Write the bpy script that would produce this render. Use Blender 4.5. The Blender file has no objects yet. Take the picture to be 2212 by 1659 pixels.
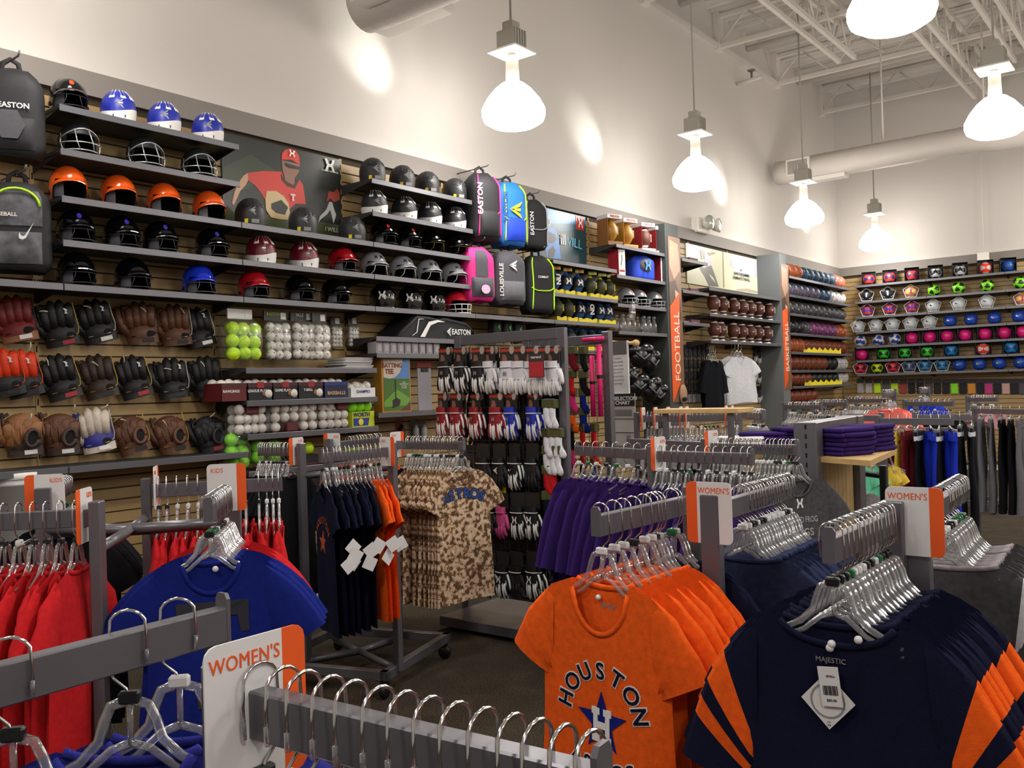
import bpy, math, random
from mathutils import Vector, Matrix
from math import sin, cos, pi, sqrt, atan2, radians
rnd = random.Random(11)
sc = bpy.context.scene
COL = sc.collection
# ---------------------------------------------------------------- camera
F = 1960.1126
RX = ((0.78674261, -0.02909784, -0.61659499), (0.61650452, -0.01305303, 0.78724316), (-0.0309555, -0.99949134, 0.00766958))
CAM = Vector((5.6, 0.0, 1.6))
cam = bpy.data.cameras.new('camera')
cam.sensor_width = 36.0
cam.lens = F / 2212 * 36
cam.clip_start = 0.05
camo = bpy.data.objects.new('camera', cam)
COL.objects.link(camo)
camo.matrix_world = Matrix(((RX[0][0], -RX[0][1], -RX[0][2], CAM.x), (RX[1][0], -RX[1][1], -RX[1][2], CAM.y),
                            (RX[2][0], -RX[2][1], -RX[2][2], CAM.z), (0, 0, 0, 1)))
sc.camera = camo
# ---------------------------------------------------------------- exposure and world
sc.view_settings.view_transform = 'Standard'
sc.view_settings.look = 'None'
sc.view_settings.exposure = 0.0
sc.view_settings.gamma = 1.0
sc.view_settings.use_curve_mapping = False
w = bpy.data.worlds.new('world')
sc.world = w
w.use_nodes = True
w.node_tree.nodes['Background'].inputs[0].default_value = (1.0, 0.93, 0.85, 1)
w.node_tree.nodes['Background'].inputs[1].default_value = 0.03
LAMP_W = 44.0      # power of one high bay lamp
BEAM_W = 60.0      # power of the stray beam each lamp throws on the wall beside it
GLOW = 13.0

def ray(px, py):
    c = Vector((px - 1106, py - 829.5, F))
    return Vector((Vector(RX[0]).dot(c), Vector(RX[1]).dot(c), Vector(RX[2]).dot(c)))
def at_x(px, py, x):
    r = ray(px, py); return CAM + r * ((x - CAM.x) / r.x)
def at_y(px, py, y):
    r = ray(px, py); return CAM + r * ((y - CAM.y) / r.y)
def at_z(px, py, z):
    r = ray(px, py); return CAM + r * ((z - CAM.z) / r.z)
# ---------------------------------------------------------------- materials
def lin(h):
    h = h.lstrip('#'); c = [int(h[i:i + 2], 16) / 255 for i in (0, 2, 4)]
    return tuple(x / 12.92 if x <= 0.04045 else ((x + 0.055) / 1.055) ** 2.4 for x in c) + (1,)
MATS = {}
def mat(name, col='#808080', rough=0.5, metal=0.0, emit=0, noise=0.0, nscale=20.0, bump=0.0, bscale=200.0, spec=0.5, coat=0.0):
    if name in MATS: return MATS[name]
    m = bpy.data.materials.new(name); m.use_nodes = True
    nt = m.node_tree; b = nt.nodes['Principled BSDF']
    c = lin(col) if isinstance(col, str) else col
    b.inputs['Base Color'].default_value = c
    b.inputs['Roughness'].default_value = rough
    b.inputs['Metallic'].default_value = metal
    b.inputs['Specular IOR Level'].default_value = spec
    b.inputs['Coat Weight'].default_value = coat
    if noise or bump:
        tc = nt.nodes.new('ShaderNodeTexCoord')
    if noise:
        n = nt.nodes.new('ShaderNodeTexNoise'); n.inputs['Scale'].default_value = nscale; n.inputs['Detail'].default_value = 4
        r = nt.nodes.new('ShaderNodeMapRange'); r.inputs[3].default_value = 1 - noise; r.inputs[4].default_value = 1 + noise
        r.inputs[1].default_value = 0.3; r.inputs[2].default_value = 0.7
        mx = nt.nodes.new('ShaderNodeVectorMath'); mx.operation = 'SCALE'; mx.inputs[0].default_value = c[:3]
        nt.links.new(tc.outputs['Object'], n.inputs['Vector']); nt.links.new(n.outputs['Fac'], r.inputs[0])
        nt.links.new(r.outputs[0], mx.inputs['Scale']); nt.links.new(mx.outputs[0], b.inputs['Base Color'])
    if bump:
        n2 = nt.nodes.new('ShaderNodeTexNoise'); n2.inputs['Scale'].default_value = bscale; n2.inputs['Detail'].default_value = 2
        bp = nt.nodes.new('ShaderNodeBump'); bp.inputs['Strength'].default_value = bump; bp.inputs['Distance'].default_value = 0.01
        nt.links.new(tc.outputs['Object'], n2.inputs['Vector']); nt.links.new(n2.outputs['Fac'], bp.inputs['Height'])
        nt.links.new(bp.outputs[0], b.inputs['Normal'])
    if emit:
        b.inputs['Emission Color'].default_value = c
        b.inputs['Emission Strength'].default_value = emit
    MATS[name] = m
    return m
def clear_mat(name, tint='#ffffff', gloss=0.35, body=0.1, rough=0.05):
    """clear plastic: light passes, edges and face shine"""
    if name in MATS: return MATS[name]
    m = bpy.data.materials.new(name); m.use_nodes = True
    nt = m.node_tree; nt.nodes.remove(nt.nodes['Principled BSDF']); out = nt.nodes['Material Output']
    t = nt.nodes.new('ShaderNodeBsdfTransparent'); t.inputs[0].default_value = lin(tint)
    g = nt.nodes.new('ShaderNodeBsdfGlossy'); g.inputs['Roughness'].default_value = rough
    d = nt.nodes.new('ShaderNodeBsdfDiffuse'); d.inputs[0].default_value = (0.8, 0.8, 0.8, 1)
    fr = nt.nodes.new('ShaderNodeLayerWeight'); fr.inputs[0].default_value = gloss
    m1 = nt.nodes.new('ShaderNodeMixShader'); m1.inputs[0].default_value = body
    m2 = nt.nodes.new('ShaderNodeMixShader')
    nt.links.new(t.outputs[0], m1.inputs[1]); nt.links.new(d.outputs[0], m1.inputs[2])
    nt.links.new(fr.outputs['Facing'], m2.inputs[0]); nt.links.new(m1.outputs[0], m2.inputs[1]); nt.links.new(g.outputs[0], m2.inputs[2])
    nt.links.new(m2.outputs[0], out.inputs[0])
    MATS[name] = m
    return m
def cloth(name, col, noise=0.12): return mat(name, col, rough=0.92, noise=noise, nscale=60, bump=0.25, bscale=500, spec=0.15)
def hexmat(h, rough=0.6): return mat('paint_' + h.lstrip('#'), h, rough)

GREY = mat('rack_grey_metal', '#69666c', 0.34, 0.4, noise=0.05, nscale=8)
SHELF = mat('shelf_charcoal_metal', '#343337', 0.45, 0.2)
RAIL = mat('shelf_edge_grey', '#66656a', 0.34, 0.3)
CHROME = mat('bright_chrome', '#d8d8d8', 0.12, 1.0)
CLEAR = clear_mat('clear_plastic', '#f4f4f6', 0.42, 0.13, 0.08)
FILM = clear_mat('clear_bag_film', '#fbfbfb', 0.12, 0.05, 0.15)
BLACK = mat('black_plastic', '#101012', 0.4)
DARK = mat('dark_lining', '#0b0b0d', 0.9)
WHITE = mat('white_print', '#e4e2df', 0.5)
ORANGE = mat('sign_orange', '#e85a1a', 0.45)
MAPLE = mat('maple_wood', '#c9a66f', 0.5, noise=0.08, nscale=12)
CARD = mat('white_card', '#d9d7d8', 0.45)
YELLOW = mat('yellow_card', '#e2cf1e', 0.5)
# ---------------------------------------------------------------- mesh builder
class MB:
    def __init__(s): s.v = []; s.f = []; s.m = []; s.s = []; s.x = None
    def add(s, vs, fs, mi=0, sm=False):
        o = len(s.v)
        if s.x is not None: vs = [s.x @ Vector(p) for p in vs]
        s.v += [tuple(p) for p in vs]
        for q in fs: s.f.append([i + o for i in q]); s.m.append(mi); s.s.append(sm)
        return s
    def box(s, x0, x1, y0, y1, z0, z1, mi=0):
        return s.add([(x0, y0, z0), (x1, y0, z0), (x1, y1, z0), (x0, y1, z0), (x0, y0, z1), (x1, y0, z1), (x1, y1, z1), (x0, y1, z1)],
                     [(3, 2, 1, 0), (4, 5, 6, 7), (0, 1, 5, 4), (1, 2, 6, 5), (2, 3, 7, 6), (3, 0, 4, 7)], mi)
    def cbox(s, x0, x1, y0, y1, z0, z1, b=0.003, mi=0):
        """box whose vertical and horizontal edges are chamfered"""
        X, Y, Z = (x0, x1), (y0, y1), (z0, z1); vs = []; idx = {}
        for i in (0, 1):
            for j in (0, 1):
                for k in (0, 1):
                    dx, dy, dz = (b, -b)[i], (b, -b)[j], (b, -b)[k]
                    for a, p in enumerate(((X[i], Y[j] + dy, Z[k] + dz), (X[i] + dx, Y[j], Z[k] + dz), (X[i] + dx, Y[j] + dy, Z[k]))):
                        idx[(i, j, k, a)] = len(vs); vs.append(p)
        fs = []
        for i in (0, 1):
            q = [idx[(i, 0, 0, 0)], idx[(i, 1, 0, 0)], idx[(i, 1, 1, 0)], idx[(i, 0, 1, 0)]]; fs.append(q if i else q[::-1])
            q = [idx[(0, i, 0, 1)], idx[(1, i, 0, 1)], idx[(1, i, 1, 1)], idx[(0, i, 1, 1)]]; fs.append(q[::-1] if i else q)
            q = [idx[(0, 0, i, 2)], idx[(1, 0, i, 2)], idx[(1, 1, i, 2)], idx[(0, 1, i, 2)]]; fs.append(q if i else q[::-1])
        for i in (0, 1):
            for j in (0, 1):
                fs.append([idx[(i, j, 0, 0)], idx[(i, j, 1, 0)], idx[(i, j, 1, 1)], idx[(i, j, 0, 1)]])
                fs.append([idx[(i, 0, j, 0)], idx[(i, 1, j, 0)], idx[(i, 1, j, 2)], idx[(i, 0, j, 2)]])
                fs.append([idx[(0, i, j, 1)], idx[(1, i, j, 1)], idx[(1, i, j, 2)], idx[(0, i, j, 2)]])
                for k in (0, 1): fs.append([idx[(i, j, k, a)] for a in (0, 1, 2)])
        return s.add(vs, fs, mi)
    def tube(s, path, r, n=6, mi=0, flat=1.0, cap=True, taper=None):
        path = [Vector(p) for p in path]; vs = []; m = len(path); up = None
        for i, p in enumerate(path):
            d = (path[min(i + 1, m - 1)] - path[max(i - 1, 0)])
            d = d.normalized() if d.length > 1e-9 else Vector((0, 0, 1))
            if up is None:
                up = Vector((0, 1, 0)) if abs(d.y) < 0.9 else Vector((1, 0, 0))
            a = d.cross(up)
            a = a.normalized() if a.length > 1e-6 else Vector((1, 0, 0))
            b = d.cross(a).normalized(); up = -b if (-b).dot(up) > 0 else b
            rr = r if taper is None else r * taper[i]
            for k in range(n):
                t = 2 * pi * k / n
                vs.append(p + a * (rr * cos(t)) + up * (rr * flat * sin(t)))
        fs = [(i * n + k, i * n + (k + 1) % n, (i + 1) * n + (k + 1) % n, (i + 1) * n + k) for i in range(m - 1) for k in range(n)]
        if cap: fs += [tuple(range(n))[::-1], tuple(range((m - 1) * n, m * n))]
        return s.add(vs, fs, mi, True)
    def lathe(s, prof, n=16, mi=0, mis=None, sm=True):
        vs = []; fs = []; m = len(prof)
        for r, z in prof:
            for k in range(n):
                t = 2 * pi * k / n; vs.append((r * cos(t), r * sin(t), z))
        for i in range(m - 1):
            o = len(s.f)
            q = [(i * n + k, i * n + (k + 1) % n, (i + 1) * n + (k + 1) % n, (i + 1) * n + k) for k in range(n)]
            fs.append((q, mis[i] if mis else mi))
        base = len(s.v); s.add(vs, [], mi)
        for q, mm in fs:
            for c in q: s.f.append([i + base for i in c]); s.m.append(mm); s.s.append(sm)
        return s
    def ball(s, c, r, nu=12, nv=8, mi=0, sx=1, sy=1, sz=1):
        vs = [(c[0], c[1], c[2] + r * sz)]; fs = []
        for j in range(1, nv):
            a = pi * j / nv
            for k in range(nu):
                t = 2 * pi * k / nu
                vs.append((c[0] + r * sx * sin(a) * cos(t), c[1] + r * sy * sin(a) * sin(t), c[2] + r * sz * cos(a)))
        vs.append((c[0], c[1], c[2] - r * sz)); L = len(vs) - 1
        for k in range(nu):
            fs.append((0, 1 + k, 1 + (k + 1) % nu)); fs.append((L, L - nu + (k + 1) % nu, L - nu + k))
        for j in range(nv - 2):
            o = 1 + j * nu
            for k in range(nu): fs.append((o + k, o + nu + k, o + nu + (k + 1) % nu, o + (k + 1) % nu))
        return s.add(vs, fs, mi, True)
    def grid(s, fn, nu, nv, mi=0, closed_u=False, sm=True, mis=None):
        vs = [fn(i / nu, j / nv) for j in range(nv + 1) for i in range(nu + (0 if closed_u else 1))]
        w_ = nu if closed_u else nu + 1; base = len(s.v); s.add(vs, [], mi)
        for j in range(nv):
            for i in range(nu):
                a = j * w_ + i; b = j * w_ + (i + 1) % w_
                s.f.append([base + a, base + b, base + b + w_, base + a + w_]); s.m.append(mis(i, j) if mis else mi); s.s.append(sm)
        return s
    def prism(s, poly, y0, y1, mi=0, fn=None):
        """2D (x,z) outline extruded from y0 (front) to y1"""
        n = len(poly); fn = fn or (lambda x, y, z: (x, y, z))
        a = sum(poly[i][0] * poly[(i + 1) % n][1] - poly[(i + 1) % n][0] * poly[i][1] for i in range(n))
        if a < 0: poly = poly[::-1]
        vs = [fn(x, y0, z) for x, z in poly] + [fn(x, y1, z) for x, z in poly]
        return s.add(vs, [tuple(range(n)), tuple(range(n, 2 * n))[::-1]] + [(i, i + n, (i + 1) % n + n, (i + 1) % n) for i in range(n)], mi)
    def mesh(s, name, mats=()):
        me = bpy.data.meshes.new(name); me.from_pydata(s.v, [], s.f)
        me.polygons.foreach_set('material_index', s.m); me.polygons.foreach_set('use_smooth', s.s)
        for m in mats: me.materials.append(m)
        me.update(); return me
VAR = {}
def recolor(me, mats):
    """the same mesh with other materials, kept so that alike pieces share data"""
    k = (me.name, tuple(m.name for m in mats))
    if k not in VAR:
        c = me.copy()
        for i, m in enumerate(mats):
            if i < len(c.materials): c.materials[i] = m
            else: c.materials.append(m)
        VAR[k] = c
    return VAR[k]
# ---------------------------------------------------------------- objects
def obj(name, me, mats=None, parent=None, loc=None, rz=None, mtx=None):
    if isinstance(me, MB): me = me.mesh(name, mats or ())
    elif mats: me = recolor(me, mats)
    o = bpy.data.objects.new(name, me); COL.objects.link(o)
    if parent is not None: o.parent = parent
    if mtx is not None: o.matrix_local = mtx
    if loc is not None: o.location = loc
    if rz is not None: o.rotation_euler = (0, 0, rz)
    return o
def tag(o, label, cat, group=None):
    o['label'] = label; o['category'] = cat
    if group: o['group'] = group
    return o
def thing(name, label, cat, loc=(0, 0, 0), rz=0, group=None):
    o = bpy.data.objects.new(name, None); COL.objects.link(o); o.empty_display_size = 0.05
    o.location = loc; o.rotation_euler = (0, 0, rz)
    return tag(o, label, cat, group)
def struct(name, mb, mats, parent=None):
    o = obj(name, mb, mats, parent); o['kind'] = 'structure'; return o
def dup(root, loc=None, rz=None, label=None, group=None, rot=None):
    r = root.copy(); COL.objects.link(r)
    if loc is not None: r.location = loc
    if rz is not None: r.rotation_euler = (0, 0, rz)
    if rot is not None: r.rotation_euler = rot
    if label: r['label'] = label
    if group: r['group'] = group
    for ch in list(root.children):
        c = ch.copy(); COL.objects.link(c); c.parent = r
        for g in list(ch.children):
            d = g.copy(); COL.objects.link(d); d.parent = c
    return r
ORD = ['first', 'second', 'third', 'fourth', 'fifth', 'sixth', 'seventh', 'eighth', 'ninth', 'tenth', 'eleventh', 'twelfth', 'thirteenth',
       'fourteenth', 'fifteenth', 'sixteenth', 'seventeenth', 'eighteenth', 'nineteenth', 'twentieth', 'twenty-first', 'twenty-second', 'twenty-third',
       'twenty-fourth', 'twenty-fifth', 'twenty-sixth', 'twenty-seventh', 'twenty-eighth', 'twenty-ninth', 'thirtieth']
TXT = {}
def text_me(s, size=0.1, bold=0.0, ext=0.0006, align='CENTER', space=1.0):
    k = (s, size, bold, ext, align, space)
    if k not in TXT:
        cu = bpy.data.curves.new('lettering', 'FONT'); cu.body = s; cu.size = size; cu.offset = bold * size; cu.extrude = ext
        cu.align_x = align; cu.align_y = 'CENTER'; cu.resolution_u = 3; cu.space_character = space
        t = bpy.data.objects.new('lettering', cu); COL.objects.link(t)
        me = bpy.data.meshes.new_from_object(t.evaluated_get(bpy.context.evaluated_depsgraph_get()))
        bpy.data.objects.remove(t); TXT[k] = me
    return TXT[k]
RX90 = Matrix.Rotation(pi / 2, 4, 'X')
def text(s, size, m, parent, x=0, y=0, z=0, roll=0, bold=0.0, align='CENTER', name='lettering', space=1.0, sx=1.0, skew=0.0):
    """flat lettering that faces local -Y"""
    sk = Matrix.Identity(4); sk[0][1] = skew
    return obj(name, text_me(s, size, bold, align=align, space=space), [m], parent,
               mtx=Matrix.Translation((x, y, z)) @ RX90 @ Matrix.Rotation(roll, 4, 'Z') @ Matrix.Diagonal((sx, 1, 1, 1)) @ sk)
# flat marks as 2D outlines in a unit square
LOGO_E = [[(-.5, .03), (.48, .5), (.28, .2), (-.1, .05)], [(-.14, .04), (.34, .1), (.3, -.09), (-.14, -.03)], [(-.5, -.0), (-.14, -.04), (.26, -.2), (.44, -.5)]]
LOGO_UA = [[(-.5, .5), (-.28, .5), (-.2, .3), (-.12, .12), (.12, .12), (.2, .3), (.28, .5), (.5, .5), (.42, .25), (.3, 0), (.42, -.25), (.5, -.5),
            (.28, -.5), (.2, -.3), (.12, -.12), (-.12, -.12), (-.2, -.3), (-.28, -.5), (-.5, -.5), (-.42, -.25), (-.3, 0), (-.42, .25)]]
LOGO_SW = [[(-.5, .02), (-.38, -.1), (-.2, -.12), (.5, .28), (-.18, .0), (-.3, .02), (-.36, .12), (-.34, .24), (-.44, .16)]]
def mark(polys, sx, sz, m, parent, x=0, y=0, z=0, name='emblem', fn=None, th=0.001, roll=0):
    b = MB()
    for p in polys:
        q = [((u * cos(roll) - v * sin(roll)) * sx + x, (u * sin(roll) + v * cos(roll)) * sz + z) for u, v in p]
        b.prism(q, y - th, y, 0, fn)
    return obj(name, b, [m], parent)
# ================================================================ the setting
YB = 17.2          # back wall
FLOOR_X1, FLOOR_Y0 = 13.0, -5.0
paint = mat('white_wall_paint', '#cbc5bf', 0.55, noise=0.015, nscale=0.8)
band = mat('grey_header_paint', '#7d7670', 0.6)
def carpet():
    m = mat('dark_loop_carpet', '#3a332c', 1.0, spec=0.05); nt = m.node_tree; b = nt.nodes['Principled BSDF']
    tc = nt.nodes.new('ShaderNodeTexCoord')
    n = nt.nodes.new('ShaderNodeTexNoise'); n.inputs['Scale'].default_value = 150; n.inputs['Detail'].default_value = 3
    n2 = nt.nodes.new('ShaderNodeTexNoise'); n2.inputs['Scale'].default_value = 5
    cr = nt.nodes.new('ShaderNodeValToRGB'); cr.color_ramp.elements[0].position = 0.35; cr.color_ramp.elements[0].color = lin('#241f1b')
    cr.color_ramp.elements[1].position = 0.68; cr.color_ramp.elements[1].color = lin('#6b6051')
    mx = nt.nodes.new('ShaderNodeMixRGB'); mx.blend_type = 'MULTIPLY'; mx.inputs[0].default_value = 0.5
    bp = nt.nodes.new('ShaderNodeBump'); bp.inputs['Strength'].default_value = 0.6; bp.inputs['Distance'].default_value = 0.006
    for x in (n, n2): nt.links.new(tc.outputs['Object'], x.inputs['Vector'])
    nt.links.new(n.outputs['Fac'], cr.inputs[0]); nt.links.new(cr.outputs[0], mx.inputs[1]); nt.links.new(n2.outputs['Fac'], mx.inputs[2])
    nt.links.new(mx.outputs[0], b.inputs['Base Color']); nt.links.new(n.outputs['Fac'], bp.inputs['Height']); nt.links.new(bp.outputs[0], b.inputs['Normal'])
    return m
struct('floor', MB().box(-0.2, FLOOR_X1 + .2, FLOOR_Y0 - .2, YB + .3, -0.1, 0), [carpet()])
wl_ = struct('wall_left', MB().box(-0.22, -0.02, FLOOR_Y0 - .2, YB + .2, 0, 7.2), [paint])
wb_ = struct('wall_back', MB().box(-0.02, FLOOR_X1 + .2, YB + .02, YB + .22, 0, 7.2), [paint])
struct('wall_right', MB().box(FLOOR_X1, FLOOR_X1 + .2, FLOOR_Y0, YB + .02, 0, 7.2), [paint])
struct('wall_front', MB().box(-0.02, FLOOR_X1, FLOOR_Y0 - .2, FLOOR_Y0, 0, 7.2), [paint])
# slatwall: tan slats 76 mm apart with dark grooves, one piece per bay and row
tan = mat('tan_slatwall_laminate', '#a88c5e', 0.5, noise=0.05, nscale=6)
groove = mat('dark_groove', '#3a2c18', 0.8)
struct('slatwall_backing', MB().box(-0.02, -0.008, -2.0, YB, 0.1, 3.56), [groove], wl_)
def slat_me(L):
    b = MB(); h = 0.0676
    b.prism([(0, 0), (-0.008, 0.004), (-0.008, h), (0, h - 0.002)], 0, L)   # built along +y
    return b.mesh('slat', [tan])
BAY = 1.22
SM = slat_me(2 * BAY - 0.014)
rows = [0.15 + 0.0762 * k for k in range(44)]
cnt = 0
far = MB()
for k, z in enumerate(rows):
    y = 2.53 - 2 * BAY; n = 0
    while y < 15:
        if n < 7 and z > 0.6 and cnt < 290:
            o = obj('slat', SM, None, wl_, loc=(0, y + .007, z)); cnt += 1
        else:
            far.box(-0.008, 0, y + .007, y + 2 * BAY - .007, z, z + .0676)
        y += 2 * BAY; n += 1
o = obj('slat', far, [tan], wl_); o['kind'] = 'stuff'
far = MB()
far.box(0, FLOOR_X1, YB + .008, YB + .02, .1, 3.56, 1)
for z in rows:
    far.box(0, FLOOR_X1, YB, YB + .008, z, z + .0676)
o = obj('slat', far, [tan, groove], wb_); o['kind'] = 'stuff'
# slotted metal standards between the bays
std = MB(); std.box(0, .006, -.012, .012, .12, 3.53)
for k in range(42): std.box(.006, .0065, -.004, .004, .16 + k * .08, .2 + k * .08, 1)
std = std.mesh('slotted_standard', [tan, DARK])
for k in range(12):
    tag(obj('slotted_standard', std, loc=(0, 2.53 - BAY + k * BAY, 0)), f'tan slotted wall standard, {ORD[k]} upright along the slat wall from the camouflage backpack', 'shelf standard', 'slotted standards on the slat wall')
struct('trim_1', MB().box(-0.02, 0.03, FLOOR_Y0, YB + .02, 3.545, 3.70), [band])
struct('trim_2', MB().box(0.03, FLOOR_X1, YB - .03, YB + .02, 3.545, 3.70), [band])
# ---------------------------------------------------------------- roof: deck, joists, girders
white = mat('white_roof_steel', '#d6d0c8', 0.6)
deckm = mat('grey_white_roof_deck', '#cbc6bf', 0.7, noise=0.1, nscale=1.5)
deck = MB()
y = FLOOR_Y0 - .2
prof = []
while y < YB + .2:
    prof += [(y, 6.98), (y + .06, 6.98), (y + .09, 6.94), (y + .15, 6.94), (y + .18, 6.98)]; y += .2
vs = [(-0.2, a, b) for a, b in prof] + [(FLOOR_X1 + .2, a, b) for a, b in prof]
n = len(prof)
deck.add(vs, [(i, i + 1, n + i + 1, n + i) for i in range(n - 1)])
deck.box(-0.2, FLOOR_X1 + .2, FLOOR_Y0 - .2, YB + .2, 7.05, 7.2)
ceil = struct('ceiling', deck, [deckm])
def joist_x(y, zb=6.46, zt=6.9, s=.03):
    b = MB()
    for z in (zb, zt): b.box(0, FLOOR_X1, y - s, y + s, z - s, z + s)
    x = 0.0; k = 0
    while x < 9:
        a, c = (zb, zt) if k % 2 == 0 else (zt, zb)
        b.tube([(x, y, a), (x + .45, y, c)], .014, 4); x += .45; k += 1
    b.box(-.02, .06, y - .08, y + .08, zb - .06, zt + .05)
    struct('roof_joist', b, [white], ceil)
for y in (3.7, 5.83, 7.95, 10.08, 12.2, 14.35, 16.45): joist_x(y)
def girder_y(x, y0, y1, zb=6.18, zt=6.72):
    b = MB()
    for dx in (0, .22):
        for z in (zb, zt): b.box(x + dx - .025, x + dx + .025, y0, y1, z - .03, z + .03)
        y = y0; k = 0
        while y < y1 - .3:
            a, c = (zb, zt) if k % 2 == 0 else (zt, zb)
            b.tube([(x + dx, y, a), (x + dx, y + .32, c)], .014, 4); y += .32; k += 1
    struct('roof_girder', b, [white], ceil)
girder_y(1.4, 2.0, 13.2); girder_y(3.35, 2.0, 15.0); girder_y(5.3, 2.0, 16.0); girder_y(2.45, 9.0, 16.9, 6.3, 6.8)
b = MB()
for y in (11.1, 13.3, 15.4): b.tube([(0, y, 6.75), (FLOOR_X1, y, 6.75)], .05, 8)
struct('roof_purlin', b, [white], ceil)
b = MB().box(-.02, .05, 2, 14.5, 6.42, 6.5); struct('trim_3', b, [paint])
# small sprinkler tee on the upper wall
t = thing('sprinkler_head', 'small grey sprinkler head on a white pipe stub high on the wall', 'sprinkler', (0.02, 12.87, 6.1))
obj('pipe', MB().tube([(-.03, 0, 0), (.35, 0, .02)], .03, 8), [white], t); obj('nozzle', MB().tube([(.2, 0, .02), (.2, 0, .14)], .018, 6).box(.15, .25, -.04, .04, .14, .16), [hexmat('#77736d')], t)
# ---------------------------------------------------------------- round ducts
ductm = mat('painted_spiral_duct', '#c9c1ba', 0.5, noise=0.02, nscale=3)
t = thing('spiral_duct', 'long white round air duct under the roof ending in a square grille near the corner', 'air duct', (0, 14.0, 4.92))
b = MB(); r1, r2 = .185, .225
pr = [(0.001, .12), (r1, .12)] + [q for k in range(14) for q in ((r1, .3 + k * .19), (r1 + .006, .31 + k * .19))] + [(r1, 3.0), (r2, 3.25)] + [q for k in range(16) for q in ((r2, 3.4 + k * .5), (r2 + .007, 3.42 + k * .5))] + [(r2, 12)]
b.x = Matrix.Rotation(pi / 2, 4, 'Y'); b.lathe(pr, 24)
obj('duct', b, [ductm], t)
g = MB().box(.35, .72, -.235, -.19, -.13, .13)
gr = obj('grille', g, [white], t)
g = MB()
for k in range(14): g.box(.385 + k * .022, .395 + k * .022, -.24, -.236, -.1, .1)
obj('grille_slot', g, [hexmat('#55524e')], gr)
obj('lower_diffuser', MB().box(.5, 1.2, -.1, .1, -.23, -.17), [white], t)
for x in (1.75, 3.1, 5.2): obj('hanger_rod', MB().tube([(x, 0, .18), (x, 0, 2.0)], .012, 6), [white], t)
p = at_y(800, 66, 4.9)
t = thing('spiral_duct', 'white round air duct with flat side diffusers above the helmet wall', 'air duct', (p.x - .05, 4.9, p.z + .2))
b = MB(); b.x = Matrix.Rotation(pi / 2, 4, 'Y')
b.lathe([(.001, 0), (.2, 0)] + [q for k in range(20) for q in ((.2, .1 + k * .12), (.205, .105 + k * .12))] + [(.2, 7)], 24)
obj('duct', b, [ductm], t)
obj('side_diffuser', MB().cbox(.2, .95, -.34, -.17, -.13, .05), [white], t)
obj('side_diffuser', MB().cbox(-.08, .62, .15, .33, -.13, .05), [white], t)
# ---------------------------------------------------------------- high bay lamps
glow = mat('lit_lamp_lens', (1, 0.95, 0.87, 1), emit=GLOW)
bal = mat('lamp_ballast_grey', '#a9a69c', 0.5); plate = mat('lamp_plate_white', '#e8e4da', 0.5)
b = MB().lathe([(.03, .17), (.1, .15), (.16, .1), (.225, .02), (.268, -.06), (.272, -.08)], 28); SH = b.mesh('lamp_shade', [glow])
b = MB().lathe([(.268, -.085), (.272, -.11), (.255, -.16), (.19, -.2), (.1, -.22), (.001, -.228)], 28); LN = b.mesh('lens', [glow])
b = MB().cbox(-.09, .09, -.09, .09, .43, .6, .01).cbox(-.055, .055, -.055, .055, .6, .68, .006)
for k in range(5): b.box(-.1, -.06, -.075 + k * .035, -.06 + k * .035, .43, .6); b.box(.06, .1, -.075 + k * .035, -.06 + k * .035, .43, .6)
BX = b.mesh('ballast_box', [bal])
PL = MB().cbox(-.15, .15, -.15, .15, .41, .43, .004).mesh('mounting_plate', [plate])
NK = MB().lathe([(.02, .41), (.03, .38), (.055, .36), (.06, .2), (.06, .16)], 14).mesh('socket_neck', [plate])
RD = MB().tube([(0, 0, .68), (0, 0, 2.95)], .011, 6).mesh('hanger_rod', [bal])
def lamp(x, y, label):
    t = thing('pendant_lamp', label, 'lamp', (x, y, 4.05 + (.12 if 2 < y < 2.6 and x < 2 else 0)), 0, 'high bay pendant lamps')
    for nm, me in (('lamp_shade', SH), ('lens', LN), ('ballast_box', BX), ('mounting_plate', PL), ('socket_neck', NK), ('hanger_rod', RD)): obj(nm, me, None, t)
    k = .45 if 2 < y < 2.6 and x < 2 else 1  # dimmed unseen lamp, added just above view to brighten the left wall
    l = bpy.data.lights.new('lamp_light', 'AREA'); l.shape = 'DISK'; l.size = .42; l.energy = LAMP_W * .52 * k; l.color = (1, .965, .92)
    o = bpy.data.objects.new('lamp_light', l); COL.objects.link(o); o.parent = t; o.location = (0, 0, -.24)
    l = bpy.data.lights.new('shade_light', 'POINT'); l.energy = LAMP_W * .34 * k; l.color = (1, .965, .92); l.shadow_soft_size = .22
    o = bpy.data.objects.new('shade_light', l); COL.objects.link(o); o.parent = t; o.location = (0, 0, -.47)
    l = bpy.data.lights.new('uplight', 'POINT'); l.energy = LAMP_W * .46 * k; l.color = (1, .965, .92); l.shadow_soft_size = .1
    o = bpy.data.objects.new('uplight', l); COL.objects.link(o); o.parent = t; o.location = (0, 0, .3)
    if x < 2 and y > 3:
        l = bpy.data.lights.new('stray_beam', 'SPOT'); l.energy = BEAM_W; l.color = (.97, 1, .92); l.spot_size = radians(40); l.spot_blend = 1; l.shadow_soft_size = .05
        o = bpy.data.objects.new('stray_beam', l); COL.objects.link(o); o.parent = t; o.location = (-.3, -.25, .0)
        o.rotation_euler = Vector((-.62, -.5, .4)).to_track_quat('-Z', 'Y').to_euler()
where = {0: 'closest to the camera', 1: 'above the blue and pink bags', 2: 'before the emergency light', 3: 'beside the duct grille', 4: 'in the corner by the soccer balls'}
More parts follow.
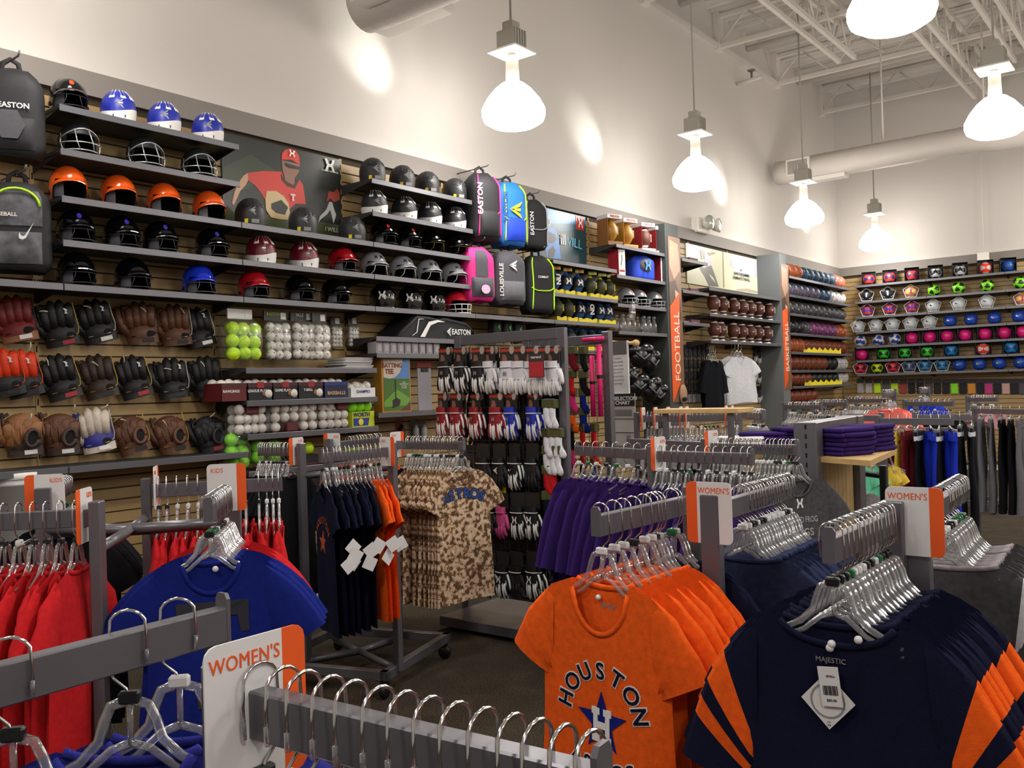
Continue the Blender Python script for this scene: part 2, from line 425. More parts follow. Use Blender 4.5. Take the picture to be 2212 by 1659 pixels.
for i, y in enumerate((-.7, 2.7, 6.1, 9.5, 12.9, 16.3)):
    for j, x in enumerate((.93, 4.0, 7.1, 10.2)):
        lamp(x, y - (.3 if (i, j) == (1, 0) else 0), f'white high bay pendant lamp, {ORD[i]} along the {ORD[j]} row out from the helmet wall')
# emergency light on the wall
p = at_x(1515, 487, 0.05)
t = thing('emergency_light', 'white twin head emergency light on the wall above the football posters', 'emergency light', (0.0, p.y, p.z), pi / 2)
obj('housing', MB().cbox(-.17, .17, -.09, .03, -.11, .1, .015), [plate], t)
for sx in (-.02, .26):
    m = MB(); m.x = Matrix.Translation((sx, -.14, .02)) @ Matrix.Rotation(pi / 2, 4, 'X') @ Matrix.Rotation(.3 if sx > 0 else -.3, 4, 'Y'); m.lathe([(.001, -.06), (.06, -.05), (.1, .04), (.1, .06)], 16)
    h = obj('lamp_head', m, [plate], t)
    m2 = MB(); m2.x = m.x; m2.lathe([(.098, .055), (.06, .075), (.001, .08)], 16); obj('lens', m2, [clear_mat('clear_lens', '#e8f0ea', .4, .3)], h)
# ================================================================ garments on hangers, four way racks
def hanger_parts():
    k = MB()
    p = [(-.023, 0, -.042), (-.024, 0, -.012)] + [(-.024 * cos(a), 0, .006 + .021 * sin(a)) for a in [pi * i / 8 for i in range(1, 8)]] + \
        [(.024, 0, -.012), (.025, 0, -.05), (.02, 0, -.062), (.004, 0, -.076), (0, 0, -.09)]
    k.tube(p, .0021, 5)
    tip = MB().tube([(-.0235, 0, -.026), (-.023, 0, -.045)], .0032, 5)
    c = MB().cbox(-.014, .014, -.007, .007, -.096, -.079, .003)
    b = MB()
    for s in (-1, 1):
        b.tube([(s * .008, 0, -.093), (s * .024, 0, -.098), (s * .033, 0, -.118), (s * .041, 0, -.145), (s * .065, 0, -.17), (s * .1, 0, -.188), (s * .128, 0, -.199)], .0072, 6, flat=.75)
        b.tube([(0, 0, -.148), (s * .025, 0, -.156), (s * .06, 0, -.186), (s * .1, 0, -.205), (s * .128, 0, -.213)], .006, 6, flat=.75)
        b.tube([(s * .1, 0, -.19), (s * .104, 0, -.206)], .004, 5)
    b.tube([(0, 0, -.093), (0, 0, -.15)], .0045, 6)
    return k.mesh('hook', [CHROME]), tip.mesh('hook_tip', [CLEAR]), c.mesh('size_clip', [CARD]), b.mesh('clear_hanger', [CLEAR])
HK, HT, HC, HB = hanger_parts()
CLIPS = [CARD, CARD, BLACK, BLACK, CARD, BLACK, mat('green_clip', '#0f6b3c', .4)]
def hanger(label, loc, rz, group, clip=None, tip=False):
    h = obj('clear_hanger', HB, None, None, loc, rz); tag(h, label, 'hanger', group)
    obj('hook', HK, None, h)
    if tip: obj('hook_tip', HT, None, h)
    obj('size_clip', HC, [clip or CLIPS[rnd.randrange(len(CLIPS))]], h)
    return h
ZS = -.158
class Shirt:
    """a shirt hanging from a hanger; origin at the top of the rack arm, front towards -Y"""
    def __init__(s, w=.2, L=.6, nw=.075, nd=.09, t=.016, sl=.2, drop=1.0, seed=1, fold=.012, slw=.085, vneck=False, slt=1.0):
        s.__dict__.update(w=w, L=L, nw=nw, nd=nd, t=t, sl=sl, drop=drop, fold=fold, slw=slw, vneck=vneck, slt=slt)
        r = random.Random(seed); s.ph = [r.uniform(0, 6) for _ in range(6)]; s.kx = r.uniform(14, 22)
    def top(s, x, nd):
        a = abs(x)
        if a < s.nw:
            q = a / s.nw
            return ZS - nd * ((1 - q) if s.vneck and nd > .05 else sqrt(max(0, 1 - q * q)))
        return ZS - (a - s.nw) * .38 - max(0, a - s.w * .8) * .8
    def wid(s, v): return s.w * (1 + .06 * v - .05 * sin(pi * min(1, v * 1.3)))
    def y(s, x, z, sgn=-1):
        zt = s.top(x, s.nd if sgn < 0 else .018); v = min(1, max(0, (zt - z) / (s.L + ZS + .0 + zt - ZS if False else max(.01, zt + s.L + .2))))
        q = min(1, abs(x) / s.wid(v))
        d = s.t * sqrt(max(0, 1 - q ** 3)) * (.55 + .9 * min(1, v * 2)) + .005 * max(0, 1 - 3 * v) * (1 - q ** 4)
        f = s.fold * min(1, v * 1.4) * (sin(x * s.kx + s.ph[0] + v * 1.5 * sin(s.ph[1])) * .8 + sin(x * s.kx * 2.1 + s.ph[2]) * .4) * (1 - q ** 6)
        f += .006 * sin(z * 11 + s.ph[3]) * (1 - q)
        return sgn * d + f
    def body(s, mats):
        b = MB(); zb = -s.L - .2
        for sgn, nd, nu, nv in ((-1, s.nd, 18, 12), (1, .018, 12, 8)):
            def fn(u, v):
                u2 = 2 * u - 1; x = u2 * s.wid(v); zt = s.top(u2 * s.w, nd)
                z = zt + (zb + .012 * sin(x * 9 + s.ph[4]) - zt) * v
                return (x, s.y(x, z, sgn) if abs(u2) < .999 else 0.0, z)
            b.grid(fn, nu, nv)
        for sd in (-1, 1):
            tx = .72 * s.w; T0 = (tx, s.top(tx, .1) - .002); xo = s.w + s.sl * .55 * s.slt; zo = s.top(s.w * .8, .1) - .03 - s.sl * .78 * s.drop
            T1 = (.5 * (s.w + xo) - .02, s.top(s.w * .8, .1) - .012 - .1 * s.sl)
            dx, dz = xo - T1[0], zo - T1[1]; l = sqrt(dx * dx + dz * dz); px_, pz_ = dz / l, -dx / l
            B0 = (tx + .01, T0[1] - .19); B2 = (xo + px_ * 2 * s.slw * .86, zo + pz_ * 2 * s.slw * .86)
            def fs(u, v):
                a = 2 * pi * u; q = 1 - v
                tX = q * q * T0[0] + 2 * q * v * T1[0] + v * v * xo; tZ = q * q * T0[1] + 2 * q * v * T1[1] + v * v * zo
                bX = q * B0[0] + v * B2[0]; bZ = q * B0[1] + v * B2[1]; c = .5 + .5 * cos(a)
                th = s.t * (.95 + .5 * v)
                return (sd * (bX + (tX - bX) * c), th * sin(a) + .005 * sin(12 * v + s.ph[2]), bZ + (tZ - bZ) * c + .006 * sin(11 * v + s.ph[5]) * (1 - c))
            st = getattr(s, 'stripes', None)
            b.grid(fs, 12, len(st) if st else 5, closed_u=True, mis=(lambda i, j: st[j]) if st else None)
        return b.mesh('shirt', mats)
    def collar(s, m, r=.0075):
        b = MB(); n = 12
        for sgn, nd in ((-1, s.nd), (1, .018)):
            b.tube([(x, s.y(x * .98, s.top(x, nd) - .002, sgn), s.top(x * .985, nd) - .001) for x in [s.nw * (2 * i / n - 1) for i in range(n + 1)]], r, 5, flat=.55)
        return b.mesh('collar', [m])
    def wrap(s, me, mtx, off=.0022):
        c = me.copy()
        for v in c.vertices:
            p = mtx @ Vector((v.co.x, 0, v.co.y)); v.co = (p.x, s.y(p.x, p.z) - off - v.co.z * .3, p.z)
        return c
    def put_text(s, o, st, size, m, x, z, roll=0, bold=.0, sx=1, off=.0022):
        mt = Matrix.Translation((x, 0, z)) @ Matrix.Rotation(-roll, 4, 'Y') @ Matrix.Diagonal((sx, 1, 1, 1))
        return obj('lettering', s.wrap(text_me(st, size, bold), mt, off), [m], o)
    def arc(s, o, st, size, m, zc, R, span, bold=.02, x0=0, off=.0022, m2=None):
        n = len(st)
        for i, ch in enumerate(st):
            a = (i / (n - 1) - .5) * span
            if m2: s.put_text(o, ch, size * 1.02, m2, x0 + R * sin(a), zc + R * cos(a) - R, -a, bold + .045, off=.0016)
            s.put_text(o, ch, size, m, x0 + R * sin(a), zc + R * cos(a) - R, -a, bold, off=off + .001)
    def draw(s, o, polys, sx, sz, m, x, z, off=.002, name='print'):
        b = MB()
        for p in polys:
            q = [(u * sx + x, v * sz + z) for u, v in p]
            b.prism(q, -off, 0, 0, lambda X, Y, Z: (X, s.y(X, Z) + Y - .0008, Z))
        return obj(name, b, [m], o)
STAR = [[(.5 * (1 if k % 2 == 0 else .42) * sin(k * pi / 5), .5 * (1 if k % 2 == 0 else .42) * cos(k * pi / 5)) for k in range(10)]]
BLKH = [[(-.5, .5), (-.1, .5), (-.1, .3), (-.2, .3), (-.2, .1), (.2, .1), (.2, .3), (.1, .3), (.1, .5), (.5, .5), (.5, .3), (.42, .3), (.42, -.3), (.5, -.3), (.5, -.5),
         (.1, -.5), (.1, -.3), (.2, -.3), (.2, -.1), (-.2, -.1), (-.2, -.3), (-.1, -.3), (-.1, -.5), (-.5, -.5), (-.5, -.3), (-.42, -.3), (-.42, .3), (-.5, .3)]]
BLKT = [[(-.5, .5), (.5, .5), (.5, .2), (.38, .2), (.34, .36), (.13, .36), (.13, -.36), (.25, -.4), (.25, -.5), (-.25, -.5), (-.25, -.4), (-.13, -.36), (-.13, .36), (-.34, .36), (-.38, .2), (-.5, .2)]]
c_orange = cloth('orange_jersey_cloth', '#ea5c18'); c_navy = cloth('navy_jersey_cloth', '#10132c'); c_blue = cloth('royal_blue_cloth', '#132173')
c_red = cloth('red_cloth', '#bb1d22'); c_purple = cloth('purple_cloth', '#321c5c'); c_char = cloth('charcoal_heather_cloth', '#4a484b', .2)
c_black = cloth('black_cloth', '#131318'); c_heath = cloth('navy_heather_cloth', '#2c3350', .2); c_gray = cloth('grey_marl_cloth', '#8b8487', .2)
c_white = cloth('white_cloth', '#d6d6dc'); c_coral = cloth('coral_cloth', '#f07a70'); c_violet = cloth('blue_violet_cloth', '#292b7c')
def camo_mat():
    m = cloth('digital_desert_camouflage', '#b79a7c'); nt = m.node_tree; b = nt.nodes['Principled BSDF']
    tc = nt.nodes.new('ShaderNodeTexCoord'); vm = nt.nodes.new('ShaderNodeVectorMath'); vm.operation = 'SNAP'; vm.inputs[1].default_value = (.0045, .0045, .0045)
    n = nt.nodes.new('ShaderNodeTexNoise'); n.inputs['Scale'].default_value = 42; n.inputs['Detail'].default_value = 3
    cr = nt.nodes.new('ShaderNodeValToRGB'); cr.color_ramp.interpolation = 'CONSTANT'; e = cr.color_ramp.elements
    e[0].position = 0; e[0].color = lin('#5a4534'); e[1].position = .43; e[1].color = lin('#8a6a4e')
    for p, c in ((.5, '#c7ab8e'), (.62, '#d6c2aa')): q = e.new(p); q.color = lin(c)
    nt.links.new(tc.outputs['Object'], vm.inputs[0]); nt.links.new(vm.outputs[0], n.inputs['Vector']); nt.links.new(n.outputs['Fac'], cr.inputs[0]); nt.links.new(cr.outputs[0], b.inputs['Base Color'])
    return m
c_camo = camo_mat()
def raglan_mat():
    m = cloth('grey_white_raglan_cloth', '#55525a', .2); return m
TAGD = MB().prism([(-.045, 0), (0, .045), (.045, 0), (0, -.045)], -.0008, .0008).mesh('diamond_tag', [CARD])
class Kind:
    """a garment kind: a few drape variants sharing materials"""
    def __init__(s, name, desc, cat, m, mc=None, n=3, deco=None, tagp=0, stripes=None, mats=None, **kw):
        s.name, s.desc, s.cat, s.deco, s.tagp = name, desc, cat, deco, tagp; s.var = []
        for i in range(n):
            g = Shirt(seed=i * 7 + len(name), **kw)
            if stripes: g.stripes = stripes
            s.var.append((g, g.body(mats or [m]), g.collar(mc or m)))
        s.k = 0
    def place(s, label, loc, rz, group, first=False):
        g, me, co = s.var[s.k % len(s.var)]; s.k += 1
        o = obj(s.name, me, None, None, loc); o.rotation_euler = (rnd.uniform(-.015, .015), rnd.uniform(-.025, .025), rz + rnd.uniform(-.07, .07))
        tag(o, label, s.cat, group); obj('collar', co, None, o)
        if s.tagp and rnd.random() < s.tagp:
            d = obj('price_tag', TAGD, None, o, loc=(.24 + rnd.uniform(0, .05), -.012, -.5 + rnd.uniform(-.05, .05))); d.rotation_euler = (0, rnd.uniform(-.4, .4), rnd.uniform(-1.7, -1.0))
        if first and s.deco: s.deco(g, o)
        return o
def deco_astro(g, o):
    g.arc(o, 'HOUSTON', .056, c_navy, -.372, .108, 2.7, .02, m2=WHITE)
    g.draw(o, STAR, .15, .15, c_blue, 0, -.495); g.draw(o, BLKH, .06, .08, WHITE, 0, -.5, .0034)
    g.arc(o, 'ASTROS', .05, c_navy, -.605, -.3, -.55, .02, m2=WHITE)
    b = MB(); b.ball((0, 0, 0), .007, 10, 6); obj('security_dot', b, [CARD], o, loc=(-.012, g.y(0, -.205, 1) - .008, -.2))
    g2 = MB(); zz = -.22
    obj('neck_print', text_me('4Her', .022), [c_gray], o, mtx=Matrix.Translation((.012, g.t - .006, zz)) @ RX90)
def deco_jersey(g, o):
    b = MB(); b.prism([(-.052, 0), (0, .055), (.052, 0), (0, -.055)], -.0008, .0008)
    t = obj('diamond_tag', b, [CARD], o, loc=(-.02, g.y(0, -.31) - .012, -.315))
    obj('tag_print', MB().lathe([(.03, 0), (.034, 0)], 20), [hexmat('#8d8a8c')], t, mtx=Matrix.Translation((0, -.0015, 0)) @ Matrix.Rotation(pi / 2, 4, 'X'))
    text(';;', .016, BLACK, t, 0, -.001, -.042)
    b = MB().cbox(-.02, .02, -.001, .001, -.038, .038, .0005)
    p = obj('price_tag', b, [CARD], o, loc=(-.012, g.y(0, -.29) - .017, -.285)); p.rotation_euler = (0, -.08, 0)
    q = MB()
    for k in range(11): q.box(-.014 + k * .0026, -.0128 + k * .0026 + (.0006 if k % 3 else 0), -.0016, -.001, -.016, .002)
    obj('barcode', q, [BLACK], p); text('SMALL', .006, BLACK, p, .004, -.0012, .02); text('$85.00', .007, BLACK, p, 0, -.0012, -.026)
    text('MAJESTIC', .014, c_gray, o, -.012, g.y(0, -.245) - .003, -.238)
    for x, z in ((-.01, -.212), (.045, -.19), (-.006, -.204)):
        b = MB(); b.ball((0, 0, 0), .008, 10, 6); obj('security_dot', b, [CARD], o, loc=(x, g.y(x, z) - .006, z))
    g.draw(o, STAR, .2, .2, c_orange, 0, -.56)
def deco_t(g, o):
    m = mat('tonal_print', '#25262f', .8); g.draw(o, BLKT, .2, .3, m, .0, -.43)
    b = MB(); b.ball((0, 0, 0), .009, 10, 6); obj('security_dot', b, [CARD], o, loc=(.01, g.y(0, -.2, 1) - .01, -.19))
def deco_camo(g, o): g.arc(o, 'ASTROS', .075, mat('blue_print', '#1c3f86', .8), -.30, .3, .85, .03, m2=hexmat('#101a30'))
def deco_navy(g, o):
    m = mat('dull_orange_print', '#b04a1e', .8); g.arc(o, 'HOUSTON', .05, m, -.34, .16, 1.6, .01); g.draw(o, STAR, .12, .12, m, 0, -.45)
def deco_grey(g, o):
    g.draw(o, LOGO_UA, .036, .045, WHITE, 0, -.28)
    m = mat('pale_print', '#a9a7a8', .8); g.put_text(o, 'HORNED FROG', .04, m, 0, -.36, 0, .01, .62); g.put_text(o, 'DOGS', .05, m, 0, -.42, 0, .01, .9)
K_ORANGE = Kind('womens_tee', 'orange lettered tee', 'shirt', c_orange, nw=.082, nd=.125, w=.19, L=.58, sl=.17, t=.013, fold=.008, deco=deco_astro)
K_NAVYW = Kind('womens_tee', 'navy blue scoop neck tee', 'shirt', c_navy, nw=.08, nd=.11, w=.19, L=.56, sl=.17, t=.011, fold=.007)
K_HEATH = Kind('womens_tee', 'dark blue heather tee', 'shirt', c_heath, nw=.11, nd=.1, w=.19, L=.56, sl=.17, t=.007, fold=.005)
K_STRIPE = Kind('striped_jersey', 'orange striped navy jersey', 'shirt', c_navy, mats=[c_navy, c_orange], stripes=[0, 0, 0, 0, 1, 1, 0, 1, 0, 0], w=.22, L=.58, nw=.11, nd=.05, sl=.33, slt=.72, slw=.095, drop=1.05, t=.009, fold=.007, deco=deco_jersey)
K_RAGLAN = Kind('raglan_top', 'grey and white raglan top', 'shirt', c_char, mc=c_gray, mats=[c_char, c_white], stripes=[0, 1, 0, 1, 0], w=.2, L=.55, nw=.13, nd=.08, sl=.22, t=.009, fold=.006)
K_RED = Kind('kids_tee', 'red kids shirt', 'shirt', c_red, w=.18, L=.5, sl=.2, t=.02, fold=.016)
K_BLUE = Kind('kids_tee', 'royal blue tonal tee', 'shirt', c_blue, w=.19, L=.52, nw=.08, nd=.1, sl=.2, slt=1.15, t=.011, fold=.007, deco=deco_t)
K_NAVYK = Kind('kids_tee', 'navy printed kids tee', 'shirt', c_navy, w=.19, L=.70, sl=.17, t=.009, fold=.006, deco=deco_navy, tagp=.8)
K_ORK = Kind('kids_tee', 'plain orange kids tee', 'shirt', c_orange, w=.19, L=.68, sl=.18, t=.009, fold=.006, tagp=.5)
K_CAMO = Kind('kids_tee', 'desert camouflage kids tee', 'shirt', c_camo, w=.19, L=.72, sl=.18, t=.009, fold=.006, deco=deco_camo)
K_BLK = Kind('kids_tee', 'black kids tee', 'shirt', c_black, w=.19, L=.65, sl=.17, t=.009, fold=.005)
K_PURP = Kind('purple_top', 'long sleeved purple top', 'shirt', c_purple, w=.19, L=.5, sl=.42, drop=1.15, slt=.55, t=.013, fold=.008)
K_GREY = Kind('grey_tee', 'charcoal grey tee', 'shirt', c_char, w=.19, L=.5, sl=.18, t=.01, fold=.006, deco=deco_grey)
K_LGREY = Kind('grey_tee', 'light grey marl tee', 'shirt', c_gray, w=.19, L=.46, sl=.18)
K_VIO = Kind('womens_hoodie', 'blue violet knit top', 'shirt', c_violet, w=.2, L=.5, sl=.3, t=.02, nw=.09, nd=.13, vneck=True)
K_WHITE = Kind('white_tee', 'white sleeveless top', 'shirt', c_white, w=.16, L=.34, sl=.1)
# ---------------------------------------------------------------- racks
PINT = MB().prism([(-.013, -.05), (.013, -.05), (.013, .012), (.008, .02), (-.008, .02), (-.013, .012)], -.003, .003).mesh('arm_end', [GREY])
SIGNS = {}
def sign(word, loc, rz, label, band=1):
    """white card with an orange edge, slotted over a rack arm, facing local -Y"""
    k = (word, band)
    if k not in SIGNS:
        r = .014; W, H0, H1 = .062, -.1, .055
        def rr(x0, x1, l, rg):
            p = []
            for cx, cz, a0, on in ((x1 - r, H1 - r, 0, rg), (x0 + r, H1 - r, 90, l), (x0 + r, H0 + r, 180, l), (x1 - r, H0 + r, 270, rg)):
                if on: p += [(cx + r * cos(radians(a0 + q * 30)), cz + r * sin(radians(a0 + q * 30))) for q in range(4)]
                else: p.append((x1 if a0 in (0, 270) else x0, H1 if a0 < 180 else H0))
            return p
        xs = W - .03
        a = MB(); a.prism(rr(-W, xs, True, False) if band > 0 else rr(-xs, W, False, True), -.0012, .0012)
        b = MB(); b.prism(rr(xs, W, False, True) if band > 0 else rr(-W, -xs, True, False), -.0013, .0013)
        SIGNS[k] = (a.mesh('rack_sign', [CARD]), b.mesh('orange_band', [ORANGE]))
    a, b = SIGNS[k]
    o = obj('rack_sign', a, None, None, loc, rz); tag(o, label, 'sign', 'category signs on the clothes racks'); obj('orange_band', b, None, o)
    text(word, .0215 if len(word) > 4 else .021, ORANGE, o, -.014 * band if len(word) > 4 else (-.03 if band > 0 else .035), -.0016, .033, bold=0, sx=.84, space=1.06)
    return o
def post(b, x, y, z1, h=.024, d=.017, z0=.1): b.cbox(x - h, x + h, y - d, y + d, z0, z1, .003)
def rack(name, label, arms, center, zb, pin=True, base=.4, ang=0):
    """arms: list of (post xy, free xy, arm top z). Returns the root."""
    cx, cy = center
    t = thing(name, label, 'clothes rack', (cx, cy, 0), 0, 'four way clothes racks')
    T = Matrix.Translation((-cx, -cy, 0))
    for a, f, z in arms:
        d = Vector((f[0] - a[0], f[1] - a[1], 0)); L = d.length; u = d / L
        M = T @ Matrix.Translation((a[0], a[1], 0)) @ Matrix.Rotation(atan2(u.y, u.x), 4, 'Z')
        b = MB(); b.x = M; b.cbox(-.02, L, -.0125, .0125, z - .05, z, .002); ar = obj('arm', b, [GREY], t)
        obj('arm_end', PINT, None, ar, mtx=M @ Matrix.Translation((L, 0, z)) @ Matrix.Rotation(pi / 2, 4, 'Z'))
        b = MB(); b.x = M; b.cbox(-.05, -.018, -.025, .025, .12, z + .022, .003); obj('upright', b, [GREY], t)
        b = MB(); b.x = T; p0 = Vector((a[0], a[1], 0)) - u * .034
        b.tube([(p0.x, p0.y, zb), (cx, cy, zb)], .02, 4, flat=.8); obj('brace', b, [GREY], t)
        b = MB(); b.x = T; b.tube([(p0.x, p0.y, .12), (cx, cy, .12)], .022, 4, flat=.8); obj('base_rail', b, [GREY], t)
    B = Matrix.Rotation(ang, 4, 'Z')
    for k in range(4):
        b = MB(); b.x = B @ Matrix.Rotation(k * pi / 2, 4, 'Z'); b.cbox(-base, base, base - .045, base, .1, .15, .003); obj('base_rail', b, [GREY], t)
        c = MB(); c.x = B @ Matrix.Rotation(k * pi / 2, 4, 'Z') @ Matrix.Translation((base - .03, base - .03, .04)); c.x = c.x @ Matrix.Rotation(pi / 2, 4, 'X')
        c.lathe([(.001, -.014), (.036, -.014), (.04, -.008), (.04, .008), (.036, .014), (.001, .014)], 14); c.box(-.012, .012, .03, .07, -.02, .02)
        obj('caster', c, [BLACK], t)
    return t
def fill(arm, ts, kinds, nm, grp, tip=False, twist=0, turn=0, flip=0):
    """hang garments on an arm: ts = distances from the free tip, kinds = the garment kind for each; nm names the arm in the labels"""
    a, f, z = arm; d = Vector((a[0] - f[0], a[1] - f[1], 0)); d.normalize(); rz = atan2(-d.x, d.y)
    for i, s in enumerate(ts):
        loc = (f[0] + d.x * s, f[1] + d.y * s, z); k = kinds[i] if i < len(kinds) else kinds[-1]
        tr = rnd.uniform(-.04, .04) + twist * max(0, 1 - i * .4) + turn
        hanger(f'clear hanger, {ORD[i]} from the tip of the {nm}', loc, rz + tr, 'clear hangers on ' + grp, tip=tip)
        if k: k.place(f'{k.desc}, {ORD[i]} from the tip of the {nm}', loc, rz + tr + flip, grp, first=(i == 0 or k.deco is deco_navy and i < 1))
def seg(pa, pf, z):
    a, f = at_z(pa[0], pa[1], z), at_z(pf[0], pf[1], z); return ((a.x, a.y), (f.x, f.y), z)
def hooks(arm, pxs, pf, pa):
    """distances along the arm of hooks seen at picture columns pxs"""
    a, f, z = arm; out = []
    for px in pxs:
        q = (px - pf[0]) / (pa[0] - pf[0]); p = at_z(px, pf[1] + (pa[1] - pf[1]) * q, z); out.append(max(.012, (Vector((p.x, p.y)) - Vector(f)).length))
    return out
def spread(n, s0, s1): return [s0 + (s1 - s0) * (i + rnd.uniform(-.25, .25)) / max(1, n - 1) for i in range(n)]
def mid(*arms):
    n = len(arms); return (sum(a[0][0] for a in arms) / n, sum(a[0][1] for a in arms) / n)
Z = 1.30
# rack with the orange tees, the striped jerseys, navy and grey tops
O1 = seg((1482, 1071), (1287, 1113), Z); P1 = seg((1548, 1084), (1704, 1040), Z); D1 = seg((1918, 1107), (1790, 1161), Z); D2 = seg((1990, 1098), (2076, 1044), Z)
rack('clothes_rack', 'grey four way rack of orange tees and striped navy jerseys', [O1, P1, D1, D2], mid(O1, P1, D1, D2), .62, base=.36)
fill(O1, hooks(O1, [1297, 1325, 1345, 1367, 1390, 1405, 1412, 1420, 1449, 1456], (1287, 1113), (1482, 1071)), [K_ORANGE] * 8 + [K_NAVYW] * 2, 'orange tee arm', 'tees on the orange tee arm')
fill(P1, spread(17, .015, .36), [K_HEATH] * 17, 'dark blue tee arm', 'tees on the dark blue tee arm')
fill(D1, spread(14, .02, .36), [K_STRIPE] * 14, 'striped jersey arm', 'jerseys on the striped jersey arm')
fill(D2, spread(11, .02, .34), [K_RAGLAN] * 11, 'raglan top arm', 'tops on the raglan top arm')
p = P1[0]; sign('WOMEN\'S', (p[0], p[1] - .045, Z), 0, 'white women\'s sign between the orange tees and the dark blue tees', -1)
p = D2[0]; sign('WOMEN\'S', (p[0], p[1] - .06, Z), 0, 'white women\'s sign standing above the striped jerseys', 1)
# foreground rack cut by the frame
C1 = seg((540, 1482), (1300, 1659), Z); L1 = ((4.475, .2), (4.447, .775), Z)
ctr = (4.72, .3)
M1 = ((4.97, .26), (4.98, -.2), Z)
rack('clothes_rack', 'grey rack of blue violet tops closest to the camera', [C1, L1, M1], ctr, .7, base=.3)
fill(L1, [.075, .15, .30, .36, .42], [K_VIO] * 5, 'blue violet top arm', 'tops on the blue violet top arm', True, turn=.75, flip=pi)
fill(C1, [.01, .035, .06, .085, .115, .145, .175, .205, .235, .27, .30, .335, .365, .40], [K_RED, K_LGREY] * 7, 'arm at the largest sign', 'tops on the arm beside the closest sign', True)
sign('WOMEN\'S', (C1[0][0] + .012, C1[0][1], Z), pi / 2, 'largest white women\'s sign, beside the blue violet tops', 1)
# rack with red and blue kids shirts
B1 = seg((182, 1100), (-200, 1116), Z); B2 = seg((337, 1045), (608, 1031), Z); B3 = seg((500, 1054), (449, 1090), Z); B4 = seg((97, 1066), (150, 1037), Z)
rack('clothes_rack', 'grey four way rack of red and royal blue kids shirts', [B1, B2, B3, B4], (2.74, 1.58), 1.18, base=.34, ang=.8)
b1h = hooks(B1, [163, 130, 100, 72, 40, 8, -25, -60], (-200, 1116), (182, 1100))
fill(B1, b1h[::-1], [K_RED] * 8, 'bucket side red arm', 'red shirts beside the bucket', False)
fill(B2, hooks(B2, [601, 588, 575, 558, 530, 510, 480, 450, 427, 405, 382, 360, 343], (608, 1031), (337, 1045)), [K_RED] * 13, 'long red arm', 'red shirts under the lowest shelf')
fill(B3, spread(12, .015, .3), [K_BLUE] * 6 + [K_RED] * 6, 'royal blue tee arm', 'tees on the royal blue tee arm')
fill(B4, spread(9, .1, .4), [K_BLK] * 9, 'inner black tee arm', 'black tees behind the red shirts')
def dirz(arm): return atan2(arm[1][0] - arm[0][0], -(arm[1][1] - arm[0][1]))
sign('KIDS', (B1[0][0], B1[0][1], Z + .005), dirz(B1) + pi, 'narrow edge-on kids sign by the red shirts and the bucket', -1)
p = B3[1]; q = B3[0]
sign('KIDS', (p[0] + (q[0] - p[0]) * .78, p[1] + (q[1] - p[1]) * .78, Z + .035), dirz(B3), 'white kids sign above the royal blue tees', 1)
sign('KIDS', (B4[0][0], B4[0][1], Z + .01), dirz(B4) + pi, 'white kids sign before the white bucket', -1)
sign('KIDS', (B2[0][0], B2[0][1], Z + .01), dirz(B2), 'edge-on kids sign at the start of the red shirt row', 1)
# rack with navy, orange and camouflage kids tees
ZA = 1.32
A1 = seg((836, 966), (692, 978), ZA); A2 = seg((717, 955), (822, 944), ZA); A3 = seg((858, 952), (1002, 953), ZA); A4 = seg((640, 966), (560, 966), ZA)
rack('clothes_rack', 'grey four way rack of navy, orange and camouflage kids tees', [A1, A2, A3, A4], mid(A1, A2, A3, A4), 1.16, base=.4, ang=.3)
fill(A1, spread(14, .012, .36), [K_NAVYK] * 10 + [K_ORK] * 4, 'navy and orange tee arm', 'tees on the navy and orange arm', turn=-.28)
fill(A2, spread(11, .02, .36), [K_ORK] * 11, 'hidden orange arm', 'orange tees behind the navy tees')
fill(A3, spread(20, .02, .42), [K_CAMO] * 17 + [K_NAVYK] * 3, 'camouflage tee arm', 'tees on the camouflage arm', twist=-.45)
fill(A4, spread(15, .01, .24), [K_BLK] * 15, 'outer black tee arm', 'tees on the black tee arm')
sign('KIDS', (A4[0][0], A4[0][1], ZA), dirz(A4) + pi, 'kids sign between the black and the navy tees', -1)
sign('KIDS', (A1[0][0], A1[0][1], ZA), dirz(A1), 'kids sign at the orange end of the navy tee arm', 1)
sign('KIDS', (A2[0][0], A2[0][1], ZA), dirz(A2) + pi, 'kids sign on the hidden orange arm', -1)
sign('KIDS', (A3[0][0], A3[0][1], ZA), dirz(A3), 'kids sign at the start of the camouflage tee arm', 1)
# rack with purple and charcoal tops
G1 = seg((1408, 971), (1246, 963), Z); G2 = seg((1422, 974), (1626, 979), Z); G3 = seg((1537, 957), (1725, 961), Z); G0 = seg((1530, 955), (1358, 947), Z)
rack('clothes_rack', 'grey four way rack of purple and charcoal tops', [G1, G2, G3, G0], mid(G1, G2, G3, G0), .6, base=.4)
fill(G1, hooks(G1, [1249, 1268, 1287, 1308, 1330, 1355, 1376, 1402], (1246, 963), (1408, 971)), [K_PURP] * 8, 'glove side purple arm', 'purple tops beside the glove stand')
fill(G2, hooks(G2, [1620, 1605, 1584, 1567, 1546, 1528, 1508, 1487, 1470, 1456, 1438, 1424], (1626, 979), (1422, 974)), [K_PURP] * 12, 'middle purple arm', 'purple tops behind the orange tees')
fill(G3, spread(21, .01, .45), [K_GREY] * 21, 'charcoal tee arm', 'tees on the charcoal tee arm', twist=-.55)
sign('KIDS', (G2[0][0] - .0, G2[0][1], Z + .01), dirz(G2), 'slim kids sign above the purple tops', -1)
sign('KIDS', (G3[0][0], G3[0][1], Z + .01), dirz(G3), 'slim kids sign at the start of the charcoal tee arm', -1)
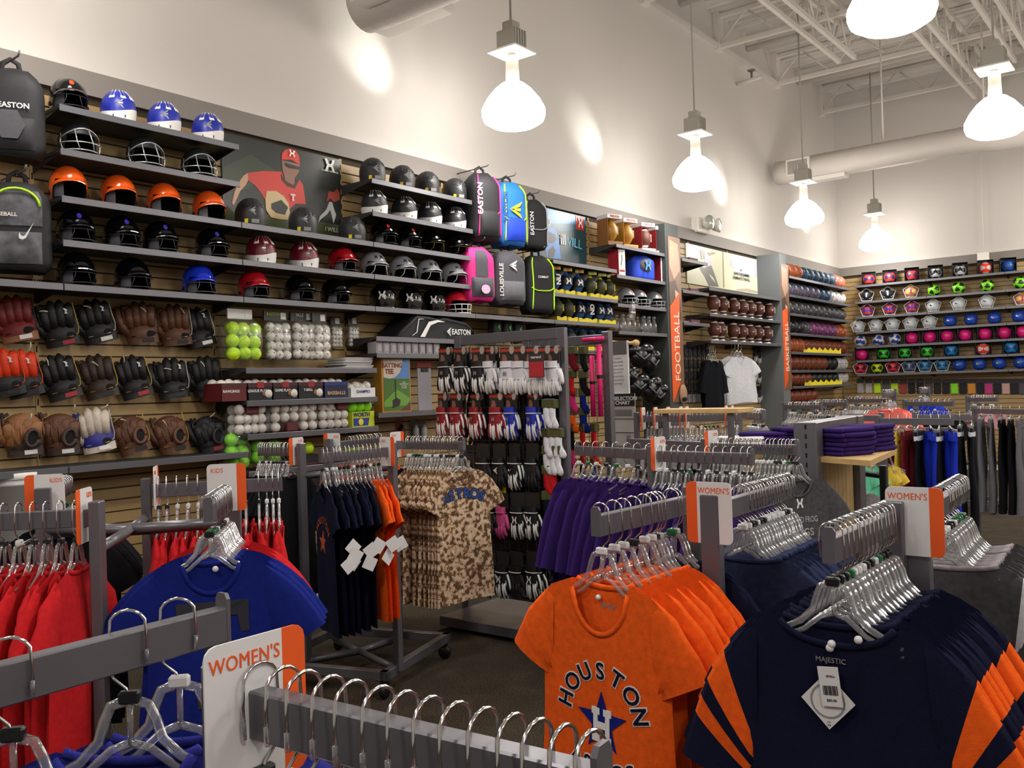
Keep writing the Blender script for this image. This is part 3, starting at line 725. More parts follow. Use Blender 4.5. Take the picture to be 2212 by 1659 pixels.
# ================================================================ wall shelves
Q = pi / 2
SHM = {}
def shelf(y0, y1, z, label, d=.36, back=False, group='metal shelves on the slat wall'):
    L = round(y1 - y0 - .006, 3)
    if (L, d) not in SHM:
        a = MB().box(0, L, -d + .004, -.004, -.02, 0); r = MB().cbox(0, L, -d - .006, -d + .004, -.036, .004, .002)
        k = MB(); k.prism([(-d + .01, -.02), (-.004, -.02), (-.004, -.085)], 0, .004, 0, lambda u, y, v: (y, u, v))
        SHM[(L, d)] = (a.mesh('wall_shelf', [SHELF]), r.mesh('price_rail', [RAIL]), k.mesh('bracket', [SHELF]))
    a, r, k = SHM[(L, d)]
    o = obj('wall_shelf', a, None, None, (y0, YB, z) if back else (0, y0 + .003, z), 0 if back else Q); tag(o, label, 'shelf', group)
    obj('price_rail', r, None, o); obj('bracket', k, None, o, (.002, 0, 0)); obj('bracket', k, None, o, (L - .006, 0, 0))
    return o
def bay(k): return 2.53 + BAY * (k - 1), 2.53 + BAY * k
SH_ROWS = [(3.335, [1], 'top helmet shelf above the caged black helmets'), (3.08, [1], 'shelf of caged black helmets'), (2.805, [1, 2, 3], 'orange helmet row'), (2.55, [1, 2, 3], 'maroon helmet row'),
           (2.295, [0, 1, 2, 3, 4, 5], 'lowest long helmet row'), (3.31, [3], 'shelf of matte black helmets by the bags'), (3.05, [3], 'shelf of black and white helmets by the bags'),
           (1.24, [0, 1], 'ledge below the hanging gloves'), (1.81, [2], 'shelf below the bagged balls'), (1.585, [2], 'shelf of boxed baseballs'), (1.355, [2], 'shelf of shrink wrapped baseballs'), (1.1, [2], 'low shelf of neon softballs'),
           (2.06, [3], 'shelf under the black bat bag'), (1.93, [3], 'shelf of small grey boxes'), (1.455, [3], 'shelf under the batting tee box'),
           (2.9, [5], 'upper shelf above the small footballs'), (2.57, [5], 'middle shelf of small footballs'),
           (3.19, [6], 'top shelf of boxed footballs'), (2.85, [6], 'shelf of the blue sack'), (2.53, [6], 'shelf of silver helmets'), (2.225, [6], 'shelf of clear bottles')]
for z, bs, nm in SH_ROWS:
    for i, k in enumerate(bs):
        y0, y1 = bay(k); shelf(y0, y1, z, f'charcoal metal {nm}' + (f', {ORD[i]} section of it' if len(bs) > 1 else ''))
# ================================================================ helmets
def hsurf(az, z, off=0.0):
    q = (z - .085) / .115
    rf = sqrt(max(0, 1 - q * q)) if z > .085 else 1 - .1 * ((.085 - z) / .085) ** 2
    return ((.106 * rf + off) * sin(az), -(.128 * rf + off) * cos(az), z + off * max(0, q))
def deg(a): return a * 180 / pi
def shell(rim, mats, col=None, inner=True):
    b = MB(); nu, nv = 28, 9
    def pt(u, v, sc_=1.0):
        az = 2 * pi * u - pi; zr = rim(abs(deg(az))); z = zr + (.2 - zr) * cos(v * pi / 2)
        x, y, z = hsurf(az, z); return (x * sc_, y * sc_, z if sc_ == 1 else min(z, .19))
    def mi(i, j):
        az = deg(2 * pi * (i + .5) / nu - pi); zr = rim(abs(az)); z = zr + (.2 - zr) * cos((j + .5) / nv * pi / 2)
        return col(az, z) if col else 0
    b.grid(pt, nu, nv, closed_u=True, mis=mi)
    if inner:
        b.grid(lambda u, v: pt(u, v, .9), nu, nv, len(mats) - 1, closed_u=True)
        vs = [pt(i / nu, 1) for i in range(nu)] + [pt(i / nu, 1, .9) for i in range(nu)]
        b.add(vs, [(i, (i + 1) % nu, nu + (i + 1) % nu, nu + i) for i in range(nu)], len(mats) - 1)
    return b.mesh('helmet_shell', mats)
def sm(a, a0, a1): t = min(1, max(0, (a - a0) / (a1 - a0))); return t * t * (3 - 2 * t)
rimE = lambda a: .012 - .01 * sm(a, 50, 80) + .02 * sm(a, 120, 160)
rimF = lambda a: .108 * (1 - sm(a, 52, 76)) + .002 + .03 * sm(a, 120, 160)
def trimE(az, z):
    if 62 < az < 92 and z < .055: return 2
    if -110 < az < 62 and z < .05 + .03 * max(0, az) / 60: return 1
    return 0
def bill(m, z=.1, out=.055, w=56, name='bill', drop=.018):
    b = MB(); n = 10
    top = []; 
    for k, (r, dz) in enumerate(((-.004, 0), (out * .5, -.002), (out, -drop))):
        for i in range(n + 1):
            t = (2 * i / n - 1); az = radians(w) * t; p = hsurf(az, z); rr = r * (1 - .75 * t * t) if r > 0 else r
            top.append((p[0] + sin(az) * rr * .5, p[1] - rr, z + dz - .02 * t * t))
    fs = [(r * (n + 1) + i, r * (n + 1) + i + 1, (r + 1) * (n + 1) + i + 1, (r + 1) * (n + 1) + i) for r in range(2) for i in range(n)]
    b.add(top, fs, 0, True); b.add([(x, y, z - .006) for x, y, z in top], [f[::-1] for f in fs], 0, True)
    e = 2 * (n + 1); vs = top[e:] + [(x, y, z - .006) for x, y, z in top[e:]]
    b.add(vs, [(i, i + 1, n + 2 + i, n + 1 + i) for i in range(n)]); return b.mesh(name, [m])
def hdecal(polys, sx, sz, m, o, az0, z0, name='emblem', off=.0012):
    return mark(polys, sx, sz, m, o, 0, 0, 0, name, lambda x, y, z: hsurf(radians(az0) + x / .118, z0 + z, off - y), .001)
def cage(style, m, ms=None):
    b = MB(); P = lambda az, z, out: (lambda p: (p[0] * out, p[1] * out - .01, z))(hsurf(radians(az), min(max(z, .03), .12)))
    if style == 'catcher':
        b.tube([P(a, .1 + .035 * cos(radians(a) * 1.6), 1.12) for a in range(-70, 71, 14)], .004, 5)
        b.tube([P(a, .02 + .0 * a, 1.16) for a in range(-60, 61, 12)], .004, 5); b.tube([P(a, .058, 1.24) for a in range(-70, 71, 14)], .0035, 5)
        for a in (-26, 14): b.tube([P(a, .13, 1.1), P(a + 6, .06, 1.24), P(a + 14, .015, 1.16)], .0035, 5)
        for s in (-1, 1): b.tube([P(s * 70, .115, 1.1), P(s * 68, .06, 1.15), P(s * 60, .02, 1.16)], .004, 5)
    elif style == 'two':
        b.tube([P(a, .078, 1.1) for a in range(-66, 67, 12)], .0028, 5)
        for s in (-1, 1): b.tube([P(s * 22, .08, 1.13), P(s * 27, .04, 1.16), P(s * 46, .006, 1.08)], .0028, 5)
    elif style == 'grid':
        for z in (.075, .035, .006): b.tube([P(a, z, 1.24) for a in range(-72, 73, 12)], .0035, 5)
        for a in (-40, -14, 14, 40): b.tube([P(a, .078, 1.24), P(a * .9, .004, 1.22)], .003, 5)
    else:
        b.tube([P(a, .075, 1.08) for a in range(-66, 67, 12)], .0026, 5); b.tube([P(a, .02, 1.12) for a in range(-60, 61, 12)], .0026, 5)
        for a in (-18, 18): b.tube([P(a, .1, 1.0), P(a, .06, 1.14), P(a * 1.5, .018, 1.12)], .0026, 5)
    return b.mesh('face_cage', [m])
def sheen(n, c, r=.18, coat=.6): return mat(n, c, r, coat=coat)
h_blk = sheen('gloss_black_shell', '#08080a', .12); h_mat = mat('matte_black_shell', '#232327', .55); h_blue = sheen('matte_blue_shell', '#1d2b9c', .4, .1); h_mar = sheen('matte_maroon_shell', '#6b1226', .4, .1)
h_or = sheen('orange_shell', '#e2591a', .2); h_red = sheen('red_shell', '#a81220', .2); h_royal = sheen('royal_shell', '#1c36c8', .12); h_gry = sheen('grey_shell', '#96979d', .25); h_sil = mat('silver_shell', '#b9bcc0', .22, .5)
silv = mat('cage_silver', '#b9b9bb', .3, .6); offw = mat('cage_white', '#dedcd8', .4); gold = mat('gold_trim', '#8a6a2a', .35, .4)
pad = mat('grey_padding', '#6a6870', .8); tagp = mat('purple_tag', '#4a3bd0', .6)
def proto_E(m, trim, mk=LOGO_E, mkm=None, vents=True, sticker='clear', nm='batting_helmet'):
    o = obj(nm, shell(rimE, [m, DARK]), None)
    if trim:
        b = MB(); b.grid(lambda u, v: (lambda az: hsurf(radians(az), .004 + v * (.05 + .028 * sm(az, -20, 66) + .012 * sm(-az, 30, 100)), .0025))(-112 + 178 * u), 24, 3); obj('trim', b, [trim], o)
        b = MB(); b.grid(lambda u, v: hsurf(radians(66 + 26 * u), .002 + .056 * v * (1 - .5 * (2 * u - 1) ** 2), .002), 8, 3); obj('ear_opening', b, [DARK], o)
    if vents:
        vm = trim or hexmat('#2c2c30')
        for az in (-32, 8, 46):
            hdecal([[(-.5, .5), (-.34, .5), (-.24, -.26), (.24, -.26), (.34, .5), (.5, .5), (.4, -.5), (-.4, -.5)]], .05, .058, vm, o, az, .158, 'vent', .003)
    hdecal(mk, .062 if mk is LOGO_E else .064, .06, mkm or silv, o, -6 if mk is LOGO_E else -28, .1)
    if sticker == 'clear': hdecal([[(-.5, -.5), (.5, -.5), (.5, .5), (-.5, .5)]], .085, .024, hexmat('#2a2a2c'), o, -8, .024, 'sticker', .004)
    elif sticker == 'yellow':
        hdecal([[(-.5, -.5), (.4, -.5), (.5, .5), (-.4, .5)]], .03, .026, YELLOW, o, -30, .034, 'yellow_sticker', .003)
        hdecal([[(-.5, -.5), (.5, -.5), (.5, .5), (-.5, .5)]], .06, .024, mat('clear_sticker', '#8f8d8a', .2), o, 4, .034, 'sticker', .003)
    obj('bill', bill(trim or m, .022, .016, 50, drop=.006), None, o)
    return o
def proto_F(m, cg=None, cm=None, padd=True, billm=None, mk=None, mkm=None, dot=None, nm='batting_helmet', bl=True):
    o = obj(nm, shell(rimF, [m, DARK]), None)
    if bl: obj('bill', bill(billm or m, .112, .05, 60), None, o)
    if padd:
        b = MB(); b.grid(lambda u, v: (lambda p: (p[0] * .86, p[1] * .8, p[2]))(hsurf(radians(-85 + 60 * u), .02 + .08 * v)), 6, 4); obj('cheek_pad', b, [pad], o)
    for s in (-1, 1):
        b = MB(); b.ball((s * .106, -.012, .045), .014, 8, 6, sx=.4); obj('ear_vent', b, [DARK], o)
    if cg: obj('face_cage', cage(cg, cm or silv), None, o)
    if mk:
        for az in ((-14, 14) if mk is LOGO_UA and mkm is BLACK else (0,)): hdecal(mk, .032, .026, mkm, o, az, .142)
    if dot: hdecal([[(.5 * cos(k * pi / 5), .5 * sin(k * pi / 5)) for k in range(10)]], .036, .03, dot, o, 0, .15, 'emblem')
    return o
HP = {'eblue': lambda: proto_E(h_blue, WHITE), 'emar': lambda: proto_E(h_mar, WHITE), 'ebw': lambda: proto_E(h_mat, WHITE), 'emat': lambda: proto_E(h_mat, None, sticker='yellow'),
      'uablk': lambda: proto_E(h_blk, None, LOGO_UA, WHITE, False, None), 'cat': lambda: proto_F(h_mat, 'catcher', silv, False, bl=False), 'or': lambda: proto_F(h_or, None), 'blk': lambda: proto_F(h_blk, 'wire', hexmat('#3a3a3e'), True, dot=tagp),
      'blkor': lambda: proto_F(h_blk, 'wire', hexmat('#2a2a2e'), True, dot=mat('red_orange_dot', '#e0401c', .4)), 'gold': lambda: proto_F(h_blk, 'two', gold, False), 'royal': lambda: proto_F(h_royal, 'wire', hexmat('#55555a')), 'red': lambda: proto_F(h_red, 'wire', hexmat('#55555a')),
      'uagrey': lambda: proto_F(h_gry, 'two', offw, False, mk=LOGO_UA, mkm=BLACK), 'redmask': lambda: proto_F(sheen('bright_red_shell', '#d41f33', .25), 'grid', WHITE, False, bl=False),
      'silver': lambda: proto_F(h_sil, 'grid', silv, False, bl=False, dot=mat('orange_mark', '#c8562a', .5), nm='football_helmet'), 'plain': lambda: proto_F(h_blk, 'wire', hexmat('#303036'), True)}
HD = {'eblue': 'blue and white batting helmet with folded wing mark', 'emar': 'maroon and white batting helmet with folded wing mark', 'ebw': 'black batting helmet with white trim', 'emat': 'matte black batting helmet with yellow sticker', 'uablk': 'glossy black batting helmet with a white mark',
      'cat': 'black helmet with silver catcher cage', 'or': 'orange batting helmet with open face', 'blk': 'black batting helmet with a purple tag', 'blkor': 'black batting helmet with orange dot', 'gold': 'black batting helmet with gold wire guard', 'royal': 'shiny royal blue batting helmet',
      'red': 'red batting helmet with wire guard', 'uagrey': 'grey batting helmet with white wire guard', 'redmask': 'red fielding helmet with white mask', 'silver': 'silver football helmet with grid mask', 'plain': 'plain glossy black batting helmet'}
HM = {}
def helmet(k, loc, rz, label, group=None):
    if k not in HM:
        HM[k] = HP[k](); o = HM[k]; o.location = loc; o.rotation_euler = (0, 0, rz)
    else: o = dup(HM[k], loc, rz)
    o.scale = (1, 1, 1.1); tag(o, label, 'helmet', group); return o
def hrow(z, items, rown, x=.2):
    for i, (px, py, k) in enumerate(items):
        p = at_x(px, py, x); a = (.42 if k[0] in 'eu' and k != 'uagrey' else .25) + rnd.uniform(-.08, .08)
        helmet(k, (x, p.y, z + .001), Q - a, f'{HD[k]}, {ORD[i]} along the {rown}', 'helmets on the ' + rown)
hrow(3.335, [(147, 200, 'blkor'), (255, 222, 'eblue'), (354, 247, 'eblue'), (448, 266, 'eblue')], 'top blue helmet shelf')
hrow(3.08, [(166, 298, 'cat'), (310, 325, 'cat'), (426, 350, 'cat')], 'caged helmet shelf')
hrow(2.805, [(147, 392, 'or'), (255, 408, 'or'), (353, 427, 'or'), (450, 442, 'or'), (540, 455, 'emat'), (654, 475, 'emat'), (760, 492, 'emat'), (826, 505, 'blkor'), (878, 515, 'blkor'), (928, 522, 'gold'), (980, 530, 'gold')], 'orange helmet row')
hrow(2.55, [(163, 490, 'blk'), (262, 500, 'blk'), (345, 505, 'blk'), (456, 525, 'blk'), (563, 537, 'emar'), (656, 548, 'emar'), (738, 560, 'red'), (806, 568, 'uagrey'), (867, 576, 'uagrey'), (923, 583, 'uagrey'), (976, 590, 'uagrey')], 'maroon helmet row')
hrow(2.295, [(164, 582, 'plain'), (285, 595, 'plain'), (428, 605, 'royal'), (547, 615, 'red'), (645, 625, 'plain'), (723, 632, 'plain'), (826, 640, 'uablk'), (885, 646, 'uablk'), (937, 652, 'uablk'), (984, 657, 'redmask')], 'lowest helmet row')
hrow(3.31, [(804, 358, 'emat'), (868, 372, 'emat'), (922, 386, 'emat'), (981, 400, 'emat')], 'shelf beside the hanging bags')
hrow(3.05, [(808, 428, 'ebw'), (872, 440, 'ebw'), (927, 450, 'ebw'), (980, 460, 'ebw')], 'two tone shelf beside the hanging bags')
hrow(2.53, [(1350, 635, 'silver'), (1376, 637, 'silver'), (1410, 642, 'silver')], 'football helmet shelf')
# ================================================================ baseball gloves on the slat wall
def leather(n, c): return mat('leather_' + n, c, .55, noise=.15, nscale=25, bump=.2, bscale=120)
L_brn, L_dk, L_blk, L_red, L_or, L_tan, L_wht, L_blu = leather('brown', '#5c3722'), leather('dark_brown', '#33221a'), leather('black', '#141316'), leather('red', '#6d1c1c'), leather('orange', '#e8401a'), leather('tan', '#8a5a34'), leather('white', '#cfc2b4'), leather('blue', '#2a2a86')
lace = {'y': mat('lace_yellow', '#b39a3a', .6), 'w': mat('lace_white', '#b9b4ae', .6), 'k': mat('lace_black', '#1c1a1a', .7), 'o': mat('lace_orange', '#d0542a', .6)}
GL = {}
def glove_parts():
    P = MB()
    P.grid(lambda u, v: ((-.098 + .03 * v * v + u * (.19 - .055 * v * v)) * (1 + .06 * sin(pi * v)), -.012 - .05 * sin(pi * u) ** .6 * (.55 + .45 * sin(pi * min(1, v + .25))), .02 + .13 * v), 12, 7)
    P.grid(lambda u, v: (-.098 + u * .19, .03 - .03 * sin(pi * u), .02 + .13 * v), 6, 4)
    P.ball((0, 0, .085), .095, 14, 9, sx=1.04, sy=.45, sz=.95)
    fing = []
    for i, (x0, x1, zt, y1) in enumerate(((-.066, -.07, .245, -.035), (-.026, -.022, .268, -.042), (.016, .028, .265, -.042), (.056, .076, .24, -.034))):
        b = MB(); b.tube([(x0, -.03, .09), (x0 * 1.05, -.045, .15), ((x0 + x1) / 2, -.05, .21), (x1, y1, zt - .022), (x1, y1 + .012, zt)], .031, 8, flat=.72, taper=[.8, 1.0, 1.02, .86, .3]); fing.append(b.mesh('finger', [L_brn]))
    b = MB(); b.tube([(-.075, -.01, .05), (-.115, -.03, .11), (-.135, -.04, .17), (-.132, -.035, .225), (-.122, -.03, .24)], .028, 8, flat=.85, taper=[.9, 1.05, 1, .8, .3]); th = b.mesh('thumb', [L_brn])
    b = MB()
    for k in range(3): b.tube([(-.13 + .006 * k, -.03, .15 + k * .04), (-.098, -.052, .135 + k * .045), (-.068, -.045, .15 + k * .045)], .011, 5, flat=.5)
    b.tube([(-.1, -.05, .12), (-.1, -.05, .25)], .01, 5, flat=.5); wb = b.mesh('web', [L_brn])
    b = MB(); b.grid(lambda u, v: (.098 * cos(2 * pi * u), -.008 + .045 * sin(2 * pi * u), -.012 + .05 * v + .006 * sin(2 * pi * u)), 18, 2, closed_u=True); st = b.mesh('wrist_strap', [L_brn])
    b = MB(); b.ball((.035, -.05, .045), .042, 12, 6, sx=1.1, sy=.22, sz=.5); op = b.mesh('wrist_opening', [DARK])
    b = MB(); b.tube([(-.07, -.05, .035), (.06, -.056, .035), (.095, -.03, .05), (.103, -.035, .09), (.1, -.042, .15), (.1, -.045, .2), (.1, -.04, .235)], .0035, 4); lc = b.mesh('lacing', [L_brn])
    b = MB(); b.prism([(-.034, -.013), (.034, -.013), (.034, .013), (-.034, .013)], -.002, .002); lb = b.mesh('strap_label', [CARD])
    return P.mesh('baseball_glove', [L_brn]), fing, th, wb, st, op, lc, lb
GP = glove_parts()
GLOGO = [[(-.5, .5), (.1, .4), (.5, .1), (.2, -.1), (.45, -.5), (0, -.35), (-.4, -.4), (-.1, .0)]]
MITT = MB(); MITT.ball((-.008, -.012, .125), .118, 16, 10, sx=1.02, sy=.5, sz=.98)
for k in (-1, 0, 1): MITT.tube([(k * .035 - .01, -.062 + abs(k) * .006, .06), (k * .042 - .01, -.074 + abs(k) * .008, .12), (k * .04 - .01, -.06, .19)], .008, 5, flat=.6)
MITT = MITT.mesh('pocket', [L_brn]); RIM = MB(); RIM.tube([(.036 * cos(a), 0, .05 * sin(a)) for a in [2 * pi * k / 14 for k in range(15)]], .012, 6); RIM.ball((0, .004, 0), .034, 10, 6, sy=.15, sz=1.35, mi=1); RIM = RIM.mesh('opening_rim', [L_brn, DARK])
ZIP = MB().tube([(0, 0, 0), (.004, -.004, .03), (0, -.012, .045)], .0045, 5).mesh('zip_tie', [mat('cream_zip_tie', '#cfcab4', .5)])
def glove(loc, rz, tilt, palm, fng, strap, lc, lbl, label, group, sc_=1.0, mitt=False):
    o = obj('baseball_glove', GP[0], [palm], None, loc); o.rotation_euler = (rnd.uniform(-.15, .1), tilt, rz); o.scale = (sc_,) * 3; tag(o, label, 'glove', group)
    for f in GP[1]:
        q = obj('finger', f, [fng], o)
        if mitt: q.scale = (1.08, 1, .8)
    if mitt:
        obj('pocket', MITT, [fng], o); r_ = obj('opening_rim', RIM, [strap, DARK], o); r_.location = (.045, -.075, .085); r_.rotation_euler = (0, .3, .35)
    if rnd.random() < .75:
        zt = obj('zip_tie', ZIP, None, o, loc=(rnd.uniform(-.05, .08), -.08, rnd.uniform(.17, .26))); zt.rotation_euler = (rnd.uniform(-.6, .6), rnd.uniform(-1.5, 1.5), 0)
    if palm is L_blk and lc != 'k': mark(GLOGO, .022, .04, WHITE, o, .052, -.083, .19)
    obj('thumb', GP[2], [fng], o); obj('web', GP[3], [palm], o); obj('wrist_strap', GP[4], [strap], o); obj('wrist_opening', GP[5], None, o); obj('lacing', GP[6], [lace[lc]], o)
    obj('strap_label', GP[7], [lbl], o, loc=(.03, -.056, .005)); return o
lab_r, lab_w, lab_k = mat('label_red', '#a3222e', .5), WHITE, hexmat('#1a1a1c')
GROWS = [('row under the helmet shelf', [(48, 680, L_red, L_red, L_tan, 'k', lab_w, 'red'), (140, 690, L_blk, L_blk, L_blk, 'y', lab_r, 'black'), (222, 685, L_blk, L_blk, L_blk, 'w', lab_w, 'black'), (312, 690, L_brn, L_brn, L_brn, 'k', lab_k, 'dark brown'), (386, 695, L_brn, L_brn, L_brn, 'w', lab_k, 'brown'), (440, 700, L_blk, L_blk, L_blk, 'w', lab_w, 'black')]),
         ('middle row', [(22, 795, L_blk, L_or, L_blk, 'o', lab_k, 'black and orange'), (62, 797, L_blk, L_or, L_blk, 'o', lab_k, 'black and bright orange'), (146, 805, L_blk, L_blk, L_blk, 'y', lab_r, 'black'), (226, 805, L_dk, L_dk, L_dk, 'y', lab_k, 'dark brown'), (302, 805, L_blk, L_blk, L_blk, 'y', lab_r, 'black'), (380, 810, L_blk, L_blk, L_blk, 'w', lab_k, 'black grey laced'), (455, 805, L_blk, L_blk, L_blk, 'k', lab_w, 'plain black')]),
         ('row above the ledge', [(58, 925, L_dk, L_tan, L_dk, 'k', lab_w, 'tan catcher style'), (138, 925, L_brn, L_brn, L_dk, 'k', lab_w, 'brown'), (218, 920, L_blu, L_wht, L_wht, 'w', lab_w, 'white and blue'), (298, 925, L_brn, L_brn, L_brn, 'y', lab_k, 'dark brown'), (382, 925, L_brn, L_brn, L_brn, 'y', lab_k, 'brown leather'), (464, 925, L_blk, L_blk, L_blk, 'k', lab_r, 'black')])]
for rn, its in GROWS:
    for i, (px, py, a, b_, c, l, lb, dsc) in enumerate(its):
        p = at_x(px, py, .12); s = .98
        glove((.10, p.y, p.z - .145), Q - .45, -.16 + rnd.uniform(-.12, .12), a, b_, c, l, lb, f'{dsc} baseball glove, {ORD[i]} in the {rn} on the slat wall', 'baseball gloves in the ' + rn, s, rn == 'row above the ledge' and i != 2)
        pg = MB().tube([(0, 0, 0), (.1, 0, .005), (.11, 0, .02)], .004, 5)
        tag(obj('peg_hook', pg, [CHROME], None, (0.0, p.y, p.z + .06)), f'metal peg holding the {ORD[i]} glove of the {rn}', 'peg hook', 'peg hooks of the gloves')
# ================================================================ bags hanging on hooks
def bag_mesh(w, h, d, mats, e=.5, ny=14, nz=12, lean=0.0, top=.55, name='sports_bag'):
    b = MB()
    def fn(u, v):
        a = 2 * pi * u; k = min(1, (1 - v) / .22 if v > .78 else 1, .35 + v / .1 if v < .065 else 1); k = top + (1 - top) * sin(pi / 2 * max(0, min(1, k)))
        if v < .12: k = .86 + .14 * sin(pi / 2 * v / .12)
        cx, cy = cos(a), sin(a)
        return (w / 2 * k * math.copysign(abs(cx) ** e, cx), d / 2 * k * math.copysign(abs(cy) ** e, cy) - lean * v, h * v + .008 * sin(9 * u * pi + 5 * v))
    b.grid(fn, ny * 2, nz, closed_u=True)
    n = ny * 2; b.f.append([i for i in range(n)][::-1]); b.m.append(0); b.s.append(False); b.f.append([nz * n + i for i in range(n)]); b.m.append(0); b.s.append(False)
    return b.mesh(name, mats)
def bag_fn(w, h, d, e=.5):
    def s(a, v, off=.004):
        k = 1 if v < .78 else .55 + .45 * sin(pi / 2 * (1 - v) / .22)
        cx, cy = cos(a), sin(a); return ((w / 2 * k + off) * math.copysign(abs(cx) ** e, cx), (d / 2 * k + off) * math.copysign(abs(cy) ** e, cy), h * v)
    return s
def nylon(n, c): return mat('nylon_' + n, c, .7, noise=.08, nscale=40, bump=.12, bscale=300)
n_blk, n_pink, n_blue, n_grey, n_neon, n_royal = nylon('black', '#17161b'), nylon('pink', '#e02a86'), nylon('blue', '#1f6fc4'), nylon('grey', '#4d4b52'), nylon('neon', '#b6f01e'), nylon('royal', '#1741c8')
def bag(label, loc, rz, w, h, d, m, pipe=None, pocket=None, words=None, wm=None, wz=.3, wx=0, roll=0, ws=.05, strap=True, hook=True, panels=None, group=None, emb=None):
    t = obj('sports_bag', bag_mesh(w, h, d, [m]), None, None, loc, rz); tag(t, label, 'bag', group); s = bag_fn(w, h, d)
    if pipe:
        for a0 in (-Q - .62, -Q + .62):
            obj('piping', MB().tube([s(a0 + .18 * sin(pi * v), v, .006) for v in [.06 + .9 * i / 12 for i in range(13)]], .0075, 6), [pipe], t)
        obj('piping', MB().tube([s(-Q - .62 + 1.24 * i / 10, .44 - .06 * sin(pi * i / 10), .008) for i in range(11)], .006, 6), [pipe], t)
    if pocket:
        b = MB(); b.grid(lambda u, v: (lambda p: (p[0], p[1] - .03 * sin(pi * u) ** .5 * sin(pi * v) ** .5, p[2]))(s(-Q - .55 + 1.1 * u, .07 + .36 * v, .004)), 10, 6); obj('front_pocket', b, [pocket], t)
    if panels:
        for m2, a0, a1, v0, v1 in panels:
            b = MB(); b.grid(lambda u, v: s(a0 + (a1 - a0) * u, v0 + (v1 - v0) * v, .005), 10, 6); obj('side_panel', b, [m2], t)
    if strap:
        obj('strap', MB().tube([(-.05, 0, h * .97), (-.04, 0, h + .05), (0, 0, h + .075), (.04, 0, h + .05), (.05, 0, h * .97)], .014, 6, flat=.4), [n_blk], t)
    if words: text(words, ws, wm or WHITE, t, wx, -d / 2 - .012, h * wz, roll, bold=.02)
    if emb: mark(emb[0], emb[1], emb[1] * 1.15, emb[2], t, 0, -d / 2 - .014 - (.03 if pocket and emb[3] < .43 else 0), h * emb[3], th=.003)
    if hook:
        k = tag(obj('peg_hook', MB().tube([(0, .0, 0), (loc[0] + .1, 0, .01), (loc[0] + .12, 0, .035)], .006, 6), [GREY], None, (0, loc[1], loc[2] + h + .06)), 'grey peg under the strap of the ' + label, 'peg hook', 'peg hooks of the bags')
        k['label'] = ' '.join(k['label'].split()[:16])
    return t
def wall_pt(px, py, x): p = at_x(px, py, x); return p
p = at_x(28, 345, .2); bag('black backpack with grey round patch, upper of two by the top helmets', (.2, p.y, p.z), Q - .5, .34, .5, .2, n_blk, None, nylon('black2', '#232228'), 'EASTON', WHITE, .56, .02, 0, .042, emb=([[(.5 * cos(k * pi / 3), .5 * sin(k * pi / 3)) for k in range(6)]], .16, n_grey, .33))
camob = camo_mat if False else None
n_cam = mat('grey_camouflage_nylon', '#55545a', .8, noise=.55, nscale=14)
p = at_x(42, 588, .2); c = bag('camouflage backpack with neon arch piping, lower of two by the gloves', (.2, p.y, p.z), Q - .5, .34, .5, .2, n_blk, None, n_cam, 'BASEBALL', WHITE, .62, -.06, 0, .03, panels=[(n_cam, -Q - .6, -Q + .6, .5, .9)])
obj('piping', MB().tube([(.12 * cos(a), -.108, .36 + .1 * sin(a)) for a in [pi * i / 12 for i in range(13)]], .007, 6), [n_neon], c)
mark(LOGO_SW, .1, .13, WHITE, c, .06, -.14, .2, th=.003, roll=.5)
BAGS = [((1040, 525), .3, 'black and hot pink upright bag on the upper hooks', dict(w=.3, h=.62, d=.3, m=n_blk, pipe=n_pink, pocket=n_blk, words='EASTON', wz=.6, wx=-.1, roll=Q, ws=.075)),
        ((1098, 535), .3, 'blue and neon yellow upright bag on the upper hooks', dict(w=.3, h=.6, d=.3, m=n_blue, pipe=n_neon, pocket=n_royal, words='EASTON', wm=hexmat('#2b4fa0'), wz=.6, wx=-.11, roll=Q, ws=.07, emb=(LOGO_E, .14, mat('yellow_mark', '#e8d018', .6), .55))),
        ((1149, 540), .3, 'small plain black bag beside the blue poster', dict(w=.3, h=.48, d=.2, m=n_blk, pipe=hexmat('#9a989c'), words='EASTON', wz=.5, wx=-.06, roll=Q, ws=.06)),
        ((1030, 652), .3, 'pink and grey bag below the upper hooks', dict(w=.3, h=.48, d=.25, m=n_pink, pocket=n_grey, panels=[(n_grey, -Q - .2, -Q + .12, .44, .95)], emb=([[(.5 * cos(k * pi / 6), .4 * sin(k * pi / 6)) for k in range(12)]], .09, hexmat('#f0b8d8'), .2))),
        ((1095, 660), .3, 'grey and black bag with vertical lettering below the blue bag', dict(w=.34, h=.5, d=.25, m=n_grey, pocket=nylon('grey2', '#6a686e'), words='LOUISVILLE', wz=.45, wx=-.13, roll=Q, ws=.06, emb=(LOGO_E, .09, WHITE, .72))),
        ((1160, 678), .3, 'black bag with neon green outlines beside the small footballs', dict(w=.32, h=.56, d=.24, m=n_blk, pipe=n_neon, words='COMBAT', wz=.62, ws=.03))]
for (px, py), x, lb, kw in BAGS:
    p = at_x(px, py, x); bag(lb, (x, p.y, p.z), Q - .35 if kw['m'] is not n_blk or kw.get('pipe') is not n_pink else Q - .3, group=None, **kw)
for i, (px, py) in enumerate(((1068, 700), (1092, 702), (1115, 706))):
    p = at_x(px, py, .2); t = obj('shoe_pack', bag_mesh(.12, .24, .1, [n_blk], top=.7), None, None, (.2, p.y, p.z - .16), Q); tag(t, f'small black gear pouch, {ORD[i]} beyond the black bat bag', 'pouch', 'black gear pouches')
    mark(LOGO_E, .04, .06, mat('green_mark', '#3fae4a', .6), t, 0, -.056, .13)
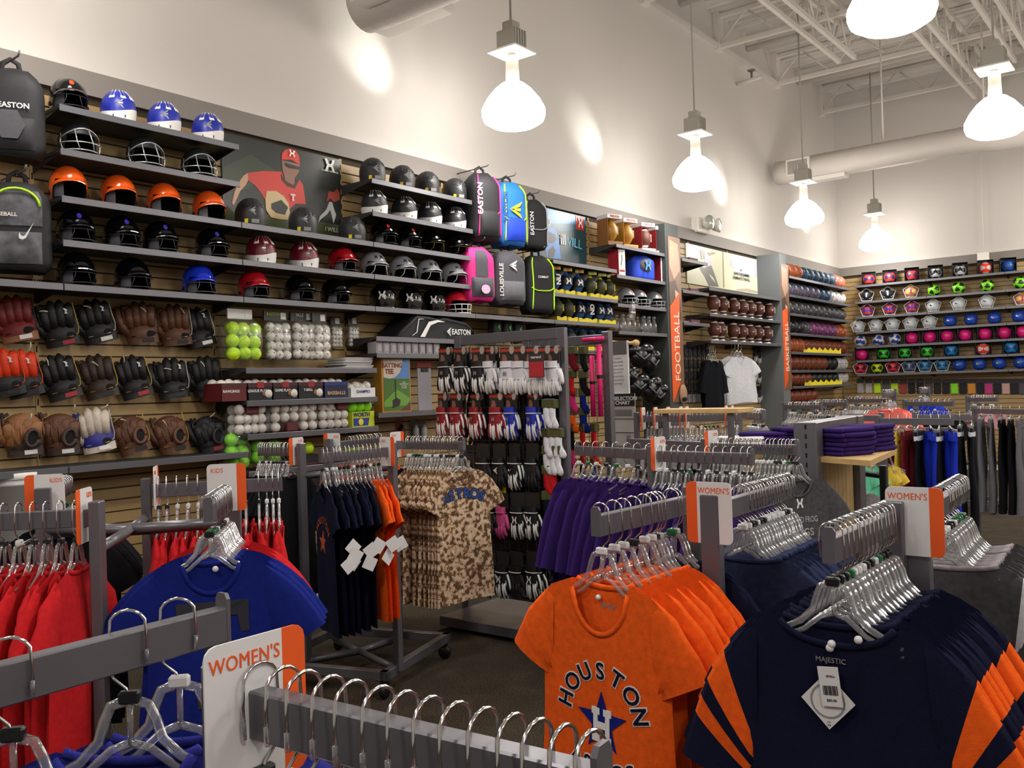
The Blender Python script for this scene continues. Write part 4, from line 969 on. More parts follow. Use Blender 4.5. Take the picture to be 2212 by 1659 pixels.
# long black bat bag on the shelf
p0, p1 = at_x(855, 722, .3), at_x(1012, 728, .3)
t = thing('bat_bag', 'long black bat bag with white swoops lying on the shelf above the small boxes', 'bag', (.2, (p0.y + p1.y) / 2, 2.061), Q)
L = p1.y - p0.y; hp = [(-.5, .0), (-.46, .05), (-.36, .12), (-.28, .19), (-.1, .185), (.02, .17), (.1, .185), (.25, .17), (.4, .15), (.5, .08), (.5, 0)]
b = MB(); 
for j in range(2): pass
rows_ = []
n = len(hp)
for k, (yy, s_) in enumerate(((-.15, .8), (-.165, .95), (-.1, 1.05), (.1, 1.05), (.15, .9))): rows_ += [(u * L, yy, v * s_ + .004) for u, v in hp]
b.add(rows_, [(k * n + i, k * n + i + 1, (k + 1) * n + i + 1, (k + 1) * n + i) for k in range(4) for i in range(n - 1)], 0, True); b.add(rows_[:n], [tuple(range(n))[::-1]]); b.add(rows_[-n:], [tuple(range(n))])
obj('bag_body', b, [n_blk], t)
mark([[(-.26, .0), (-.2, .0), (-.12, .1), (-.02, .13), (.08, .135), (-.02, .15), (-.14, .13)]], L, 1, WHITE, t, 0, -.166, .012, 'white_swoop', th=.003)
obj('piping', MB().tube([(-.36 * L, -.165, .02), (-.3 * L, -.165, .05), (-.26 * L, -.155, .16), (-.16 * L, -.15, .165)], .004, 5), [WHITE], t)
mark(LOGO_E, .06, .075, WHITE, t, .13 * L, -.168, .065, th=.003); text('EASTON', .065, WHITE, t, .13 * L + .16, -.17, .065, bold=.02)
# ================================================================ posters and banners: flat prints on boards
def poster(name, label, cat, quad, x, base, layers, rim=None):
    """quad: picture corners TL TR BR BL of a board on the plane at distance x from the wall; layers: flat colour shapes"""
    def W(q): p = at_x(q[0], q[1], x); return (p.y, p.z)
    P = [W(q) for q in quad]; y0, y1 = (P[0][0] + P[3][0]) / 2, (P[1][0] + P[2][0]) / 2; z0, z1 = (P[2][1] + P[3][1]) / 2, (P[0][1] + P[1][1]) / 2
    t = obj(name, MB().box(0, y1 - y0, 0, .012, 0, z1 - z0), [base], None, (x, y0, z0), Q); tag(t, label, cat)
    for k, (nm, m, polys) in enumerate(layers):
        b = MB()
        for pl in polys:
            q = [(lambda w_: (min(y1 - y0, max(0, w_[0] - y0)), min(z1 - z0, max(0, w_[1] - z0))))(W(c)) for c in pl]; b.prism(q, -.0006 * (k + 1), .001)
        obj(nm, b, [m], t)
    return t, lambda px, py: (lambda w_: (w_[0] - y0, w_[1] - z0))(W((px, py))), (y1 - y0, z1 - z0)
def zp(ox, oy, s_): return lambda pts: [(ox + a * s_, oy + b * s_) for a, b in pts]
pm = lambda h: mat('print_' + h[1:], h, .3)
g = zp(460, 280, .2712)
t, pos, (pw, ph) = poster('wall_poster', 'poster of a ball player in red cap and shirt holding a glove', 'poster', [(480, 285), (735, 345), (738, 512), (480, 478)], .014, pm('#20231e'), [
    ('field_print', pm('#4a5230'), [g([(-40, 600), (1020, 760), (1020, 880), (-40, 800)])]), ('tree_print', pm('#2f3a26'), [g([(80, 300), (300, 200), (500, 330), (260, 480), (60, 470)])]),
    ('shirt_print', pm('#c8352a'), [g([(275, 345), (400, 330), (545, 335), (580, 420), (640, 450), (685, 395), (715, 440), (725, 500), (738, 595), (660, 590), (600, 640), (480, 520), (430, 490), (415, 560), (380, 500), (330, 440), (280, 400)])]),
    ('arm_print', pm('#c79a78'), [g([(275, 345), (280, 400), (262, 440), (215, 490), (185, 560), (165, 605), (150, 585), (170, 500), (205, 420), (240, 370)])]),
    ('face_print', pm('#8a6450'), [g([(545, 245), (690, 275), (682, 340), (650, 385), (650, 450), (580, 420), (555, 330)])]),
    ('collar_print', pm('#3a1512'), [g([(540, 350), (580, 410), (640, 445), (660, 400), (690, 395), (650, 470), (590, 450), (545, 400)])]),
    ('cap_print', pm('#cf3a2e'), [g([(545, 240), (548, 190), (572, 162), (612, 152), (660, 172), (683, 212), (690, 280), (620, 240)])]),
    ('glasses_print', pm('#1b1512'), [g([(565, 262), (600, 272), (640, 285), (688, 300), (680, 318), (640, 312), (600, 306), (575, 290)])]),
    ('glove_print', pm('#c9b184'), [g([(425, 490), (500, 490), (560, 530), (600, 590), (610, 660), (590, 720), (530, 715), (460, 700), (420, 640), (415, 560)])]),
    ('glove_palm_print', pm('#1d1a15'), [g([(460, 590), (540, 560), (595, 620), (570, 680), (500, 665), (460, 630)])]),
    ('far_shirt_print', pm('#9c3a2a'), [g([(920, 490), (960, 500), (985, 470), (1005, 500), (1005, 560), (960, 580), (930, 550), (900, 575)])]),
    ('far_trousers_print', pm('#b9b9ba'), [g([(925, 575), (945, 580), (962, 640), (977, 680), (958, 745), (945, 690), (930, 640), (905, 675), (850, 720), (838, 740), (850, 690), (900, 640)])])])
mark(LOGO_UA, .1, .1, WHITE, t, *((lambda q: (q[0], -.012, q[1]))(pos(710.5, 358))))
for s_, px, py, sz in (('UNDER ARMOUR', 711, 371, .022), ('I WILL.', 716, 497, .05)):
    q = pos(px, py); text(s_, sz, WHITE, t, q[0], -.011, q[1])
q = pos(629, 332); mark(LOGO_UA, .055, .05, WHITE, t, q[0], -.012, q[1])
q = pos(631, 427); mark(BLKT, .045, .05, WHITE, t, q[0], -.012, q[1])
g = zp(1140, 440, .1808)
t, pos, _ = poster('wall_poster', 'blue poster of a helmeted football player beside the boxed footballs', 'poster', [(1150, 441), (1264, 470), (1268, 570), (1150, 553)], .014, pm('#1f5a70'), [
    ('sky_print', pm('#2f86b8'), [g([(0, 0), (690, 150), (690, 250), (165, 230)])]), ('wall_print', pm('#23474f'), [g([(0, 420), (400, 330), (690, 300), (720, 720), (0, 640)])]),
    ('jersey_print', pm('#3f7fd0'), [g([(185, 270), (240, 280), (300, 290), (340, 330), (368, 450), (395, 655), (235, 650), (215, 560), (195, 480), (185, 400)])]),
    ('dark_accent_print', pm('#1a2433'), [g([(190, 290), (225, 320), (330, 370), (345, 430), (290, 480), (230, 460), (195, 420)]), g([(240, 560), (300, 500), (330, 560), (310, 640), (240, 645)])]),  # dark accents on the printed player
    ('helmet_print', pm('#6d8796'), [g([(190, 120), (230, 128), (265, 185), (272, 250), (240, 285), (200, 262)])]), ('mask_print', pm('#14202a'), [g([(205, 180), (255, 190), (262, 240), (215, 250)])]),
    ('square_print', pm('#c8352a'), [g([(570, 140), (665, 160), (668, 325), (578, 305)])])])
q = pos(1252, 482); mark(LOGO_UA, .09, .11, WHITE, t, q[0], -.012, q[1])
q = pos(1215, 519); text('ill', .16, WHITE, t, q[0], -.011, q[1], bold=.02)
q = pos(1233, 524); text('WILL', .14, mat('cyan_print', '#58b8dc', .4), t, q[0] + .02, -.011, q[1], skew=.25)
g = zp(1430, 480, .1326)
t, pos, _ = poster('wall_poster', 'pale two panel poster of a runner with dark slogan lettering', 'poster', [(1479, 525), (1634, 560), (1640, 632), (1488, 617)], .014, pm('#cfcfb4'), [
    ('mist_print', pm('#bcb8c0'), [g([(1100, 530), (1540, 610), (1550, 900), (1250, 860), (1100, 700)])]), ('ground_print', pm('#a89c8c'), [g([(1220, 1090), (1380, 1080), (1560, 1130), (1590, 1160), (1200, 1110)])]),
    ('trousers_print', pm('#6f6c66'), [g([(608, 710), (690, 745), (800, 700), (850, 830), (925, 1055), (760, 1040), (690, 880), (620, 770)])]), ('gap_print', pm('#d2d0c0'), [g([(760, 835), (830, 900), (872, 990), (800, 910)])]),
    ('shirt_print', pm('#c9c6d6'), [g([(690, 500), (790, 540), (805, 690), (700, 740)])]), ('arm_print', pm('#a58a6c'), [g([(740, 495), (870, 490), (850, 522), (760, 550)])]), ('cap_print', pm('#8d877c'), [g([(620, 450), (655, 440), (690, 480), (690, 600), (640, 612)])]),
    ('join_print', pm('#8f7a50'), [g([(985, 480), (992, 480), (1010, 1065), (1000, 1065)])])])
bk = pm('#24211f'); q = pos(1601, 584); mark(LOGO_SW, .09, .08, bk, t, q[0], -.012, q[1])
for s_, py in (('OWN THE SUMMER.', 594), ('DOMINATE THE FALL.', 603)): q = pos(1602, py); text(s_, .06, bk, t, q[0] - .01, -.011, q[1], bold=.02, sx=1.05)
# ================================================================ balls
neon = mat('neon_softball', '#c4ee1c', .5, bump=.05); neong = mat('neon_green_ball', '#8be01a', .5); bwhite = mat('baseball_white', '#d8d4cc', .5); stitch = mat('red_stitch', '#a5242a', .6)
def seam_ball(r, m, m2, nm='ball'):
    b = MB(); b.ball((0, 0, 0), r, 14, 9)
    pts = []
    for i in range(25):
        a = 2 * pi * i / 24; th = pi / 2 - .45 * pi * cos(2 * a) * .55; pts.append((r * 1.004 * sin(th) * cos(a), r * 1.004 * cos(th), r * 1.004 * sin(th) * sin(a)))
    b.tube(pts, r * .025, 4, 1, cap=False); return b.mesh(nm, [m, m2])
B_SOFT = seam_ball(.048, neon, mat('seam_olive', '#8a9a2a', .7)); B_BASE = seam_ball(.0368, bwhite, stitch); B_GRN = seam_ball(.046, neong, mat('seam_green', '#4f9a2a', .7))
b = MB(); b.ball((0, 0, 0), .036, 16, 10)
for k in range(len(b.f)): b.m[k] = 1 if (k > 40 and k % 5 == 0 and (k // 16) % 2 == 0) else 0
B_WIF = b.mesh('ball', [mat('wiffle_white', '#e6e2da', .45), mat('wiffle_hole', '#8f8b83', .8)])
def film_box(w, d, h):
    b = MB(); b.grid(lambda u, v: (lambda a, k: (w / 2 * k * math.copysign(abs(cos(a)) ** .5, cos(a)), d / 2 * k * math.copysign(abs(sin(a)) ** .5, sin(a)), h * v))(2 * pi * u, .55 + .45 * sin(pi * min(1, max(0, v * 1.02))) ** .35), 16, 8, closed_u=True); return b
def ball_bag(label, px, py, x, ball, r, cols, rows, deep, head=None, words=None, group=None, hw=None):
    p = at_x(px, py, x); H = rows * r * 1.85; Wd = cols * r * 1.9
    t = thing('ball_bag', label, 'ball bag', (x, p.y, p.z - H / 2), Q, group)
    for k in range(deep):
        for j in range(rows):
            for i in range(cols - (k % 2)):
                o = obj('ball', ball, None, t, ((i - (cols - 1 - (k % 2)) / 2) * r * 1.88 + rnd.uniform(-.1, .1) * r, (k - (deep - 1) / 2) * r * 1.6, r + j * r * 1.8 + rnd.uniform(-.12, .12) * r))
                o.rotation_euler = (rnd.random() * 6, rnd.random() * 6, rnd.random() * 6)
    obj('bag_film', film_box(Wd + .02, deep * r * 2 + .01, H + r * .6), [FILM], t)
    if head:
        h = obj('header_card', MB().box(-(hw or Wd) / 2, (hw or Wd) / 2, -.006, .006, H + r * .5, H + r * .5 + .07), [head], t)
        obj('price_label', MB().box((hw or Wd) / 2 - .06, (hw or Wd) / 2 - .015, -.009, -.006, H + r * .5 + .012, H + r * .5 + .06), [CARD], h)
        if words: text(words, .032, mat('lime_print', '#b9d92a', .5) if words == 'EASTON' else WHITE, h, -.02, -.0085, H + r * .5 + .045)
    return t
ball_bag('bag of neon softballs with white and blue header beside the gloves', 519, 738, .22, B_SOFT, .048, 3, 3, 2, CARD, None, hw=.2)
ball_bag('bag of white perforated balls with black header, second bag from the neon softballs', 596, 738, .2, B_WIF, .036, 3, 4, 2, BLACK, 'EASTON')
ball_bag('bag of white perforated balls, third bag from the neon softballs', 652, 738, .2, B_WIF, .036, 3, 4, 2, BLACK, 'SKLZ')
ball_bag('bag of white perforated balls with a bulging front, fourth from the neon softballs', 690, 740, .24, B_WIF, .036, 2, 4, 2, BLACK, None)
b = MB(); b.ball((0, 0, 0), .018, 8, 6); B_SM = b.mesh('ball', [bwhite])
ball_bag('small bag of little white balls next to the large bags', 725, 728, .06, B_SM, .018, 3, 5, 2, BLACK, None)
ball_bag('small bag of little white balls hanging alone', 762, 727, .06, B_SM, .018, 3, 5, 2, BLACK, None)
for i, px in enumerate((505, 548, 585)): ball_bag(f'net bag of neon green softballs below the wrapped baseballs, {ORD[i]} from the gloves', px, 975, .2, B_GRN, .046, 1 if i else 2, 3 if i == 0 else 2, 2)
for i, (px, py) in enumerate(((640, 962), (664, 962), (752, 958), (770, 958))):
    p = at_x(px, py, .22); tag(obj('softball', B_SOFT, None, None, (.22, p.y, p.z - .02)), f'loose neon softball on the box below the wrapped baseballs, {ORD[i]} from the glove wall', 'ball', 'loose neon softballs')
    if i % 2 == 0: 
        b = MB().cbox(-.09, .13, -.1, .1, -.22, 0, .004); o = tag(obj('ball_carton', b, [hexmat('#1d1c20')], None, (.22, p.y, p.z - .068), Q), f'dark open carton under the {ORD[i]} pair of loose neon softballs', 'box'); obj('carton_label', MB().box(-.06, .1, -.102, -.1, -.17, -.06), [hexmat('#5a1d22')], o)
# boxed baseballs
def ybox(px0, px1, py, x): return at_x(px0, py, x).y, at_x(px1, py, x).y
BOX = [(478, 533, '#5d1016', 'RAWLINGS', 'dark red'), (536, 588, '#15131a', 'LEAGUE PLAY', 'black'), (590, 643, '#15131a', 'GAME PLAY', 'black'), (645, 698, '#15131a', 'T-BALL', 'black'), (701, 751, '#1b2144', 'BASEBALLS', 'navy')]
for i, (a, c, col, wd, cn) in enumerate(BOX):
    y0, y1 = ybox(a, c, 845, .33); L = y1 - y0
    t = thing('baseball_box', f'{cn} open box of baseballs, {ORD[i]} from the gloves on the boxed ball shelf', 'box', (.2, (y0 + y1) / 2, 1.586), Q, 'open boxes of baseballs')
    b = MB(); h = .125
    b.box(-L / 2, L / 2, -.13, -.127, 0, h); b.box(-L / 2, L / 2, .1, .103, 0, h); b.box(-L / 2, -L / 2 + .003, -.13, .1, 0, h); b.box(L / 2 - .003, L / 2, -.13, .1, 0, h); b.box(-L / 2, L / 2, -.13, .1, 0, .003)
    obj('carton', b, [hexmat(col)], t); obj('top_stripe', MB().box(-L / 2, L / 2, -.132, -.13, h * .78, h), [hexmat('#4a1820' if i < 4 else '#2a3a7a')], t)
    text(wd, .026 if i < 4 else .036, WHITE if i < 4 else MAPLE, t, -L * .12 if i < 4 else 0, -.1325, h * .55 if i < 4 else .04, bold=.02)
    if 0 < i < 4:
        obj('label_patch', MB().box(-.028, .03, -.134, -.132, h * .72, h * 1.05), [hexmat('#9c2428')], t)
        for k, (dx, cm, r) in enumerate(((L * .2, '#8a6038', .024), (L * .34, '#d6d2cb', .03))):
            bb = MB(); bb.x = Matrix.Translation((dx, -.1325 - .0006 * k, h * .38)) @ Matrix.Rotation(pi / 2, 4, 'X'); bb.lathe([(.0005, .001), (r, .0006), (r, 0)], 18); obj('ball_print', bb, [hexmat(cm)], t)
    for j in range(3):
        for k in range(2): obj('ball', B_BASE, None, t, ((j - 1) * L * .3, -.07 + k * .1, h - .012 + .006 * ((j + k) % 2)))
y0, y1 = ybox(757, 811, 842, .33); L = y1 - y0
t = thing('baseball_box', 'low white box with loose baseballs at the end of the boxed ball shelf', 'box', (.2, (y0 + y1) / 2, 1.586), Q)
b = MB(); h = .075; b.box(-L / 2, L / 2, -.13, -.127, 0, h); b.box(-L / 2, L / 2, .1, .103, 0, h); b.box(-L / 2, -L / 2 + .003, -.13, .1, 0, h); b.box(L / 2 - .003, L / 2, -.13, .1, 0, h); b.box(-L / 2, L / 2, -.13, .1, 0, .003)
obj('carton', b, [CARD], t); text('CHAMPRO', .03, hexmat('#2a3a6a'), t, 0, -.132, .045, bold=.02)
for j in range(4):
    for k in range(2): obj('ball', B_BASE, None, t, ((j - 1.5) * L * .22, -.07 + k * .1, .075 + .015 * (j % 2)))
# shrink wrapped baseballs, stacked
for i, (a, c, cols, rws, bnd) in enumerate(((512, 575, 4, 3, (2, 2)), (587, 687, 5, 3, (0, 2)), (693, 753, 4, 3, (2, 3)))):
    y0, y1 = ybox(a, c, 905, .3)
    t = thing('baseball_pack', f'shrink wrapped stack of white baseballs, {ORD[i]} from the gloves on its shelf', 'ball pack', (.22, (y0 + y1) / 2, 1.356), Q, 'shrink wrapped baseballs')
    for j in range(rws):
        for k in range(cols):
            if j == bnd[0] and k in (bnd[1] - 1, bnd[1]): continue
            for dp in range(2):
                o = obj('ball', B_BASE, None, t, ((k - (cols - 1) / 2) * (y1 - y0) / cols, -.06 + dp * .075, .037 + j * .068)); o.rotation_euler = (rnd.random() * 6, rnd.random() * 6, 0)
    bb = MB(); bb.cbox(-.05, .05, -.1, -.02, .006 + bnd[0] * .068, .066 + bnd[0] * .068, .004); bb.x = None
    o = obj('brand_wrap', bb, [hexmat('#5d1c20')], t, ((bnd[1] - .5 - (cols - 1) / 2) * (y1 - y0) / cols, 0, 0))
    obj('wrap_film', film_box(y1 - y0 + .03, .17, .225), [FILM], t)
y0, y1 = ybox(757, 805, 900, .3)
t = thing('softball_box', 'yellow and blue box with neon green balls beside the wrapped baseballs', 'box', (.22, (y0 + y1) / 2, 1.356), Q); L = y1 - y0
obj('carton', MB().cbox(-L / 2, L / 2, -.1, .08, 0, .12, .002), [hexmat('#b9c41c')], t); obj('blue_panel', MB().prism([(-L * .45, .01), (L * .2, .01), (L * .26, .07), (-L * .45, .07)], -.102, -.1), [hexmat('#22388a')], t)
text('WORTH', .045, hexmat('#1d2c6a'), t, -.02, -.103, .095, bold=.03); bb = MB(); bb.x = Matrix.Translation((-.03, -.104, .04)) @ Matrix.Rotation(pi / 2, 4, 'X'); bb.lathe([(.0005, .002), (.026, 0)], 16); obj('ball_print', bb, [YELLOW], t)
for k in range(3): obj('ball', B_GRN, None, t, ((k - 1) * L * .33, -.05, .163))
for k in range(9):
    y0, y1 = ybox(722, 808, 780, .25); o = obj('booklet', MB().cbox(-.14, .14, -.105, .105, 0, .009, .001), [CARD if k % 2 else hexmat('#b9b4b2')], None, (.2 + rnd.uniform(-.006, .006), (y0 + y1) / 2 + rnd.uniform(-.02, .02), 1.811 + k * .0098), Q)
    tag(o, f'white scorebook, {ORD[k]} from the bottom of the pile beside the bagged balls', 'book', 'pile of white scorebooks'); obj('page_edge', MB().box(-.138, .138, -.1065, -.105, .0025, .0065), [hexmat('#8f8a8a')], o)
for k in range(9):
    px = 812 + k * 15.5; p = at_x(px, 748, .3); o = obj('small_carton', MB().cbox(-.036, .036, -.05, .05, 0, .095, .002), [mat('pale_grey_card', '#8d888c', .6)], None, (.29, p.y, 1.931), Q)
    tag(o, f'small grey carton, {ORD[k]} from the bagged balls under the black bat bag', 'box', 'row of small grey cartons'); obj('carton_label', MB().box(-.02, .02, -.052, -.05, .02, .07), [hexmat('#aaa6a8')], o)
# batting tee box, clipboard, blister packs
p = at_x(858, 884, .3); t = thing('batting_tee_box', 'tall green and tan printed batting tee box on the wall shelf', 'box', (.3, p.y, 1.457), Q - .1); Wb, Hb = .3, .44
obj('carton', MB().cbox(-Wb / 2, Wb / 2, 0, .11, 0, Hb, .002), [hexmat('#b8842e')], t)
def pr(nm, col, poly, d): obj(nm, MB().prism([(a * Wb, c * Hb) for a, c in poly], -.0012 * d, 0), [hexmat(col)], t)
pr('sky_print', '#5a86c4', [(-.44, .6), (.46, .6), (.46, .98), (-.44, .98)], 1); pr('field_print', '#4a6e2c', [(-.44, .03), (.46, .03), (.46, .62), (-.44, .62)], 2); pr('lawn_print', '#6a9a3a', [(-.44, .2), (0, .42), (.46, .25), (.46, .12), (-.44, .1)], 3)
pr('ball_print', '#c9bfae', [(-.44, .98), (.22, .98), (.2, .85), (.1, .72), (-.06, .64), (-.26, .62), (-.44, .65)], 4); pr('plate_print', '#2f241c', [(-.16, .08), (.08, .12), (.12, .22), (-.02, .27), (-.16, .22)], 4); pr('pole_print', '#2b2a26', [(-.06, .22), (-.03, .22), (-.03, .6), (-.06, .6)], 5); pr('dirt_print', '#5a3d28', [(.1, .03), (.46, .03), (.46, .2), (.3, .1)], 4)
text('BATTING', .05, hexmat('#7c2c22'), t, -.045, -.007, Hb * .86, bold=.03); text('TEE', .055, hexmat('#7c2c22'), t, -.075, -.007, Hb * .75, bold=.03)
for k, w_ in enumerate(('HIGH', 'PERFORMANCE', 'BATTING', 'TRAINER')): text(w_, .014, WHITE, t, .075, -.005, Hb * (.55 - .035 * k))
p = at_x(911, 882, .2); t = thing('coach_board', 'grey clipboard with red header beside the batting tee box', 'clipboard', (.24, p.y, 1.457), Q - .05)
obj('board', MB().cbox(-.08, .08, -.004, .004, 0, .36, .002), [mat('grey_board', '#8f8c94', .5)], t); obj('clip', MB().cbox(-.04, .04, -.016, -.004, .33, .36, .003), [BLACK], t); obj('header_card', MB().box(-.085, .085, -.003, .003, .37, .41), [hexmat('#8a2622')], t)
for k, px in enumerate((873, 903, 921)):
    p = at_x(px, 925, .06); t = thing('blister_pack', f'small hanging blister pack, {ORD[k]} from the ball shelves under the tee box', 'blister pack', (.004, p.y, p.z - .12), Q, 'blister packs under the tee box')
    obj('card', MB().box(-.045, .045, -.001, .001, 0, .2), [hexmat('#6a6668' if k else '#8a4a40')], t); b = MB(); b.lathe([(.001, .01), (.026, .012), (.026, .12), (.014, .135), (.012, .15), (.001, .15)], 12); obj('bottle', b, [CARD if k else BLACK], t, (0, -.028, 0))
t = thing('white_bucket', 'white lidded ball bucket under the lowest ledge', 'bucket', (.22, at_x(30, 1035, .22).y, .86), Q)
b = MB(); b.lathe([(.001, 0), (.13, 0), (.148, .3), (.152, .3), (.152, .32), (.148, .32), (.15, .36)], 24); obj('bucket_body', b, [CARD], t); b = MB(); b.lathe([(.156, .335), (.16, .34), (.16, .37), (.14, .372), (.001, .372)], 24); obj('lid', b, [WHITE], t)
tag(obj('display_plinth', MB().cbox(.02, .42, 1.6, 2.7, 0, .86, .004), [SHELF]), 'dark metal plinth carrying the white bucket', 'plinth')
# ================================================================ small footballs
def fb_mesh(L, r, mats, bands, nm='football'):
    pr_ = []; mi = []; n = 16
    for i in range(n + 1):
        a = i / n; pr_.append((max(.001, r * sin(pi * a) ** .78), L * a))
        if i < n: mi.append(bands((i + .5) / n))
    b = MB(); b.lathe(pr_, 18, 0, mi); return b.mesh(nm, mats)
def laces(L, r, m, ang=.5):
    b = MB(); b.x = Matrix.Rotation(ang, 4, 'Z')
    for k in range(7): z = L * (.36 + .045 * k); b.box(-.014, .014, -r - .004, -r + .006, z, z + .004)
    b.box(-.003, .003, -r - .003, -r + .006, L * .34, L * .66); return b.mesh('laces', [m])
mblue, mblk, mgrey = mat('football_blue', '#1c4c9a', .5), mat('football_black', '#19191d', .5), mat('football_dark_olive', '#3a3d2c', .5)
MF = {'b': fb_mesh(.22, .066, [mblue, mblk], lambda a: 1 if .3 < a < .8 else 0), 'y': fb_mesh(.22, .066, [mgrey, mat('football_yellow', '#d8d81e', .5)], lambda a: 1 if a > .88 or a < .08 else 0)}
ML = {'b': laces(.22, .066, mat('lace_blue', '#2f78d8', .5), .9), 'y': laces(.22, .066, YELLOW, .7)}
def minifb(kind, mk, loc, label, group, full=True):
    t = thing('mini_football', label, 'football', loc, Q - .35, group)
    obj('ball', MF[kind], None, t, (0, 0, .03)); obj('laces', ML[kind], None, t, (0, 0, .03))
    b = MB(); b.prism([(-.062, 0), (.062, 0), (.062, .05), (.03, .05), (.0, .036), (-.03, .05), (-.062, .05)], -.08, -.077); b.box(-.062, -.059, -.08, .07, 0, .05); b.box(.059, .062, -.08, .07, 0, .05); b.box(-.062, .062, -.08, .07, 0, .003); obj('yellow_tray', b, [YELLOW], t)
    obj('back_card', MB().box(-.075, .075, .07, .073, 0, .29), [BLACK], t); h = obj('hang_tag', MB().box(-.05, .06, -.04, -.037, .255, .29), [hexmat('#b9b04a')], t); obj('tag_patch', MB().box(-.01, .03, -.042, -.04, .258, .288), [hexmat('#d0622a') if kind == 'b' else hexmat('#9aa03a')], h)
    fn = lambda x, y, z: (.066 * 1.04 * sin(x / .066) * sin(pi * min(.95, max(.05, (z - .03) / .22))) ** .78, -.066 * 1.04 * cos(x / .066) * sin(pi * min(.95, max(.05, (z - .03) / .22))) ** .78 - y, z)
    if mk == 'u': mark(LOGO_UA, .07, .065, WHITE, t, 0, .0, .15, 'emblem', fn, .002)
    elif mk: text(mk, .075, WHITE, t, .01, -.072, .15, Q if len(mk) > 1 else 0, bold=.03)
for z, py, its, rn in ((2.571, 610, [(1197, 'b', 'NU'), (1222, 'b', 'u'), (1247, 'b', 'u'), (1275, 'y', ''), (1296, 'y', ''), (1315, 'y', '')], 'upper row under the blue poster'), (2.296, 680, [(1204, 'y', ''), (1228, 'y', ''), (1251, 'b', 'u'), (1270, 'b', 'ND'), (1294, 'b', 'u'), (1311, 'b', 'u')], 'middle row under the blue poster'), (2.0, 720, [(1205, 'b', ''), (1230, 'b', ''), (1256, 'b', ''), (1276, 'b', ''), (1294, 'b', ''), (1309, 'b', '')], 'lowest row behind the glove stand')):
    for i, (px, k, mk) in enumerate(its):
        minifb(k, mk, (.24, at_x(px, py, .24).y, z), f'{"blue and black" if k == "b" else "dark olive and yellow"} small football, {ORD[i]} in the {rn}', 'small footballs in the ' + rn)
y0, y1 = bay(5); shelf(y0, y1, 1.998, 'charcoal metal shelf of small footballs behind the glove stand')
# boxed footballs and the sack
LEAT = mat('football_leather', '#5a2c1c', .5, bump=.3, bscale=300); FS = fb_mesh(.28, .085, [LEAT, WHITE], lambda a: 1 if (.1 < a < .17 or .8 < a < .88) else 0); FP = fb_mesh(.28, .085, [mat('gold_football', '#a87a2e', .4)], lambda a: 0); FL = laces(.28, .085, WHITE, .75)
for i, (px, c, cn, f) in enumerate(((1322, '#8a5a28', 'brown and gold', FP), (1356, '#b0822e', 'gold', FP), (1394, '#a01c2a', 'red', FS), (1424, '#a01c2a', 'red', FS))):
    y = at_x(px, 505, .25).y; t = thing('football_box', f'{cn} open display box with a football, {ORD[i]} along the top football shelf', 'box', (.22, y, 3.191), Q - .3, 'boxed footballs on the top shelf')
    m = hexmat(c); b = MB(); b.box(-.105, -.102, -.09, .09, 0, .34); b.box(-.105, .105, .087, .09, 0, .34); b.box(-.105, .105, -.09, .09, 0, .004); obj('carton', b, [m], t); obj('top_band', MB().cbox(-.107, .107, -.093, .093, .3, .345, .002), [CARD], t); obj('base_band', MB().box(-.107, .107, -.093, .09, .002, .045), [m if i < 2 else CARD], t)
    obj('ball', f, None, t, (0, -.01, .03)); obj('laces', FL, None, t, (0, -.01, .03)); text('WILSON', .035, hexmat('#b02a2a'), t, 0, -.095, .322, bold=.03)
for i, px in enumerate((1337, 1427)):
    y = at_x(px, 570, .28).y; t = thing('tee_carton', f'tall red and white carton {"before" if i == 0 else "beyond"} the blue drawstring sack', 'box', (.26, y, 2.851), Q - .2); obj('carton', MB().cbox(-.055, .055, -.07, .09, 0, .3, .002), [CARD], t); obj('red_side', MB().box(-.057, -.055, -.071, .09, 0, .3), [hexmat('#a01c2a')], t)
    obj('red_print', MB().box(-.04, .04, -.072, -.07, .05, .07), [hexmat('#b02a2a')], t); obj('tee_print', MB().tube([(-.02, -.071, .12), (0, -.071, .18), (.0, -.071, .24)], .004, 4), [hexmat('#55505a')], t)
y = at_x(1383, 575, .22).y; t = thing('drawstring_sack', 'royal blue drawstring sack with grey emblem patch on the shelf', 'bag', (.22, y, 2.851), Q - .25)
obj('sack', bag_mesh(.4, .29, .2, [n_royal], .8, top=.5), None, t); obj('grey_patch', MB().ball((0, -.07, .17), .1, 14, 10, sx=1.15, sy=.55, sz=.95), [n_grey], t); mark(LOGO_UA, .1, .11, mat('blue_mark', '#4a8ae0', .6), t, 0, -.128, .17, th=.004); obj('drawcord', MB().tube([(-.05, -.02, .27), (-.03, -.06, .33), (0, -.05, .3), (.04, -.03, .31)], .008, 6), [n_royal], t)
BT = MB(); BT.lathe([(.001, 0), (.035, .002), (.036, .1), (.03, .13), (.018, .15), (.016, .18), (.022, .185), (.02, .2), (.001, .202)], 12); BT = BT.mesh('clear_bottle', [CLEAR]); BC = MB(); BC.lathe([(.019, .18), (.024, .183), (.02, .206), (.001, .208)], 12); BC = BC.mesh('cap', [hexmat('#8f9096')])
n = 0
for c in (1350, 1395):
    for k in range(6):
        y = at_x(c + (k % 3 - 1) * 11, 690, .22).y; o = obj('clear_bottle', BT, None, None, (.26 - .09 * (k // 3), y, 2.226)); tag(o, f'clear sports bottle, {ORD[n]} along the shelf under the silver helmets', 'bottle', 'clear bottles under the silver helmets'); obj('cap', BC, None, o); n += 1
